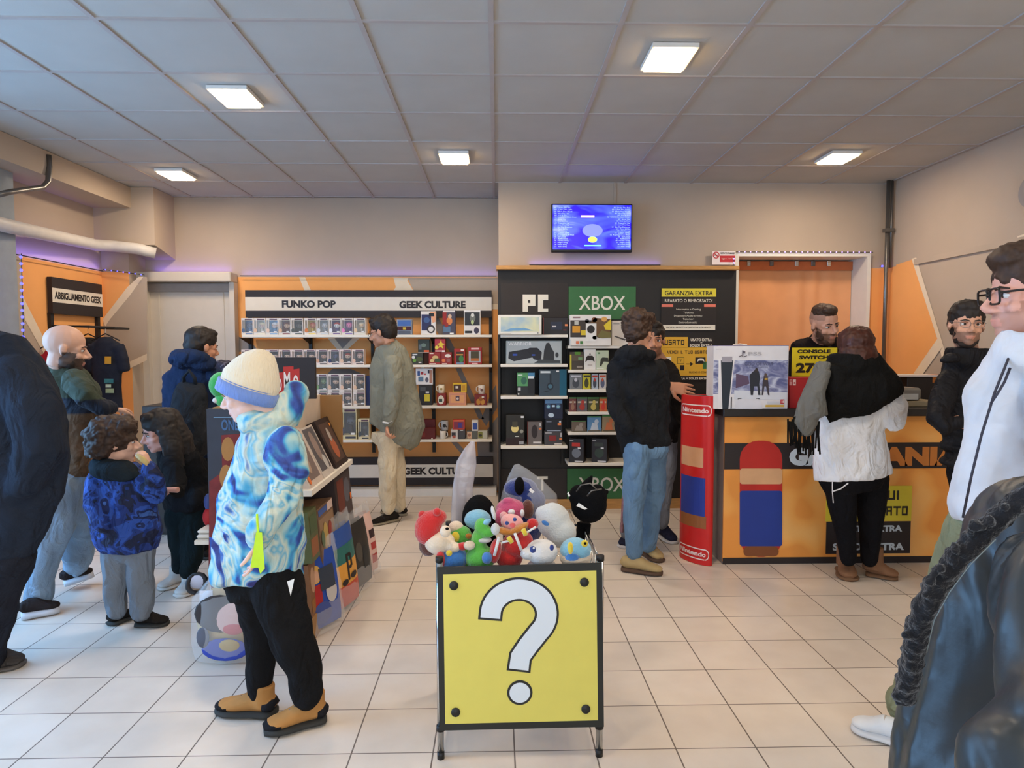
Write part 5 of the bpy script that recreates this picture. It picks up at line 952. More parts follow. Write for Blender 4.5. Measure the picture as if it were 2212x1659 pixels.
# ================================================================ wire basket with the yellow board and the plush toys
YF0 = 2.33; XA, XB = -.206, .370; YB0 = 2.83; ZTOP = .725
t = thing('wire_basket', 'chrome wire basket stand on four posts filled with plush toys', 'display basket', ((XA+XB)/2, (YF0+YB0)/2, 0))
for x in (XA, XB):
    for y in (YF0+.02, YB0):
        b = MB(); b.cyl((x, y, .025), (x, y, ZTOP+.012), .0125, M_chrome, 14); b.build('leg', t, True)
        for pn, z0, z1, r_k in (('foot', 0, .026, .0135), ('collar', .105, .125, .0155), ('end_cap', ZTOP, ZTOP+.018, .0145)): b = MB(); b.cyl((x, y, z0), (x, y, z1), r_k, M_dark, 14); b.build(pn, t, True)
for z in (.13, .52):
    b = MB()
    for y in (YF0+.02, YB0):
        for dz in (0, .03): b.tube([(XA, y, z+dz), ((XA+XB)/2, y, z+dz), (XB, y, z+dz)], .003, M_chrome)
        n = 18
        b.tube([(XA+(XB-XA)*i/n, y, z+(.03 if i % 2 else 0)) for i in range(n+1)], .002, M_chrome, 6)
    for x in (XA, XB):
        for dz in (0, .03): b.tube([(x, YF0+.02, z+dz), (x, 2.6, z+dz), (x, YB0, z+dz)], .003, M_chrome)
    for i in range(1, 24): x = XA+(XB-XA)*i/24; b.tube([(x, YF0+.02, z+.03), (x, 2.6, z+.03), (x, YB0, z+.03)], .002, M_chrome, 6)
    b.build('wire_shelf', t, True)
for x, ya, yb in ((XA, YF0+.02, YB0), (XB, YF0+.02, YB0)):
    b = MB()
    for z in [.2+.065*i for i in range(9)]: b.tube([(x, ya, z), (x, (ya+yb)/2, z), (x, yb, z)], .0022, M_chrome, 6)
    for i in range(1, 12): y = ya+(yb-ya)*i/12; b.tube([(x, y, .16), (x, y, .4), (x, y, .72)], .0022, M_chrome, 6)
    n = 22; b.tube([(x, ya+(yb-ya)*i/n, ZTOP-.03+(.028 if i % 2 else 0)) for i in range(n+1)], .0022, M_chrome, 6); b.tube([(x, ya, ZTOP), (x, (ya+yb)/2, ZTOP), (x, yb, ZTOP)], .0032, M_chrome); b.build('wire_side', t, True)
b = MB()
for z in [.2+.065*i for i in range(9)]: b.tube([(XA, YB0, z), (.08, YB0, z), (XB, YB0, z)], .0022, M_chrome, 6)
b.tube([(XA, YB0, ZTOP), (.08, YB0, ZTOP), (XB, YB0, ZTOP)], .0032, M_chrome); b.build('wire_back', t, True)
# board
M_by = mat('board_yellow', (226, 214, 104), .45, var=.02); M_bw = mat('board_white', (224, 234, 244), .4, var=0); M_bk = mat('board_black', (38, 40, 38), .5, var=.04)
t = thing('display_board', 'square yellow board with a white question mark and black border on the wire basket', 'sign board', (.08, YF0, .12))
C4 = [P(x, y, YF0-.004) for x, y in ((949.3, 1578.6), (1304.6, 1570), (1300.7, 1216.6), (944, 1226))]
def bl(u, v, off=0): q = C4[0].lerp(C4[1], u).lerp(C4[3].lerp(C4[2], u), v); return V((q.x, q.y-off, q.z))
b = MB(); b.add([bl(*c) for c in ((0, 0), (1, 0), (1, 1), (0, 1))]+[bl(c[0], c[1], -.008) for c in ((0, 0), (1, 0), (1, 1), (0, 1))], [(0, 1, 2, 3), (7, 6, 5, 4), (0, 4, 5, 1), (1, 5, 6, 2), (2, 6, 7, 3), (3, 7, 4, 0)], M_bk); b.build('board', t)
b = MB(); b.face([bl(.036, .042, .0008), bl(.964, .042, .0008), bl(.964, .958, .0008), bl(.036, .958, .0008)], M_by); b.build('yellow_face', t)
ux = (bl(1, .5)-bl(0, .5)).normalized(); uz = (bl(.5, 1)-bl(.5, 0)).normalized(); cc = bl(.49, .50, .0016)
def qmark(b, hw, m, off):
    # a plain round question mark: a bent stroke and a dot
    cen = [(-.088, .118)]+[(.0+.100*math.cos(math.radians(a)), .118+.092*math.sin(math.radians(a))) for a in range(172, -50, -6)]+[(.032, .004), (.004, -.036), (-.002, -.078)]
    cen[0] = (-.101, .112); L, Rr = [], []
    for i, (x, z) in enumerate(cen):
        x0, z0 = cen[max(i-1, 0)]; x1, z1 = cen[min(i+1, len(cen)-1)]; dx, dz = x1-x0, z1-z0; n_ = math.hypot(dx, dz); dx, dz = dx/n_, dz/n_
        ex = (hw-.030 if i in (0, len(cen)-1) else 0)*(-1 if i == 0 else 1); x += dx*ex; z += dz*ex
        L.append(cc+ux*(x-dz*hw)+uz*(z+dx*hw)-V((0, off, 0))); Rr.append(cc+ux*(x+dz*hw)+uz*(z-dx*hw)-V((0, off, 0)))
    for i in range(len(cen)-1): b.face([L[i], L[i+1], Rr[i+1], Rr[i]], m)
    b.disc(cc+uz*(-.168)-V((0, off, 0)), hw*1.06, ux, uz, m, 28)
cc = cc+uz*.004
b = MB(); qmark(b, .043, M_bk, 0); qmark(b, .035, M_bw, .0012); b.build('question_mark', t)
for u in (.10, .89):
    for v in (.115, .89): c = bl(u, v, .0); b = MB(); b.cyl(c+V((0, -.006, 0)), c, .016, M_bk, 20); b.build('screw_head', t, True)
# ---- plush toys
def plush_m(n, c, fuzz=.5): return mat('plush_'+n, c, .95, sheen=.5, bump=fuzz, bscale=150, var=.08)
def E(px_, py_, Y, rx, rz, ry=None, rot=0):
    k = Y/FPX; return (P(px_, py_, Y), (rx*k, (ry if ry else (rx+rz)/2)*k, rz*k), rot)
def plush(name, label, parts, cat='plush toy', vox=.005, fine=.0012):
    p0 = parts[0][2][0][0]; t = thing(name, label, cat, (p0.x, p0.y, .55)); made = {}
    for pn, m, els, *par in parts:
        b = MB()
        for c, r, rot in els: b.ell(c, r, m, M=Matrix.Rotation(math.radians(rot), 3, 'Y') if rot else None, n=16, k=10)
        small = max(els[0][1]) < .022
        if small: made[pn] = b.build(pn, t, True)
        else: made[pn] = organic(pn, b, vox, t, 4, fine=fine)
    return t
red, cream, brn, blu, grn, yel = plush_m('red', (200, 40, 40)), plush_m('cream', (232, 214, 190)), plush_m('brown', (92, 48, 36)), plush_m('blue', (60, 120, 190)), plush_m('lime', (90, 180, 70)), plush_m('yellow', (226, 200, 60))
wht = plush_m('white', (226, 226, 226)); sky = plush_m('sky', (130, 190, 220)); pnk = plush_m('pink', (200, 80, 120)); skn = plush_m('peach', (236, 170, 170)); org_ = plush_m('ochre', (190, 120, 40)); blk = plush_m('black', (30, 32, 36)); blk = mat('plush_black2', (16, 17, 20), .95, bump=.5, bscale=150, spec=.1); nvy = plush_m('navy', (40, 60, 130)); lgr = plush_m('pale_grey', (200, 204, 204)); dgr = plush_m('dark_green', (44, 54, 44))
plush('plush_toy', 'plush bear in a red hood and blue body at the left edge of the basket', [('head', cream, [E(950, 1172, 2.45, 34, 26), E(978, 1182, 2.42, 18, 12)]), ('hood', red, [E(925, 1140, 2.47, 30, 38, rot=10), E(935, 1122, 2.47, 32, 20, rot=-20)]), ('nape', brn, [E(926, 1178, 2.49, 22, 24)]), ('ear', red, [E(912, 1112, 2.47, 9, 9)]), ('ear', red, [E(944, 1106, 2.44, 9, 9)]), ('muzzle', cream, [E(962, 1148, 2.38, 12, 13)]), ('nose', blk, [E(966, 1142, 2.35, 4, 3)]), ('body', blu, [E(978, 1206, 2.44, 34, 26), E(980, 1240, 2.45, 34, 30)]), ('arm', red, [E(953, 1207, 2.41, 11, 18, rot=-10)]), ('arm', red, [E(1000, 1180, 2.42, 14, 9)]), ('paw', cream, [E(1014, 1178, 2.40, 13, 10)]), ('button', yel, [E(970, 1195, 2.375, 7, 7, 3)])])
plush('plush_toy', 'small green and yellow plush with cream top between red hood and green plush', [('body', grn, [E(995, 1160, 2.56, 26, 26), E(1000, 1200, 2.56, 30, 40)]), ('head', cream, [E(985, 1138, 2.56, 17, 13)]), ('patch', yel, [E(984, 1160, 2.48, 9, 12, 4)]), ('button', org_, [E(1012, 1158, 2.49, 7, 6, 4)])])
plush('plush_toy', 'large black dome shaped plush at the back of the basket', [('body', blk, [E(1035, 1120, 2.70, 38, 52), E(1035, 1180, 2.70, 40, 60)])])
plush('plush_toy', 'light blue round plush ball in front of the black dome', [('body', sky, [E(1032, 1122, 2.60, 30, 22)]), ('base', blk, [E(1032, 1165, 2.64, 26, 30)])])
plush('plush_toy', 'bright green long necked plush animal with a grey collar in the basket', [('body', grn, [E(1038, 1205, 2.43, 34, 28), E(1034, 1170, 2.44, 17, 30), E(1052, 1150, 2.42, 18, 12), E(1040, 1138, 2.43, 16, 20)]), ('collar', lgr, [E(1044, 1166, 2.42, 20, 7)]), ('ear', sky, [E(1050, 1128, 2.42, 12, 6, rot=-25)]), ('snout', lgr, [E(1070, 1143, 2.38, 10, 13)]), ('eye', blk, [E(1060, 1131, 2.36, 3, 4)]), ('horn', wht, [E(1066, 1108, 2.43, 5, 17, rot=-12)]), ('foot', blu, [E(1052, 1205, 2.37, 12, 14)])])
plush('plush_toy', 'magenta furred plush with a pink face lying on top of the pile', [('head', pnk, [E(1103, 1102, 2.66, 34, 26), E(1080, 1118, 2.62, 12, 20), E(1098, 1082, 2.64, 14, 8)]), ('ear', skn, [E(1088, 1114, 2.52, 9, 9)]), ('body', brn, [E(1115, 1160, 2.66, 30, 40)]), ('stripe', brn, [E(1140, 1100, 2.66, 14, 22)]), ('eye', wht, [E(1105, 1106, 2.54, 8, 6)]), ('eye', wht, [E(1128, 1108, 2.54, 5, 8)])])
t = plush('plush_toy', 'red plush doll with white stripes and yellow patches in the middle of the pile', [('body', red, [E(1118, 1175, 2.46, 36, 30, rot=-20), E(1100, 1205, 2.46, 30, 24)]), ('head', skn, [E(1106, 1128, 2.46, 26, 18, rot=12)]), ('scarf', org_, [E(1120, 1142, 2.42, 26, 8, rot=-28), E(1090, 1148, 2.42, 18, 8, rot=15)]), ('arm', red, [E(1150, 1132, 2.46, 14, 13)]), ('arm', red, [E(1070, 1190, 2.40, 13, 28, rot=8)]), ('nose', plush_m('rose', (226, 96, 96)), [E(1107, 1135, 2.36, 7, 6)]), ('eye', nvy, [E(1095, 1130, 2.35, 4.5, 4.5)]), ('eye', nvy, [E(1112, 1122, 2.35, 4.5, 4.5)])])
b = MB()
for (x0, y0), (x1, y1), r_k, m in (((1112, 1152), (1126, 1188), .0055, wht), ((1084, 1172), (1108, 1166), .004, wht), ((1138, 1150), (1158, 1138), .004, wht), ((1078, 1160), (1068, 1200), .006, wht), ((1130, 1143), (1136, 1156), .009, yel), ((1098, 1160), (1106, 1172), .009, yel)):
    a, c = P(x0, y0, 2.362), P(x1, y1, 2.362); b.tube([a, (a+c)/2, c], r_k, m)
b.build('stripe', t, True)
plush('plush_toy', 'pale grey plush in a cloth bag right of the red doll', [('body', lgr, [E(1195, 1125, 2.56, 38, 40, rot=-15), E(1212, 1150, 2.54, 34, 34), E(1175, 1110, 2.56, 20, 18)]), ('print', blu, [E(1178, 1130, 2.455, 9, 5, 4, rot=30)])])
plush('plush_toy', 'white round plush animal head with two dark eyes at the front of the basket', [('head', wht, [E(1170, 1192, 2.40, 36, 28), E(1140, 1196, 2.38, 17, 13)]), ('eye', nvy, [E(1151, 1187, 2.315, 7, 8, 4)]), ('eye', nvy, [E(1192, 1183, 2.315, 5, 7, 4)]), ('glint', wht, [E(1153, 1184, 2.30, 2.5, 2.5, 2)]), ('base', wht, [E(1170, 1225, 2.42, 34, 20)])])
plush('plush_toy', 'blue and cream ball plush with a yellow beak at the front right of the basket', [('body', cream, [E(1243, 1202, 2.41, 36, 28)]), ('cap', sky, [E(1243, 1188, 2.405, 35, 27)]), ('beak', yel, [E(1232, 1184, 2.30, 7, 15, 8)]), ('eye', yel, [E(1263, 1174, 2.335, 8, 8, 5)]), ('eye', blk, [E(1264, 1174, 2.318, 3, 3, 2)]), ('bib', blu, [E(1236, 1204, 2.315, 18, 9, 6)]), ('base', cream, [E(1243, 1232, 2.42, 34, 22)])])
t = thing('backpack', 'black plush backpack with two pointed ears above the right end of the basket', 'bag', (.36, 2.78, .80)); b = MB(); k = 2.74/FPX
for e in (E(1272, 1090, 2.74, 40, 40), E(1252, 1072, 2.74, 24, 26), E(1290, 1075, 2.74, 22, 30)): b.ell(e[0], e[1], blk)
for (x, y), (x2, y2) in (((1262, 1056), (1280, 1026)), ((1296, 1072), (1315, 1060))):
    a, c = P(x, y, 2.74), P(x2, y2, 2.74); b.loft([(a, 14*k), ((a+c)/2, 9*k), (c, 2.5*k)], blk, n=10)
organic('body', b, .006, t, 4, fine=.0012)
b = MB(); a = [P(x, y, 2.655) for x, y in ((1245, 1062), (1255, 1048), (1275, 1044), (1290, 1058))]; b.tube(a, .003, M_grey); a = [P(x, y, 2.655) for x, y in ((1268, 1072), (1278, 1060), (1300, 1056))]; b.tube(a, .003, M_grey); b.build('piping', t, True)
b = MB(); b.face([P(x, y, 2.64) for x, y in ((1245, 1093), (1263, 1101), (1269, 1099), (1250, 1086))], M_price); b.face([P(x, y, 2.66) for x, y in ((1225, 1066), (1229, 1074), (1232, 1071), (1228, 1062))], M_price); b.build('price_tag', t)
b = MB(); b.loft([(P(1262, 1130, 2.78), .03, .02), (P(1255, 1180, 2.78), .03, .02), (P(1252, 1215, 2.78), .025, .02)], blk, n=10); b.build('strap', t, True)
t = thing('bagged_plush', 'blue and black plush in a pointed clear bag at the back of the basket', 'plush toy', (.0, 2.78, .6)); b = MB()
for e in (E(1125, 1055, 2.78, 38, 24), E(1140, 1080, 2.78, 40, 30), E(1135, 1130, 2.78, 40, 50)): b.ell(e[0], e[1], nvy)
organic('body', b, .007, t, 4, fine=.001); b = MB(); b.ell(*E(1122, 1050, 2.70, 11, 20)[:2], blk); b.build('patch', t, True)
b = MB(); b.face([P(x, y, 2.69) for x, y in ((1142, 1059), (1150, 1066), (1155, 1062), (1146, 1054))][::-1], M_price); b.build('price_tag', t)
b = MB(); k = 2.78/FPX; b.loft([(P(1150, 1130, 2.78), 60*k, 40*k), (P(1140, 1085, 2.78), 66*k, 36*k), (P(1128, 1050, 2.78), 46*k, 24*k), (P(1120, 1020, 2.78), 22*k, 8*k), (P(1115, 1003, 2.78), 5*k, 3*k)], M_bag, n=18, cap=False); b.build('clear_bag', t, True)
t = thing('bagged_plush', 'grey item in a tall upright clear bag at the back left of the basket', 'plush toy', (-.14, 2.78, .6)); k = 2.78/FPX
b = MB(); b.loft([(P(1000, 1180, 2.78), 16*k, 8*k), (P(997, 1100, 2.78), 12*k, 8*k), (P(996, 1040, 2.78), 10*k, 6*k)], mat('grey_cloth', (120, 116, 128), .9), n=12); b.build('body', t, True)
b = MB(); b.loft([(P(1000, 1190, 2.78), 26*k, 14*k), (P(998, 1100, 2.78), 24*k, 14*k), (P(1000, 1050, 2.78), 22*k, 12*k), (P(1008, 1000, 2.78), 22*k, 8*k), (P(1016, 970, 2.78), 12*k, 4*k), (P(1022, 953, 2.78), 4*k, 2*k)], mat('clear_bag_grey', (214, 206, 210), .15, alpha=.5, spec=1, var=.1, bump=.6, bscale=20), n=16, cap=False); b.build('clear_bag', t, True)
# clothing display at the left wall
t = thing('clothes_sign', 'black and cream sign with dark lettering on the left wall above the clothes rail', 'sign', (-3.72, 6.05, 1.77))
b = MB(); y0, y1 = 5.70, 6.41; b.box((XL+.01, y0, 1.775), (XL+.05, y1, 2.08), M_signb); b.box((XL+.05, y0, 1.87), (XL+.052, y1, 1.99), M_sign); b.build('board', t)
q = MB(); q.text('ABBIGLIAMENTO GEEK', (XL+.054, (y0+y1)/2, 1.93), .66, .062, M_ink, ux=V((0, 1, 0)), uz=UZ, bold=.035); q.build('lettering', t)
t = thing('clothes_rail', 'dark metal rail with hanging dark shirts below the sign on the left wall', 'clothes rail', (-3.6, 6.05, .9))
b = MB()
for y in (5.72, 6.38): b.box((XL, y-.02, .5), (XL+.03, y+.02, 1.78), M_black)
b.build('upright', t); b = MB(); b.tube([(XL+.03, 5.72, 1.67), (XL+.33, 5.72, 1.665), (XL+.35, 6.05, 1.665), (XL+.3, 6.38, 1.665), (XL+.03, 6.38, 1.67)], .010, M_dark); b.build('rail', t)
M_tee = mat('shirt_navy', (26, 30, 44), .9, bump=.3, bscale=40)
def tee(lbl, px_, Y, ytop, ybot, w, m, prints=()):
    c = P(px_, ytop, Y); k = Y/FPX; zb = P(px_, ybot, Y).z; t = thing('hanging_shirt', lbl, 'shirt', (c.x, Y, zb)); b = MB(); W_ = w*k
    b.loft([((c.x, Y, zb), W_*.9, .05), ((c.x, Y, (zb+c.z)/2), W_*.82, .06), ((c.x, Y, c.z-.14), W_*.86, .055), ((c.x, Y, c.z-.05), W_*.8, .05), ((c.x, Y, c.z), W_*.3, .03)], m, n=18)
    for s in (-1, 1): b.loft([((c.x+s*W_*.7, Y, c.z-.07), .05), ((c.x+s*W_*.98, Y, c.z-.2), .05), ((c.x+s*W_*1.02, Y, c.z-.3), .045)], m, n=10)
    organic('shirt', b, .010, t, 5, amp=.012, fscale=8)
    b = MB(); b.tube([(c.x-.12, Y, c.z-.03), (c.x, Y, c.z+.03), (c.x+.12, Y, c.z-.03)], .006, M_dark); b.tube([(c.x, Y, c.z+.03), (c.x, Y, c.z+.07), (c.x+.02, Y, c.z+.09)], .003, M_chrome); b.build('hanger', t)
    if prints:
        b = MB()
        for x0, y0, x1, y1, mm in prints: b.face([P(x0, y1, Y-.10), P(x1, y1, Y-.10), P(x1, y0, Y-.10), P(x0, y0, Y-.085)], mm)
        b.build('print', t)
tee('dark navy hanging shirt with small orange and teal prints, nearest on the rail', 228, 5.96, 728, 890, 36, M_tee, ((226, 770, 240, 786, W((210, 150, 40))), (225, 818, 245, 828, W((50, 110, 110))), (228, 830, 240, 837, W((190, 200, 170))), (228, 839, 246, 849, W((150, 160, 120)))))
tee('black hanging shirt behind the navy one on the rail', 190, 6.05, 728, 880, 34, mat('shirt_black', (20, 20, 24), .9))
tee('red hanging shirt at the left end of the rail behind the bald man', 112, 5.60, 748, 880, 20, mat('shirt_red', (190, 30, 50), .9))
b = MB(); p0, p1 = P(306, 879, 5.3), P(362, 866, 5.3); b.box((p0.x, 5.3, 0), (p1.x, 5.75, 1.03), mat('cabinet_dark', (52, 48, 46), .5), bev=.006); tag(b.build('low_cabinet'), 'dark low cabinet in front of the closed white door', 'cabinet')
# ================================================================ people
def zone(c, k=1): return tuple(x*k for x in lin(c)[:3])
def skin_mat(n, c): return mat('skin_'+n, c, .5, var=.05, scale=20, bump=.05, bscale=120, vcol=True)
def headM(px_, py_, Y, size, heading, pitch=0, roll=0):
    c = P(px_, py_, Y); s = size*Y/FPX/.235; h = math.radians(heading); f = V((math.sin(h), math.cos(h), 0)); r = V((math.cos(h), -math.sin(h), 0)); M = Matrix((r, f, UZ)).transposed()
    M = M @ Matrix.Rotation(-math.radians(pitch), 3, 'X') @ Matrix.Rotation(math.radians(roll), 3, 'Y'); return c, M, s
def add_head(b, H, m, nose=1):
    c, M, s = H
    def e(p, r, n=16, k=12): b.ell(c+M @ (V(p)*s), tuple(x*s for x in r), m, M=M, n=n, k=k)
    e((0, -.012, .032), (.074, .094, .084)); e((0, .026, -.042), (.056, .060, .074)); e((0, .030, -.075), (.044, .052, .036)); e((0, .066, -.096), (.022, .018, .017)); e((0, .070, .014), (.046, .014, .010)); e((0, .050, -.002), (.058, .03, .03))
    for s_ in (-1, 1):
        e((s_*.036, .052, -.034), (.022, .024, .020)); e((s_*.076, -.006, -.012), (.009, .018, .029)); e((s_*.045, .01, -.07), (.016, .035, .025)); e((s_*.013, .092, -.040), (.009, .009, .008), 10, 8)
    L = lambda p: c+M @ (V(p)*s)
    b.loft([(L((0, .078, .008)), .008*s), (L((0, .092, -.012)), .009*s), (L((0, .108*nose, -.032)), .012*s), (L((0, .098, -.044)), .008*s)], m, n=10, side=M @ UX)
    e((0, .083, -.065), (.023, .009, .0055), 12, 8); e((0, .080, -.076), (.019, .010, .0065), 12, 8); e((0, .068, -.062), (.03, .02, .02), 12, 8)
    b.loft([(L((0, -.022, -.02)), .050*s), (L((0, -.026, -.07)), .050*s), (L((0, -.030, -.10)), .046*s)], m, n=14, side=M @ UX)
def head_extras(t, H, iris=(70, 50, 36), brow=(50, 36, 28)):
    c, M, s = H; L = lambda p: c+M @ (V(p)*s)
    for s_ in (-1, 1):
        b = MB(); b.ell(L((s_*.030, .066, -.003)), (.0145*s, .013*s, .0095*s), W((225, 220, 215)), M=M, n=14, k=10); b.ell(L((s_*.029, .0765, -.003)), (.0065*s, .004*s, .0065*s), W(iris), M=M, n=12, k=8); b.ell(L((s_*.029, .0798, -.003)), (.003*s, .002*s, .003*s), M_ink, M=M, n=8, k=6); b.build('eye', t, True)
        b = MB(); b.loft([(L((s_*.012, .084, .014)), .004*s, .003*s), (L((s_*.030, .083, .019)), .0045*s, .003*s), (L((s_*.05, .070, .013)), .0025*s, .002*s)], W(brow), n=8); b.build('eyebrow', t, True)
        b = MB(); b.loft([(L((s_*.016, .078, .003)), .0028*s), (L((s_*.030, .083, .0085)), .0032*s), (L((s_*.045, .070, .002)), .0026*s)], W((170, 120, 96)), n=8); b.build('eyelid', t, True)
def skin_col(H, base, lips=(176, 96, 86), stub=None, stubk=.5, scalp=None):
    c, M, s = H; MI = M.inverted(); B = zone(base); Lp = zone(lips); S = zone(stub) if stub else None; Sc = zone(scalp) if scalp else None
    def f(p):
        q = (MI @ (p-c))/s
        if q.length > .19: return B
        if abs(q.x) < .021 and q.y > .078 and -.080 < q.z < -.061: return tuple(B[i]*.45+Lp[i]*.55 for i in range(3))
        if S:
            # moustache, chin and cheeks
            k = 0
            if q.z < -.045 and q.z > -.13 and q.y > -.02: k = 1
            if q.z < -.02 and q.y < .05 and q.y > -.01 and abs(q.x) > .04: k = 1
            if abs(q.x) < .035 and q.y > .07 and -.060 < q.z < -.047: k = 1
            if k: return tuple(B[i]*(1-stubk)+S[i]*stubk for i in range(3))
        if Sc and q.z > .035 and q.y < .06: return tuple(B[i]*.6+Sc[i]*.4 for i in range(3))
        return B
    return f
def hair(t, H, els, m, amp=.006, fine=.003, vox=.006, fs=26, name='hair'):
    c, M, s = H; b = MB()
    for e in els:
        if not isinstance(e[0], list): b.ell(c+M @ (V(e[0])*s), tuple(x*s for x in e[1]), m, M=M, n=16, k=12)
        else: b.loft([(c+M @ (V(p)*s), r*s, r2*s) for p, r, r2 in e[0]], m, n=12, side=M @ UX)
    return organic(name, b, vox, t, 3, amp=amp, fscale=fs, fine=fine)
SHORT = [((0, -.018, .046), (.083, .100, .083)), ((0, -.048, .0), (.074, .068, .075)), ((.066, -.018, .022), (.016, .042, .034)), ((-.066, -.018, .022), (.016, .042, .034)), ((0, .035, .092), (.06, .045, .028))]
def hand(b, wrist, d, nrm, m, s=1, curl=.5, spread=.06, thumb=1):
    # palm, four bent fingers of different lengths and a thumb from the side of the palm
    d = V(d).normalized(); nrm = V(nrm); nrm = (nrm-d*nrm.dot(d)).normalized(); sd = d.cross(nrm); w_ = V(wrist)
    b.loft([(w_-d*.03*s, .024*s, .018*s), (w_+d*.02*s, .030*s, .015*s), (w_+d*.055*s, .038*s, .014*s), (w_+d*.088*s, .038*s, .012*s), (w_+d*.096*s, .034*s, .008*s)], m, n=14, side=sd)
    for i, (o, L) in enumerate(((-.030, .064), (-.010, .074), (.010, .070), (.030, .056))):
        p = w_+d*(.086*s)+sd*(o*s); a = curl*(.55+.12*i); pts = [p-d*.015*s, p]; dd = (d+sd*(o*spread*20)).normalized(); ang = 0
        for seg in (.44, .32, .26):
            ang += a; v_ = dd*math.cos(ang)+nrm*math.sin(ang); p = p+v_*(L*seg*s*1.05); pts.append(p)
        b.loft([(q, r*s) for q, r in zip(pts, (.0085, .0092, .0084, .0078, .0066))], m, n=9, side=sd)
        b.ell(pts[-1], .0068*s, m, n=8, k=6)
    p = w_+d*.025*s-sd*(.026*s*thumb); pts = [p]; v_ = (d*.6-sd*.75*thumb+nrm*.25).normalized(); p = p+v_*.036*s; pts.append(p); v_ = (d*.85-sd*.3*thumb+nrm*.45).normalized(); p = p+v_*.030*s; pts.append(p); p = p+(v_+nrm*.4*curl).normalized()*.024*s; pts.append(p)
    b.loft([(q, r*s) for q, r in zip(pts, (.013, .0115, .010, .008))], m, n=9, side=nrm); b.ell(pts[-1], .008*s, m, n=8, k=6)
def chain(b, pts, m, k=1, ratio=None, side=UX, n=14, add=0):
    secs = []
    for q in pts:
        r = q[3]*q[2]/FPX*k+add; rr = q[4] if len(q) > 4 else (ratio or 1); secs.append((P(q[0], q[1], q[2]), r, r*rr))
    b.loft(secs, m, n=n, side=side)
    if ratio is None:
        for sc in (secs[0], secs[-1]): b.ell(sc[0], (sc[1]*.96, sc[2]*.96, sc[1]*.96), m, n=12, k=8)
def shoe(t, heel, toe, m, ms, w=.046, h=.075, shaft=0, sole=.022, sr=.045, laces=None, capm=None, lift=0, part='shoe'):
    heel, toe = V(heel), V(toe); ax = toe-heel; L = ax.length; ax.normalize(); up = UZ; sd = ax.cross(up).normalized(); up = sd.cross(ax)
    q = lambda u, v, x=0: heel+ax*(L*u)+up*v+sd*x
    b = MB(); S = [(-.02, .55, .5), (.04, .75, .8), (.2, .80, 1.0), (.38, .80, .98), (.52, .88, .78), (.68, .98, .60), (.84, .95, .50), (.95, .75, .42), (1.02, .4, .3)]
    b.loft([(q(u, sole*.6+h*hh/2), w*ww, h*hh/2) for u, ww, hh in S], m, n=16, side=sd)
    if shaft: b.loft([(q(.20, h*.5), sr, sr*1.15), (q(.19, h+shaft*.5), sr, sr*1.1), (q(.18, h+shaft), sr*1.02, sr*1.1)], m, n=16, side=sd)
    o = organic(part, b, .005, t, 3)
    b = MB(); b.loft([(q(u, sole*.5), w*ww*1.08, sole*.55) for u, ww, hh in ((-.035, .5, 0), (0, .8, 0), (.1, .95, 0), (.35, .92, 0), (.6, 1.08, 0), (.8, 1.1, 0), (.95, .88, 0), (1.03, .5, 0))], ms, n=16, side=sd); b.build('sole', o, True)
    if laces:
        b = MB()
        for i in range(4): u = .34+.08*i; z = sole*.6+h*(1.0-.10*i)-.002; b.tube([q(u, z-.008, -.022), q(u+.01, z+.003, 0), q(u, z-.008, .022)], .0022, laces, 6)
        b.build('laces', o, True)
    if capm:
        b = MB(); b.loft([(q(u, sole*.6+h*hh/2), w*ww, h*hh/2) for u, ww, hh in ((.76, .99, .46), (.88, .93, .44), (.97, .74, .40), (1.035, .42, .28))], capm, n=16, side=sd); b.build('toe_cap', o, True); b = MB(); b.loft([(q(u, sole*.6+h*hh/2), w*ww, h*hh/2) for u, ww, hh in ((-.03, .56, .55), (.03, .80, .78), (.14, .84, .8))], capm, n=16, side=sd); b.build('heel_cap', o, True)
    return o
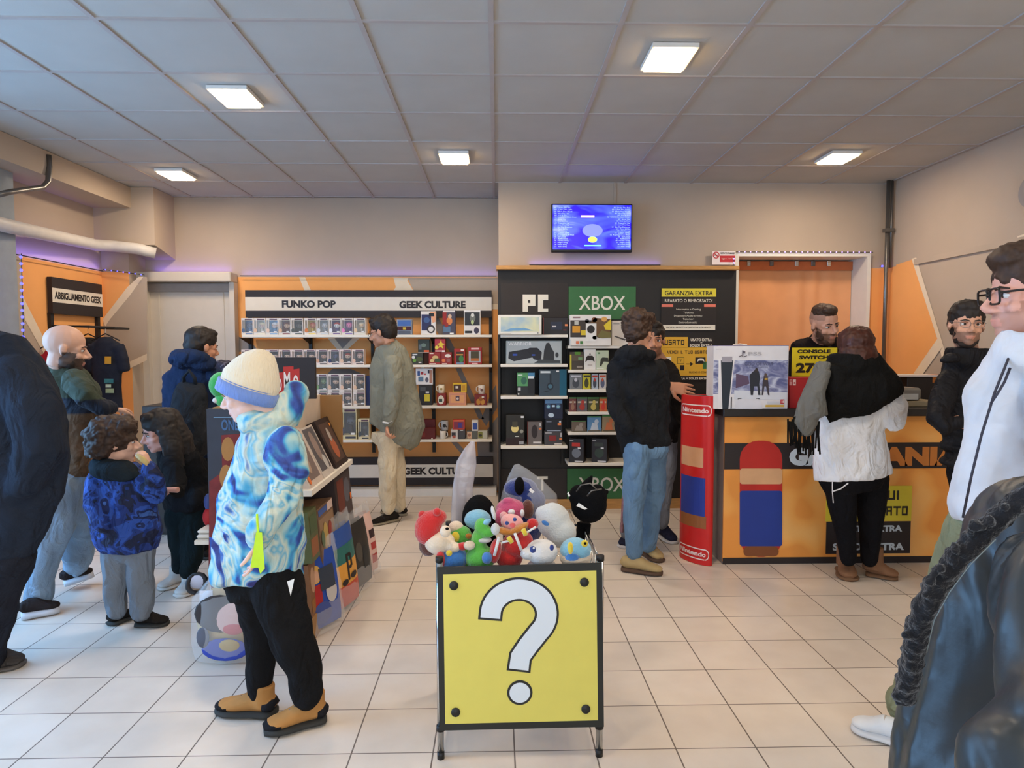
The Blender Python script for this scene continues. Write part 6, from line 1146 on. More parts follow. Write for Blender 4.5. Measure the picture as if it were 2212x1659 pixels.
def person(label, base, H, skin, torso, arms=(), legs=(), jm=None, tm=None, hands=(), colf=None, jvox=.010, jamp=.022, jfs=8, janis=(1, 1, 1), tamp=.022, bvox=.006, jextra=None, jname='jacket', tname='trousers', name='person', tr=.62, jcolf=None, face=True, iris=(60, 44, 34), brow=(46, 34, 28), tanis=(1, 1, .6), nose=1):
    t = thing(name, label, 'person', base); b = MB(); add_head(b, H, skin, nose); nk = H[0]+H[1] @ V((0, -.026, -.07))*H[2]; nt = P(torso[0][0], torso[0][1]+6, torso[0][2]); b.loft([(nk, .050*H[2]), (nk.lerp(nt, .5), .052*H[2]), (nt, .054*H[2]), (nt-V((0, 0, .04)), .05*H[2])], skin, n=14)
    chain(b, [(q[0], q[1], q[2], q[3]*.78, (q[4] if len(q) > 4 else tr)) for q in torso], skin, ratio=tr)
    for a in arms: chain(b, [(q[0], q[1], q[2], q[3]*.60) for q in a], skin)
    for a in legs: chain(b, [(q[0], q[1], q[2], q[3]*.60) for q in a], skin)
    if legs: chain(b, [(torso[-1][0], torso[-1][1]-4, torso[-1][2], torso[-1][3]*.8, tr), (torso[-1][0], torso[-1][1]+14, torso[-1][2], torso[-1][3]*.5, tr)], skin, ratio=tr)
    e = MB()
    for h_ in hands: hand(e, *h_[:3], skin, **h_[3])
    organic('body', b, bvox, t, 3, colf=colf, extra=e)
    if face: head_extras(t, H, iris, brow)
    if jm:
        b = MB(); chain(b, torso, jm, ratio=tr)
        for a in arms: chain(b, a, jm)
        if jextra: jextra(b, jm)
        organic(jname, b, jvox, t, 4, amp=jamp, fscale=jfs, aniso=janis, colf=jcolf, fine=.0012)
    if tm:
        b = MB()
        for a in legs: chain(b, a, tm)
        chain(b, [(torso[-1][0], torso[-1][1]-12, torso[-1][2], torso[-1][3]*.9, tr), (torso[-1][0], torso[-1][1]+4, torso[-1][2], torso[-1][3]*.88, tr), (sum(l[0][0] for l in legs)/len(legs)*.5+torso[-1][0]*.5, max(legs[0][0][1], torso[-1][1])+.32*torso[-1][3], torso[-1][2], torso[-1][3]*.74, tr)], tm, ratio=tr)
        organic(tname, b, jvox, t, 3, amp=tamp, fscale=9, aniso=tanis)
    return t
def fabric(n, c, **k): return mat('cloth_'+n, c, k.pop('rough', .95), bump=.3, bscale=k.pop('bscale', 180), sheen=0, fold=k.pop('fold', .8), spec=.15, var=k.pop('var', .10), scale=6, **k)
S_light = (224, 172, 146); S_mid = (206, 150, 120); S_tan = (190, 134, 104)
sk = skin_mat('light', S_light)
h_dark = mat('hair_dark', (34, 26, 22), .6, var=.3, scale=60, aniso=(1, 1, .3)); h_brown = mat('hair_brown', (62, 42, 30), .6, var=.3, scale=60); h_aub = mat('hair_auburn', (66, 30, 20), .5, var=.3, scale=50, aniso=(1, 1, .2))
G0 = 0.0
def F(x, y, z=0): return PZ(x, y, z)
# ---------------- child in the knitted hat
H = headM(531, 844, 2.60, 126, 268, 18)
M_swirl = mat('jacket_swirl', (130, 200, 220), .6, kind='lin', scale=2.5, detail=2.2, dist=3.4, ramp=[(.34, (34, 34, 100)), (.395, (50, 84, 168)), (.43, (74, 166, 206)), (.475, (170, 206, 206)), (.53, (208, 216, 200)), (.575, (110, 180, 206)), (.61, (196, 210, 200)), (.655, (66, 110, 180)), (.69, (40, 40, 108))], bump=.2, bscale=90, fold=.9, fscale=8)
torso = [(588, 912, 2.62, 44, .8), (585, 935, 2.62, 56, .75), (578, 985, 2.62, 74, .72), (570, 1050, 2.62, 86, .7), (564, 1130, 2.62, 92, .7), (558, 1200, 2.62, 98, .68), (560, 1248, 2.62, 95, .66)]
arm1 = [(612, 962, 2.47, 36), (622, 1020, 2.44, 39), (606, 1085, 2.42, 37), (574, 1130, 2.40, 34), (556, 1166, 2.40, 28)]
arm2 = [(566, 962, 2.76, 34), (548, 1030, 2.80, 34), (532, 1090, 2.80, 30), (520, 1140, 2.78, 24)]
leg1 = [(592, 1250, 2.58, 56), (612, 1320, 2.57, 50), (636, 1390, 2.56, 44), (655, 1450, 2.56, 35), (657, 1500, 2.57, 30)]
leg2 = [(556, 1260, 2.66, 50), (562, 1330, 2.66, 42), (562, 1400, 2.66, 34), (561, 1460, 2.66, 29), (563, 1500, 2.66, 25)]
def jx(b, m):
    k = 2.62/FPX
    for x, y, Y, rx, rz, ry in ((560, 908, 2.62, 46, 26, 50), (622, 885, 2.66, 36, 46, 44), (636, 860, 2.70, 24, 32, 36), (600, 905, 2.64, 44, 26, 50)): b.ell(P(x, y, Y), (rx*k, ry*k, rz*k), m)
t = person('child in a swirled blue and white jacket and cream knitted hat walking left', (-.95, 2.6, 0), H, sk, torso, (arm1, arm2), (leg1, leg2), M_swirl, fabric('black', (26, 26, 28)), hands=[((P(556, 1172, 2.40)), (-.1, -.1, -1), (-.9, 0, 0), dict(s=.8, curl=.5))], colf=skin_col(H, (238, 196, 180), (206, 130, 124)), jamp=.026, jfs=7, jextra=jx, jvox=.008, iris=(80, 100, 120), brow=(120, 90, 70), bvox=.005)
M_knit = mat('knit_cream', (226, 212, 184), .95, bump=.6, bscale=130, sheen=.4, var=.04, aniso=(1, 1, .25)); M_knitb = mat('knit_blue', (110, 140, 205), .95, bump=.7, bscale=130, sheen=.4, var=.05, aniso=(1, 1, .2))
k = 2.6/FPX
def hatp(u, v): # along the tilted hat axis: v upwards from the band, u forwards
    a = math.radians(17); o = P(537, 842, 2.60); ax = V((.12, 0, 1)).normalized(); return o+ax*(v*k)
b = MB(); ax_s = V((math.cos(math.radians(20)), 0, -math.sin(math.radians(20)))); up = V((math.sin(math.radians(20)), 0, math.cos(math.radians(20)))); o = P(537, 838, 2.60)
b.loft([(o+up*(-4*k), 62*k, 50*k), (o+up*(20*k), 61*k, 49*k), (o+up*(44*k)+ax_s*(3*k), 52*k, 44*k), (o+up*(66*k)+ax_s*(6*k), 38*k, 34*k), (o+up*(82*k)+ax_s*(8*k), 22*k, 20*k), (o+up*(88*k)+ax_s*(8*k), 6*k, 6*k)], M_knit, n=24, side=ax_s); hat = organic('knitted_hat', b, .006, t, 4, amp=.006, fscale=8)
b = MB(); b.loft([(o+up*(-23*k), 62*k, 50*k), (o+up*(-20*k), 66*k, 54*k), (o+up*(4*k), 66*k, 54*k), (o+up*(8*k), 62*k, 50*k), (o+up*(2*k), 57*k, 46*k), (o+up*(-22*k), 58*k, 47*k)], M_knitb, n=28, side=ax_s, cap=False); b.build('hat_band', hat, True)
M_neon = mat('neon_tag', (196, 236, 50), .6, var=.1)
b = MB(); b.add([P(x, y, Y) for Y in (2.325, 2.335) for x, y in ((553, 1150), (566, 1150), (572, 1228), (562, 1240), (558, 1226), (541, 1226))], [(5, 4, 3, 2, 1, 0), (6, 7, 8, 9, 10, 11)]+[(i, (i+1) % 6, (i+1) % 6+6, i+6) for i in range(6)], M_neon); b.tube([P(555, 1110, 2.34), P(556, 1130, 2.335), P(558, 1152, 2.33)], .004, M_neon); b.build('neon_tag', t)
b = MB(); b.face([P(x, y, 2.51) for x, y in ((620, 1256), (636, 1250), (628, 1288))][::-1], M_price); b.build('price_tag', t)
M_nub = mat('nubuck_tan', (176, 124, 66), .85, var=.12); M_sol = mat('rubber_dark', (50, 50, 48), .8); M_bkm = fabric('shoe_black', (34, 34, 38))
shoe(t, F(700, 1556), F(574, 1586), M_nub, M_sol, w=.05, h=.082, shaft=.05, sole=.03, sr=.042, laces=W((50, 90, 130)), capm=M_bkm)
shoe(t, F(592, 1546), F(474, 1538), M_nub, M_sol, w=.05, h=.082, shaft=.05, sole=.03, sr=.042, laces=W((70, 50, 50)), capm=M_bkm)
# ---------------- man in the long grey coat
H = headM(826, 716, 5.62, 68, 285, 14)
M_coat = fabric('coat_grey', (138, 138, 124), bscale=260)
torso = [(832, 742, 5.65, 24, .8), (842, 760, 5.65, 36, .7), (846, 790, 5.65, 46, .66), (849, 840, 5.65, 50, .66), (855, 885, 5.65, 57, .62), (858, 918, 5.65, 61, .62), (852, 936, 5.65, 58, .6), (846, 944, 5.65, 50, .6)]
arm1 = [(848, 785, 5.50, 20), (852, 830, 5.46, 19), (846, 870, 5.46, 17), (839, 912, 5.46, 13)]
arm2 = [(842, 785, 5.82, 18), (826, 840, 5.86, 16), (822, 900, 5.84, 13)]
leg1 = [(838, 945, 5.60, 22), (838, 1000, 5.58, 20), (838, 1050, 5.58, 18), (837, 1098, 5.6, 15)]; leg2 = [(852, 945, 5.74, 21), (856, 1000, 5.74, 19), (858, 1045, 5.74, 17), (860, 1092, 5.76, 14)]
t = person('man in a long grey coat and cream trousers looking at the shelves', (-.95, 5.7, 0), H, sk, torso, (arm1, arm2), (leg1, leg2), M_coat, fabric('cream', (214, 200, 172)), hands=[(P(837, 916, 5.46), (-.05, 0, -1), (1, 0, 0), dict(s=1, curl=1.1, thumb=-1))], colf=skin_col(H, S_mid, stub=(90, 70, 60), stubk=.3), jamp=.009, janis=(1.4, 1.4, .45), jname='coat')
hair(t, H, SHORT+[((0, -.05, -.03), (.07, .055, .05))], h_dark)
c, M, s = H; b = MB(); L = lambda p: c+M @ (V(p)*s)
for s_ in (-1, 1): b.tube([L((s_*.03+.018*math.cos(i*.785), .094, -.004+.014*math.sin(i*.785))) for i in range(9)], .0018, M_dark, 6); b.tube([L((s_*.048, .092, 0)), L((s_*.066, .05, .002)), L((s_*.078, -.005, .004))], .0018, M_dark, 6)
b.build('glasses', t); b = MB(); b.tube([P(827, 912, 5.40), P(838, 914, 5.385), P(848, 910, 5.40)], .008, W((214, 214, 210))); b.build('shirt_cuff', t, True)
M_blk = fabric('shoe_charcoal', (40, 36, 34))
shoe(t, F(858, 1124), F(802, 1136), M_blk, W((150, 140, 120)), laces=W((190, 190, 180))); shoe(t, F(876, 1114), F(826, 1108), M_blk, W((150, 140, 120)))
# ---------------- curly man in black jacket, back turned
H = headM(1379, 716, 4.35, 84, 35, 6)
M_jb = fabric('jacket_black', (32, 34, 38), bscale=90); M_den = fabric('denim_light', (104, 136, 168), var=.2)
torso = [(1388, 754, 4.35, 26, .8), (1380, 768, 4.35, 44, .62), (1374, 790, 4.35, 60, .56), (1376, 840, 4.35, 62, .56), (1382, 890, 4.35, 58, .56), (1390, 940, 4.35, 56, .56), (1396, 968, 4.35, 53, .56)]
arm1 = [(1332, 790, 4.35, 19), (1330, 840, 4.32, 20), (1334, 885, 4.28, 19), (1356, 925, 4.22, 16)]; arm2 = [(1420, 795, 4.4, 19), (1428, 850, 4.42, 19), (1432, 900, 4.40, 17), (1428, 935, 4.36, 15)]
leg1 = [(1376, 970, 4.33, 31), (1372, 1040, 4.32, 27), (1366, 1110, 4.32, 22), (1368, 1195, 4.33, 18)]; leg2 = [(1414, 970, 4.40, 29), (1412, 1040, 4.46, 26), (1406, 1110, 4.54, 22), (1402, 1178, 4.58, 17)]
def jx(b, m): 
    for x, y, Y, r in ((1352, 768, 4.30, 22), (1372, 762, 4.26, 24), (1396, 768, 4.28, 20), (1362, 785, 4.27, 20)): b.ell(P(x, y, Y), (r*4.3/FPX*1.1, r*4.3/FPX*.8, r*4.3/FPX*.7), m)
t = person('curly haired man in black jacket and light blue jeans, back turned', (1.0, 4.4, 0), H, sk, torso, (arm1, arm2), (leg1, leg2), M_jb, M_den, colf=skin_col(H, S_mid), jextra=jx, face=True)
hair(t, H, SHORT+[((0, -.03, .075), (.088, .095, .06)), ((0, -.06, .03), (.08, .06, .07)), ((.05, .03, .085), (.04, .05, .035))], h_brown, amp=.016, fine=.006, fs=30)
M_tan = mat('shoe_tan', (172, 150, 106), .8, var=.1); M_brs = mat('sole_brown', (84, 64, 52), .8)
shoe(t, F(1346, 1232), F(1428, 1243), M_tan, M_brs, w=.052, h=.10, sole=.03, laces=W((150, 130, 90))); shoe(t, F(1392, 1196), F(1426, 1216), M_tan, M_brs, w=.05, h=.10, sole=.03)
# ---------------- man behind him, gesturing
H = headM(1408, 734, 4.98, 80, 186, 2)
torso = [(1424, 775, 5.0, 22, .8), (1424, 788, 5.0, 36, .6), (1424, 815, 5.0, 44, .56), (1428, 860, 5.0, 44, .56), (1430, 910, 5.0, 42, .56), (1428, 955, 5.0, 38, .56)]
arm1 = [(1452, 806, 4.95, 15), (1466, 840, 4.86, 14), (1456, 850, 4.76, 13), (1443, 838, 4.68, 11)]; arm2 = [(1396, 806, 5.0, 15), (1388, 850, 5.0, 14), (1390, 890, 4.95, 12)]
leg1 = [(1442, 950, 5.02, 22), (1440, 1010, 5.02, 20), (1434, 1070, 5.04, 17), (1430, 1128, 5.06, 14)]; leg2 = [(1384, 955, 5.0, 22), (1370, 1020, 4.98, 20), (1360, 1090, 4.95, 17), (1356, 1150, 4.9, 14)]
t = person('man in grey jeans pointing with an open hand behind the curly haired man', (1.2, 5.0, 0), H, skin_mat('tan', S_tan), torso, (arm1, arm2), (leg1, leg2), fabric('jacket_black2', (34, 30, 28)), fabric('jeans_grey', (128, 130, 136)), hands=[(P(1446, 834, 4.66), (1, -.05, -.22), (0, 1, -.25), dict(s=1.15, curl=.16, spread=.22, thumb=1))], colf=skin_col(H, S_tan, stub=(50, 36, 30), stubk=.5))
hair(t, H, SHORT, h_dark, amp=.008)
shoe(t, F(1420, 1154), F(1456, 1176), fabric('shoe_navy', (40, 42, 62)), W((200, 196, 196)), w=.05, h=.11, sole=.026, laces=M_dark); shoe(t, F(1360, 1172), F(1346, 1186), fabric('shoe_navy', (40, 42, 62)), W((200, 196, 196)), w=.05, h=.09, sole=.026)
b = MB(); b.loft([(P(1352, 990, 4.90), .010, .03), (P(1346, 1080, 4.88), .010, .03), (P(1343, 1150, 4.84), .010, .03)], mat('stripe_red_white', (150, 110, 120), .8, var=.5, scale=30), n=8); b.build('side_stripe', t, True)
# ---------------- clerk behind the counter
H = headM(1781, 700, 5.15, 82, 168, 12, 8)
M_hood = fabric('hoodie_black', (30, 26, 28))
torso = [(1768, 738, 5.3, 28, .8), (1762, 750, 5.3, 52, .6), (1760, 775, 5.32, 66, .5), (1762, 840, 5.34, 60, .5), (1764, 900, 5.36, 54, .5), (1764, 960, 5.36, 50, .5)]
arm1 = [(1708, 785, 5.3, 20), (1700, 840, 5.26, 18), (1716, 868, 5.18, 14)]; arm2 = [(1818, 785, 5.3, 20), (1826, 840, 5.26, 18), (1812, 868, 5.18, 14)]
leg1 = [(1742, 960, 5.36, 26), (1742, 1060, 5.36, 22), (1742, 1130, 5.36, 17)]; leg2 = [(1786, 960, 5.36, 26), (1786, 1060, 5.36, 22), (1786, 1130, 5.36, 17)]
def jx(b, m):
    for x, y, Y, r in ((1742, 742, 5.30, 18), (1800, 742, 5.30, 18), (1770, 735, 5.42, 26), (1772, 756, 5.22, 16)): b.ell(P(x, y, Y), (r*5.3/FPX, r*5.3/FPX*.7, r*5.3/FPX*.6), m)
t = person('bearded shop assistant in a black hoodie behind the counter', (2.45, 5.36, 0), H, sk, torso, (arm1, arm2), (leg1, leg2), M_hood, fabric('black', (26, 26, 28)), colf=skin_col(H, (216, 164, 140), stub=(84, 56, 40), stubk=.75, scalp=(60, 44, 36)), jextra=jx, hands=[(P(1716, 868, 5.18), (.5, -1, -.1), (0, 0, -1), dict(curl=.4)), (P(1812, 868, 5.18), (-.5, -1, -.1), (0, 0, -1), dict(curl=.4))], jname='hoodie')
hair(t, H, [((0, -.01, .07), (.066, .085, .06)), ((0, .04, .095), (.05, .045, .032))], h_brown, amp=.006)
hair(t, H, [((0, .040, -.10), (.042, .036, .030)), ((.044, .02, -.065), (.016, .035, .035)), ((-.044, .02, -.065), (.016, .035, .035))], mat('beard_brown', (74, 50, 38), .8, var=.3, scale=80), amp=.004, name='beard')
for a, c in (((1742, 1142), (1742, 1156)), ((1786, 1142), (1786, 1156))): q0 = P(a[0], 1150, 5.4); q0.z = 0; shoe(t, q0, q0+V((0, -.27, 0)), M_blk, M_sol)
# ---------------- woman with the black shawl
H = headM(1843, 752, 4.05, 82, 350, 16)
M_wj = fabric('jacket_white', (238, 240, 244), bscale=60, rough=.8)
torso = [(1845, 800, 4.1, 40, .7), (1845, 830, 4.12, 66, .62), (1842, 880, 4.15, 72, .6), (1836, 930, 4.15, 74, .6), (1838, 980, 4.15, 84, .58), (1842, 1030, 4.15, 86, .56)]
arm1 = [(1910, 840, 4.10, 24), (1932, 880, 4.06, 26), (1934, 910, 4.05, 24), (1914, 885, 4.25, 18), (1890, 868, 4.42, 14)]; arm2 = [(1782, 840, 4.12, 24), (1768, 890, 4.16, 24), (1776, 880, 4.36, 16)]
leg1 = [(1814, 1030, 4.15, 34), (1820, 1090, 4.14, 30), (1826, 1150, 4.13, 22), (1832, 1208, 4.12, 17)]; leg2 = [(1884, 1030, 4.18, 34), (1882, 1090, 4.18, 30), (1880, 1150, 4.18, 23), (1878, 1208, 4.18, 18)]
t = person('woman in a white jacket with black shawl and brown boots leaning at the counter', (2.35, 4.15, 0), H, sk, torso, (arm1, arm2), (leg1, leg2), M_wj, fabric('leggings_black', (22, 22, 26)), colf=skin_col(H, S_light), hands=[(P(1888, 866, 4.44), (-.3, 1, .1), (0, 0, -1), dict(s=.9, curl=.6))], jamp=.012, tamp=.004, tr=.6)
hair(t, H, SHORT+[((0, -.03, .03), (.104, .115, .105)), ((0, -.055, -.06), (.105, .08, .10)), ((.06, -.02, -.07), (.05, .06, .10)), ((-.06, -.02, -.07), (.05, .06, .10)), ((0, -.04, -.10), (.09, .06, .08))], h_aub, amp=.008, fs=18)
M_sh = fabric('shawl_black', (24, 24, 24)); b = MB(); k = 4.05/FPX
b.loft([(P(1842, 762, 4.03), 46*k, 44*k), (P(1843, 780, 4.03), 58*k, 50*k), (P(1850, 815, 4.06), 74*k, 52*k), (P(1856, 845, 4.08), 88*k, 58*k), (P(1862, 868, 4.1), 88*k, 58*k)], M_sh, n=22, side=V((1, 0, .06)))
b.loft([(P(1806, 790, 3.99), 24*k, 24*k), (P(1806, 830, 3.98), 30*k, 28*k), (P(1850, 850, 3.98), 60*k, 30*k), (P(1890, 856, 4.0), 50*k, 36*k)], M_sh, n=14); b.loft([(P(1800, 855, 4.02), 30*k, 30*k), (P(1812, 880, 4.0), 34*k, 24*k), (P(1822, 898, 4.0), 36*k, 14*k)], M_sh, n=14); b.loft([(P(1850, 860, 4.0), 40*k, 34*k), (P(1850, 884, 4.0), 34*k, 26*k)], M_sh, n=14)
organic('shawl', b, .011, t, 5, amp=.014, fscale=6)
M_sg = fabric('scarf_grey', (112, 112, 108)); b = MB()
b.loft([(P(1780, 784, 4.0), 12*k, 20*k), (P(1764, 830, 3.98), 20*k, 20*k), (P(1748, 875, 3.97), 27*k, 14*k), (P(1738, 915, 3.97), 28*k, 10*k), (P(1742, 942, 3.97), 12*k, 8*k)], M_sg, n=14, side=V((1, 0, .3))); b.loft([(P(1782, 800, 3.96), 12*k, 16*k), (P(1770, 850, 3.94), 13*k, 12*k), (P(1775, 900, 3.94), 16*k, 9*k)], M_sg, n=12); sc = organic('scarf', b, .010, t, 4, amp=.012, fscale=7, aniso=(2, 2, .5))
b = MB()
for i in range(22): x = 1702+i*3.2; b.tube([P(x, 905+6*math.sin(i), 3.965), P(x+1.5*math.sin(i*2), 940, 3.96), P(x+2.5*math.sin(i*1.3), 975+8*math.sin(i*2.2)-(18 if i < 5 else 0), 3.96)], .0055, M_sh, 6)
b.build('fringe', sc, True)
b = MB(); b.tube([P(1798, 1040, 4.0), P(1798, 1062, 3.99), P(1800, 1086, 3.99)], .003, W((220, 220, 225))); b.tube([P(1798, 1062, 3.99), P(1816, 1056, 3.99), P(1832, 1044, 4.0)], .004, W((220, 220, 225))); b.build('drawstring', t)
M_bt = mat('boot_brown', (134, 96, 68), .85, var=.12)
shoe(t, F(1832, 1236)+V((0, .06, 0)), F(1834, 1256), M_bt, mat('boot_sole', (120, 88, 62), .8), w=.058, h=.10, shaft=.09, sr=.052); shoe(t, F(1872, 1242), F(1938, 1252), M_bt, mat('boot_sole', (120, 88, 62), .8), w=.055, h=.10, shaft=.09, sr=.055)
# ---------------- man with glasses in black puffer jacket
H = headM(2088, 700, 3.55, 98, 200, 0, -3)
M_puf = fabric('puffer_black', (28, 28, 32), rough=.6, bscale=40)
torso = [(2095, 765, 3.6, 40, .8), (2092, 790, 3.6, 58, .6), (2096, 830, 3.6, 66, .58), (2098, 900, 3.6, 68, .58), (2102, 960, 3.6, 62, .58), (2108, 1010, 3.6, 58, .58)]
arm1 = [(2050, 820, 3.58, 24), (2034, 865, 3.52, 25), (2024, 905, 3.46, 23), (2044, 926, 3.42, 19), (2070, 912, 3.42, 15)]; arm2 = [(2146, 820, 3.6, 24), (2160, 890, 3.6, 22), (2150, 930, 3.5, 18)]
leg1 = [(2084, 1010, 3.6, 34), (2096, 1120, 3.6, 28), (2104, 1240, 3.6, 22), (2106, 1320, 3.6, 18)]; leg2 = [(2138, 1010, 3.6, 34), (2146, 1120, 3.6, 28), (2150, 1240, 3.6, 22), (2150, 1320, 3.6, 18)]
def jx(b, m):
    k = 3.6/FPX; b.loft([(P(2094, 752, 3.58), 46*k, 40*k), (P(2092, 775, 3.58), 52*k, 44*k), (P(2092, 795, 3.6), 50*k, 40*k)], m, n=18); b.loft([(P(2060, 772, 3.5), 12*k, 20*k), (P(2038, 780, 3.48), 4*k, 12*k)], m, n=8, side=UZ)
    for y in range(825, 1000, 34): b.loft([(P(2098, y-8, 3.6), 64*k, 37*k), (P(2098, y, 3.6), 71*k, 43*k), (P(2098, y+8, 3.6), 64*k, 37*k)], m, n=22)
t = person('young man with glasses in a black puffer jacket facing the camera at the right', (2.45, 3.6, 0), H, sk, torso, (arm1, arm2), (leg1, leg2), M_puf, fabric('black', (26, 26, 28)), hands=[(P(2072, 908, 3.44), (.8, .25, -.5), (.3, .3, .9), dict(s=.9, curl=.9))], colf=skin_col(H, (212, 160, 132), stub=(46, 34, 30), stubk=.6, lips=(180, 104, 92)), jextra=jx, jamp=.008)
hair(t, H, SHORT+[((0, .03, .085), (.066, .055, .04)), ((-.03, .02, .11), (.03, .03, .015))], h_dark, amp=.008)
hair(t, H, [((0, .038, -.105), (.040, .034, .022)), ((.046, .015, -.07), (.012, .03, .035)), ((-.046, .015, -.07), (.012, .03, .035))], mat('beard_dark', (40, 30, 26), .8, var=.3, scale=80), amp=.003, name='beard')
def specs(t, H, r, m, rx=.024, rz=.018, square=False):
    c, M, s = H; L = lambda p: c+M @ (V(p)*s); b = MB()
    for s_ in (-1, 1):
        pts = []
        for i in range(17):
            a_ = i*math.pi/8; ca, sa = math.cos(a_), math.sin(a_); e = .45 if square else .8; pts.append(L((s_*.031+rx*math.copysign(abs(ca)**e, ca), .096, -.004+rz*math.copysign(abs(sa)**e, sa))))
        b.tube(pts, r, m, 8); b.tube([L((s_*(.031+rx), .095, .004)), L((s_*.072, .06, .006)), L((s_*.083, .0, .006))], r, m, 8)
    b.tube([L((-.008, .097, .0)), L((0, .1, .002)), L((.008, .097, .0))], r, m, 6); return b.build('glasses', t)
specs(t, H, .0012, M_grey)
for lx in (2106, 2150): q0 = P(lx, 1320, 3.62); q0.z = 0; shoe(t, q0, q0+V((-.08, -.25, 0)), M_blk, M_sol)
# ---------------- man in the white jacket at the right edge
H = headM(2226, 632, 1.92, 200, 283, 4)
M_wj2 = mat('softshell_white', (216, 220, 228), .7, bump=.1, bscale=80, var=.05, fold=.7, fscale=5)
torso = [(2225, 745, 1.95, 62, .8), (2222, 775, 1.95, 96, .66), (2222, 830, 1.95, 122, .62), (2225, 920, 1.95, 138, .6), (2226, 1020, 1.95, 156, .6), (2228, 1090, 1.95, 168, .6), (2226, 1125, 1.95, 158, .6)]
arm1 = [(2290, 830, 1.80, 60), (2310, 930, 1.74, 58), (2290, 1040, 1.70, 50), (2250, 1090, 1.66, 38)]; arm2 = [(2230, 830, 2.12, 56), (2220, 930, 2.2, 50), (2210, 1030, 2.2, 42)]
leg1 = [(2150, 1130, 1.98, 88), (2110, 1210, 2.08, 76), (2030, 1370, 2.28, 50), (1944, 1530, 2.46, 26)]; leg2 = [(2270, 1130, 1.9, 88), (2290, 1300, 1.9, 70), (2300, 1500, 1.92, 52), (2300, 1720, 1.95, 36)]
def jx(b, m):
    k = 1.93/FPX; b.loft([(P(2226, 728, 1.9), 62*k, 56*k), (P(2218, 750, 1.9), 72*k, 62*k), (P(2216, 775, 1.92), 84*k, 62*k)], m, n=18, side=V((1, 0, .25)))
t = person('man with black glasses and a white jacket looking left at the right edge', (1.65, 1.95, 0), H, sk, torso, (arm1, arm2), (leg1, leg2), M_wj2, fabric('khaki', (136, 140, 112)), colf=skin_col(H, (226, 168, 150), stub=(130, 100, 86), stubk=.4, lips=(206, 136, 124)), jextra=jx, jamp=.026, jfs=6, bvox=.005)
hair(t, H, SHORT+[((0, -.03, .05), (.086, .1, .09)), ((0, .03, .09), (.066, .06, .042)), ((0, -.07, -.02), (.06, .045, .07))], h_brown, amp=.007, fine=.004)
specs(t, H, .0032, M_dark, .026, .020, True)
M_zip = mat('zip_dark', (52, 52, 66), .6)
def ontor(px_, py_, cy, off=.004):
    # a point of the jacket front under the pixel: the elliptic section of the torso at that height
    best = None
    for a, c in zip(torso, torso[1:]):
        if a[1] <= py_ <= c[1]:
            u = (py_-a[1])/(c[1]-a[1]); cx = a[0]+u*(c[0]-a[0]); w = a[3]+u*(c[3]-a[3]); rr = a[4]+u*(c[4]-a[4]); q = max(-1, min(1, (px_-cx)/w)); best = 1.95-w*1.95/FPX*rr*math.sqrt(max(0, 1-q*q))-off
    return P(px_, py_, best if best else 1.9)
b = MB(); b.tube([ontor(x, y, 0, .012) for x, y in ((2206, 760), (2178, 775), (2164, 810), (2148, 850), (2120, 940), (2098, 1030), (2080, 1118))], .0035, M_zip); b.tube([ontor(x, y, 0, .014) for x, y in ((2182, 795), (2170, 825), (2155, 850), (2140, 872))], .0035, M_zip); b.build('zip', t, True)
M_wsh = mat('shoe_white', (216, 220, 224), .6)
shoe(t, F(1948, 1610), F(1844, 1574), M_wsh, mat('sole_white', (206, 208, 212), .6), w=.05, h=.075, sole=.03, laces=W((190, 180, 170))); q0 = P(2300, 1720, 1.95); q0.z = 0; shoe(t, q0+V((.03, .06, 0)), q0+V((-.1, -.2, 0)), M_wsh, M_wsh)
# ---------------- nearest figure, lower right: dark satin coat with black fluffy trim
H = headM(2440, 880, .86, 330, 300, 10)
M_sat = mat('satin_slate', (48, 54, 58), .42, var=.15, scale=3, bump=.05, bscale=60, fold=.8, fscale=5); k = .86/FPX
torso = [(2400, 1080, .88, 120, .7), (2380, 1120, .88, 200, .62), (2350, 1190, .88, 255, .58), (2330, 1310, .88, 325, .54), (2315, 1450, .88, 345, .52), (2302, 1660, .88, 392, .5), (2290, 1900, .88, 420, .5), (2290, 2150, .88, 430, .5)]
arm1 = [(2330, 1240, .72, 120), (2290, 1450, .66, 130), (2230, 1640, .62, 120), (2150, 1740, .60, 90)]
leg1 = [(2200, 2200, .9, 130), (2200, 2700, .9, 100), (2200, 3100, .9, 70)]; leg2 = [(2400, 2200, .9, 130), (2400, 2700, .9, 100), (2400, 3100, .9, 70)]
t = person('person in a dark slate satin coat with black fluffy trim, closest at lower right', (.72, .88, 0), H, sk, torso, (arm1,), (leg1, leg2), M_sat, fabric('black', (26, 26, 28)), colf=skin_col(H, S_light), jamp=.05, jfs=5, janis=(1.6, 1.6, .6), face=False, jname='coat', bvox=.008)
hair(t, H, SHORT, h_dark)
M_flu = mat('fluffy_black', (20, 21, 28), .98, bump=.9, bscale=90, sheen=.3); edge = [(2300, 985), (2225, 1030), (2160, 1075), (2105, 1125), (2050, 1180), (2005, 1240), (1972, 1300), (1956, 1370), (1945, 1440), (1930, 1490)]
edge = [(x+20, y+24) for x, y in edge]; b = MB(); b.loft([(P(x, y, .74+.012*i), 22*k, 22*k) for i, (x, y) in enumerate(edge)], M_flu, n=12, side=UY)
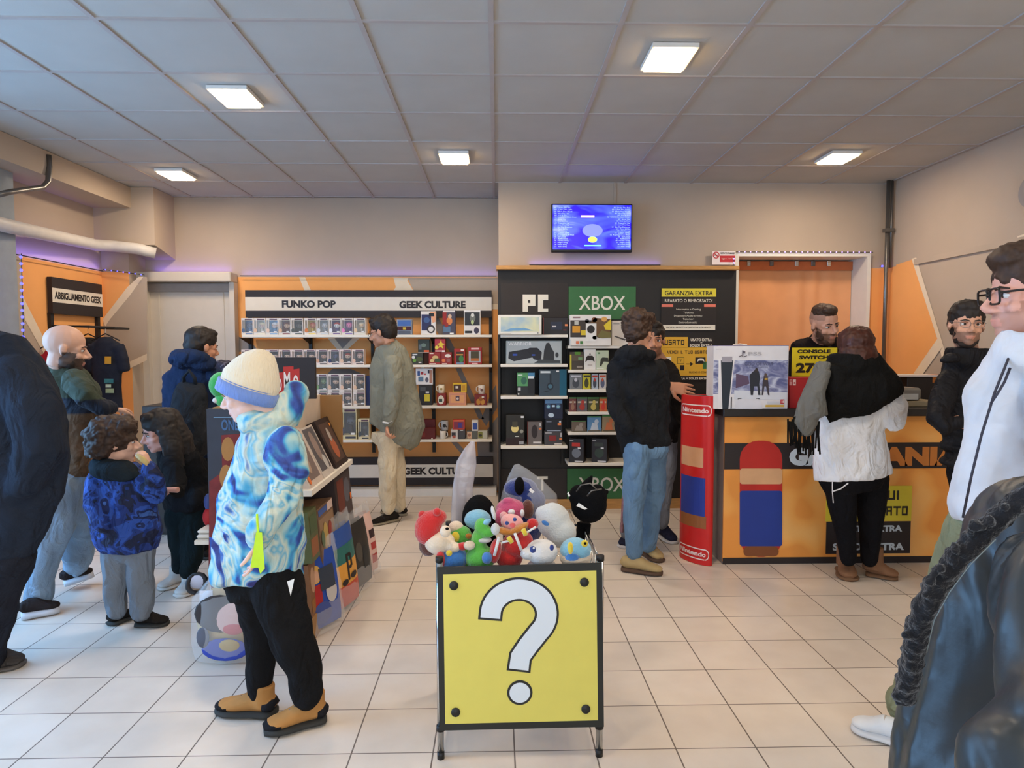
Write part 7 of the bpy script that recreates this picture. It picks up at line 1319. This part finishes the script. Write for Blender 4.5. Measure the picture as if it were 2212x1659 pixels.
for i in range(60):
    u = i/59*(len(edge)-1); j = min(int(u), len(edge)-2); f_ = u-j; x = edge[j][0]*(1-f_)+edge[j+1][0]*f_; y = edge[j][1]*(1-f_)+edge[j+1][1]*f_; b.ell(P(x-9+R.uniform(-10, 8), y-9+R.uniform(-8, 10), .74+.012*u+R.uniform(-.012, .012)), R.uniform(6, 12)*k, M_flu, n=10, k=8)
organic('fluffy_trim', b, .0025, t, 1, amp=.003, fscale=90)
b = MB(); b.tube([P(x+26, y+16, .705+.010*i) for i, (x, y) in enumerate(edge[3:8])], .0005, W((110, 120, 120)), 6); b.build('zip', t, True)
for s_ in (0, .2): q0 = V((.62+s_, .95, 0)); shoe(t, q0, q0+V((-.12, -.22, 0)), M_blk, M_sol)
# ---------------- large dark figure at the left edge
H = headM(-80, 668, 2.95, 120, 60, 10)
M_nv = fabric('coat_navy', (36, 42, 54), rough=.85)
torso = [(-50, 730, 2.95, 40, .8), (-36, 752, 2.95, 84, .66), (-24, 795, 2.95, 112, .62), (-14, 850, 2.95, 130, .6), (-10, 920, 2.95, 144, .6), (-8, 990, 2.95, 150, .6), (-10, 1060, 2.95, 138, .6), (-14, 1130, 2.95, 112, .6), (-20, 1188, 2.95, 92, .6)]
arm1 = [(34, 812, 2.88, 48), (76, 885, 2.84, 52), (88, 970, 2.82, 50), (56, 1040, 2.84, 36)]; arm2 = [(-90, 800, 3.0, 50), (-110, 900, 3.0, 48), (-100, 1000, 2.95, 36)]
leg1 = [(20, 1190, 2.95, 52), (-2, 1280, 2.96, 42), (-16, 1350, 3.0, 34), (-20, 1420, 3.04, 26)]; leg2 = [(-70, 1190, 3.0, 54), (-90, 1300, 3.0, 42), (-100, 1420, 3.0, 28)]
t = person('large person in a dark navy coat cut off at the left edge', (-2.4, 3.0, 0), H, sk, torso, (arm1, arm2), (leg1, leg2), M_nv, fabric('trousers_dark', (36, 38, 46)), colf=skin_col(H, S_mid), jamp=.012, face=False, jname='coat', hands=[(P(36, 1050, 2.90), (-.4, 0, -1), (-1, 0, 0), dict(s=.9, curl=.8))])
hair(t, H, SHORT, h_dark); shoe(t, F(-40, 1440), F(46, 1440), fabric('shoe_grey', (72, 66, 62)), W((90, 84, 80)), h=.09, w=.055); q0 = P(-100, 1400, 3.0); q0.z = 0; shoe(t, q0, q0+V((.2, .1, 0)), fabric('shoe_grey', (72, 66, 62)), W((90, 84, 80)))
# ---------------- bald man in green, navy and brown jacket
H = headM(143, 752, 3.82, 98, 62, 8)
torso = [(140, 795, 3.85, 36, .8), (140, 810, 3.85, 50, .66), (150, 840, 3.85, 58, .62), (154, 890, 3.85, 54, .62), (150, 950, 3.85, 48, .62), (146, 1000, 3.85, 50, .62), (146, 1028, 3.85, 50, .62)]
arm1 = [(160, 822, 3.72, 26), (190, 862, 3.66, 25), (216, 878, 3.70, 21), (236, 884, 3.80, 16)]; arm2 = [(130, 825, 4.0, 26), (150, 880, 4.05, 22), (200, 885, 4.05, 16)]
leg1 = [(128, 1060, 3.80, 46), (118, 1130, 3.78, 40), (96, 1210, 3.76, 32), (80, 1298, 3.74, 22)]; leg2 = [(156, 1060, 3.92, 46), (170, 1130, 3.96, 38), (168, 1185, 4.02, 31), (160, 1232, 4.12, 20)]
zc = [P(150, y, 3.85).z for y in (858, 890)]; ca, cb2, cc_ = zone((58, 66, 52)), zone((26, 32, 46)), zone((96, 72, 50))
t = person('bald bearded man in a green, navy and brown jacket and pale jeans striding right', (-2.55, 3.85, 0), H, sk, torso, (arm1, arm2), (leg1, leg2), mat('jacket_bands', (80, 80, 60), .9, vcol=True, var=.15, scale=10, bump=.2, fold=.9), fabric('denim_pale', (140, 160, 178), var=.16), colf=skin_col(H, (206, 160, 136), stub=(40, 30, 28), stubk=.9), jcolf=lambda p: ca if p.z > zc[0] else (cb2 if p.z > zc[1] else cc_), hands=[(P(238, 885, 3.82), (.3, 1, -.1), (0, 0, -1), dict(curl=.8))])
hair(t, H, [((0, .045, -.10), (.042, .036, .028)), ((.046, .025, -.075), (.012, .026, .026)), ((-.046, .025, -.075), (.012, .026, .026))], mat('beard_dark', (40, 30, 26), .8, var=.3, scale=80), amp=.003, name='beard')
M_sw = W((206, 206, 210)); shoe(t, F(48, 1338), F(128, 1322), fabric('shoe_brownblack', (50, 44, 44)), M_sw, sole=.045, h=.085, w=.05); q0 = P(142, 1272, 4.08); q1 = P(202, 1232, 4.16); q0.z = .03; q1.z = .03+.03; shoe(t, q0, q1, fabric('shoe_brownblack', (50, 44, 44)), M_sw, sole=.045, h=.085, w=.05)
# ---------------- boy in the blue camouflage parka
H = headM(252, 952, 3.50, 98, 62, 4)
M_camo = mat('parka_camouflage', (50, 80, 150), .75, kind='camo', scale=9, detail=2, dist=1, ramp=[(.30, (18, 26, 58)), (.44, (26, 48, 112)), (.52, (40, 76, 156)), (.60, (20, 34, 82)), (.68, (60, 96, 162))], bump=.2, bscale=60, fold=1, fscale=12)
torso = [(258, 1004, 3.5, 34, .85), (262, 1022, 3.5, 58, .72), (264, 1060, 3.5, 68, .68), (268, 1110, 3.5, 70, .68), (278, 1155, 3.5, 72, .66), (280, 1188, 3.5, 60, .66)]
arm1 = [(312, 1040, 3.46, 26), (338, 1064, 3.42, 24), (336, 1036, 3.40, 20), (322, 1010, 3.40, 15)]; arm2 = [(212, 1040, 3.46, 26), (206, 1090, 3.42, 25), (222, 1130, 3.38, 20)]
leg1 = [(254, 1190, 3.50, 30), (250, 1240, 3.50, 26), (248, 1290, 3.50, 22), (250, 1322, 3.5, 19)]; leg2 = [(304, 1185, 3.5, 30), (304, 1240, 3.5, 26), (308, 1290, 3.5, 23), (306, 1322, 3.5, 20)]
t = person('small boy in a blue camouflage parka with dark curly hair, hand at his mouth', (-1.93, 3.5, 0), H, sk, torso, (arm1, arm2), (leg1, leg2), M_camo, fabric('grey_trousers', (118, 124, 132)), colf=skin_col(H, (226, 176, 150)), hands=[(P(322, 1008, 3.39), (-.35, .1, 1), (-1, 0, 0), dict(s=.72, curl=.9))], jname='parka', jamp=.012)
hair(t, H, SHORT+[((0, -.03, .03), (.105, .115, .10)), ((0, -.07, -.02), (.09, .07, .08)), ((.02, .02, .08), (.08, .07, .05))], h_brown, amp=.018, fine=.006, fs=28)
b = MB(); k = 3.5/FPX
for x, y, Y, rx, rz in ((246, 1016, 3.44, 50, 22), (228, 1010, 3.46, 34, 26), (270, 1026, 3.42, 32, 14)): b.ell(P(x, y, Y), (rx*k, rx*k*.7, rz*k), fabric('hood_dark', (34, 42, 48)))
organic('hood', b, .009, t, 4, amp=.01)
q = P(308, 992, 3.37); b = MB(); b.loft([(q+V((-.030, 0, .022)), .010, .008), (q, .016, .010), (q+V((.025, 0, -.025)), .012, .008)], W((206, 176, 110)), n=12, side=UZ); tag(b.build('pastry', None, True), 'small golden pastry held by the boy at his mouth', 'pastry')
shoe(t, F(238, 1352), F(268, 1338)+V((.03, .05, 0)), M_blk, M_sol, w=.042, h=.07); shoe(t, F(296, 1352), F(362, 1350), M_blk, M_sol, w=.042, h=.07)
# ---------------- girl with long dark hair bending to the boy
H = headM(346, 930, 3.95, 88, 232, 16)
M_blk2 = fabric('hoodie_dark', (28, 28, 30))
torso = [(378, 968, 4.0, 30, .85), (386, 985, 4.02, 46, .7), (396, 1020, 4.08, 50, .68), (400, 1070, 4.1, 48, .68), (402, 1100, 4.1, 48, .66)]
arm1 = [(368, 1000, 3.90, 20), (378, 1046, 3.84, 20), (384, 1058, 3.8, 16), (376, 1056, 3.74, 12)]; arm2 = [(428, 1000, 4.1, 20), (436, 1050, 4.1, 18), (420, 1080, 4.0, 13)]
leg1 = [(386, 1105, 4.1, 30), (390, 1150, 4.1, 25), (392, 1200, 4.08, 19), (386, 1224, 4.08, 15)]; leg2 = [(420, 1105, 4.12, 30), (420, 1160, 4.06, 27), (414, 1210, 4.0, 22), (406, 1236, 3.98, 18)]
t = person('girl in black with long dark hair and white high-top shoes bending towards the boy', (-1.95, 4.05, 0), H, sk, torso, (arm1, arm2), (leg1, leg2), M_blk2, fabric('track_green_black', (24, 34, 36)), colf=skin_col(H, (216, 156, 136)), hands=[(P(374, 1058, 3.72), (-1, 0, .0), (0, -.3, -1), dict(s=.95, curl=1.2))], jname='hoodie')
hair(t, H, SHORT+[((0, -.035, .035), (.090, .10, .09)), ([((.0, -.08, .02), .08, .05), ((0, -.09, -.08), .085, .06), ((.01, -.08, -.2), .08, .06), ((.02, -.05, -.32), .05, .04)], 0), ([((.082, -.01, .02), .022, .04), ((.086, .0, -.08), .024, .04), ((.08, .01, -.2), .03, .04)], 0), ([((-.078, -.02, .02), .03, .05), ((-.085, -.02, -.08), .03, .06), ((-.08, -.0, -.22), .03, .05)], 0)], h_dark, amp=.008, fs=16)
M_ws = mat('canvas_white', (206, 200, 192), .8, bump=.3, bscale=120)
shoe(t, F(392, 1262), F(344, 1276), M_ws, M_ws, w=.046, h=.07, shaft=.06, sr=.04, laces=W((190, 186, 180))); shoe(t, F(414, 1272), F(388, 1292), M_ws, M_ws, w=.046, h=.07, shaft=.06, sr=.042, laces=W((190, 186, 180)))
# ---------------- man with navy hooded jacket and backpack
H = headM(437, 748, 4.7, 78, 42, 10)
M_bj = fabric('jacket_navy', (36, 48, 74))
torso = [(428, 785, 4.7, 24, .85), (420, 796, 4.7, 46, .64), (416, 820, 4.7, 56, .6), (416, 880, 4.7, 56, .6), (418, 940, 4.7, 52, .6), (420, 990, 4.7, 48, .6)]
arm1 = [(466, 812, 4.68, 20), (484, 858, 4.72, 19), (500, 895, 4.85, 15)]; arm2 = [(374, 815, 4.7, 18), (370, 870, 4.72, 18), (380, 910, 4.8, 14)]
leg1 = [(400, 990, 4.7, 26), (400, 1090, 4.7, 22), (400, 1185, 4.7, 16)]; leg2 = [(440, 990, 4.7, 26), (440, 1090, 4.7, 22), (440, 1185, 4.7, 16)]
def jx(b, m):
    k = 4.6/FPX
    for x, y, Y, rx, rz in ((396, 776, 4.60, 30, 20), (412, 770, 4.56, 36, 16), (436, 784, 4.6, 28, 14)): b.ell(P(x, y, Y), (rx*k, rx*k*.7, rz*k), m)
t = person('man in a navy hooded jacket with a backpack near the white door', (-2.2, 4.7, 0), H, skin_mat('tan', S_tan), torso, (arm1, arm2), (leg1, leg2), M_bj, fabric('trousers_black', (24, 26, 30)), colf=skin_col(H, S_tan), jextra=jx, hands=[(P(502, 898, 4.86), (.8, .3, -.5), (0, 0, -1), dict(curl=.7))])
hair(t, H, SHORT, h_dark, amp=.005)
for lx in (400, 440): q0 = P(lx, 1180, 4.66); q0.z = 0; shoe(t, q0, q0+V((.1, .22, 0)), M_blk, M_sol)
t = thing('backpack', 'black and grey backpack worn by the man in the navy hooded jacket', 'bag', (-2.2, 4.45, .9)); b = MB(); k = 4.5/FPX; M_bp = fabric('backpack', (36, 40, 46), rough=.7)
b.loft([(P(412, 828, 4.50), 26*k, 16*k), (P(410, 850, 4.48), 34*k, 26*k), (P(406, 900, 4.46), 40*k, 34*k), (P(408, 950, 4.46), 42*k, 34*k), (P(412, 978, 4.5), 34*k, 24*k)], M_bp, n=18); organic('pack', b, .010, t, 4, amp=.016, fscale=6, aniso=(1.5, 1.5, .7))
b = MB(); b.tube([P(400, 838, 4.47), P(396, 815, 4.45), P(408, 800, 4.44), P(420, 816, 4.45), P(424, 836, 4.47)], .012, M_bp); b.build('strap', t, True)
# ---------------- bent person in the speckled dark jacket
H = headM(528, 806, 5.05, 70, 60, 40)
M_spk = mat('jacket_speckled', (70, 66, 84), .9, kind='camo', scale=40, detail=1, ramp=[(.42, (44, 42, 58)), (.58, (96, 92, 108))])
torso = [(502, 800, 5.1, 22, .85), (492, 800, 5.12, 30, .8), (486, 812, 5.16, 34, .75), (490, 860, 5.2, 36, .7), (494, 920, 5.2, 36, .7), (496, 980, 5.2, 34, .7)]
arm1 = [(500, 815, 5.0, 15), (510, 870, 4.98, 14), (530, 890, 5.0, 11)]
leg1 = [(484, 980, 5.2, 20), (484, 1060, 5.2, 17), (484, 1140, 5.2, 13)]; leg2 = [(510, 980, 5.2, 20), (510, 1060, 5.2, 17), (510, 1140, 5.2, 13)]
t = person('bent person in a speckled dark jacket half hidden behind the knitted hat', (-2.1, 5.2, 0), H, sk, torso, (arm1,), (leg1, leg2), M_spk, fabric('trousers_black', (24, 26, 30)), colf=skin_col(H, S_mid), hands=[(P(532, 890, 5.0), (1, .2, -.3), (0, 0, -1), dict(curl=.6))])
hair(t, H, SHORT, h_dark)
for lx in (484, 510): q0 = P(lx, 1140, 5.16); q0.z = 0; shoe(t, q0, q0+V((.1, .22, 0)), M_blk, M_sol)
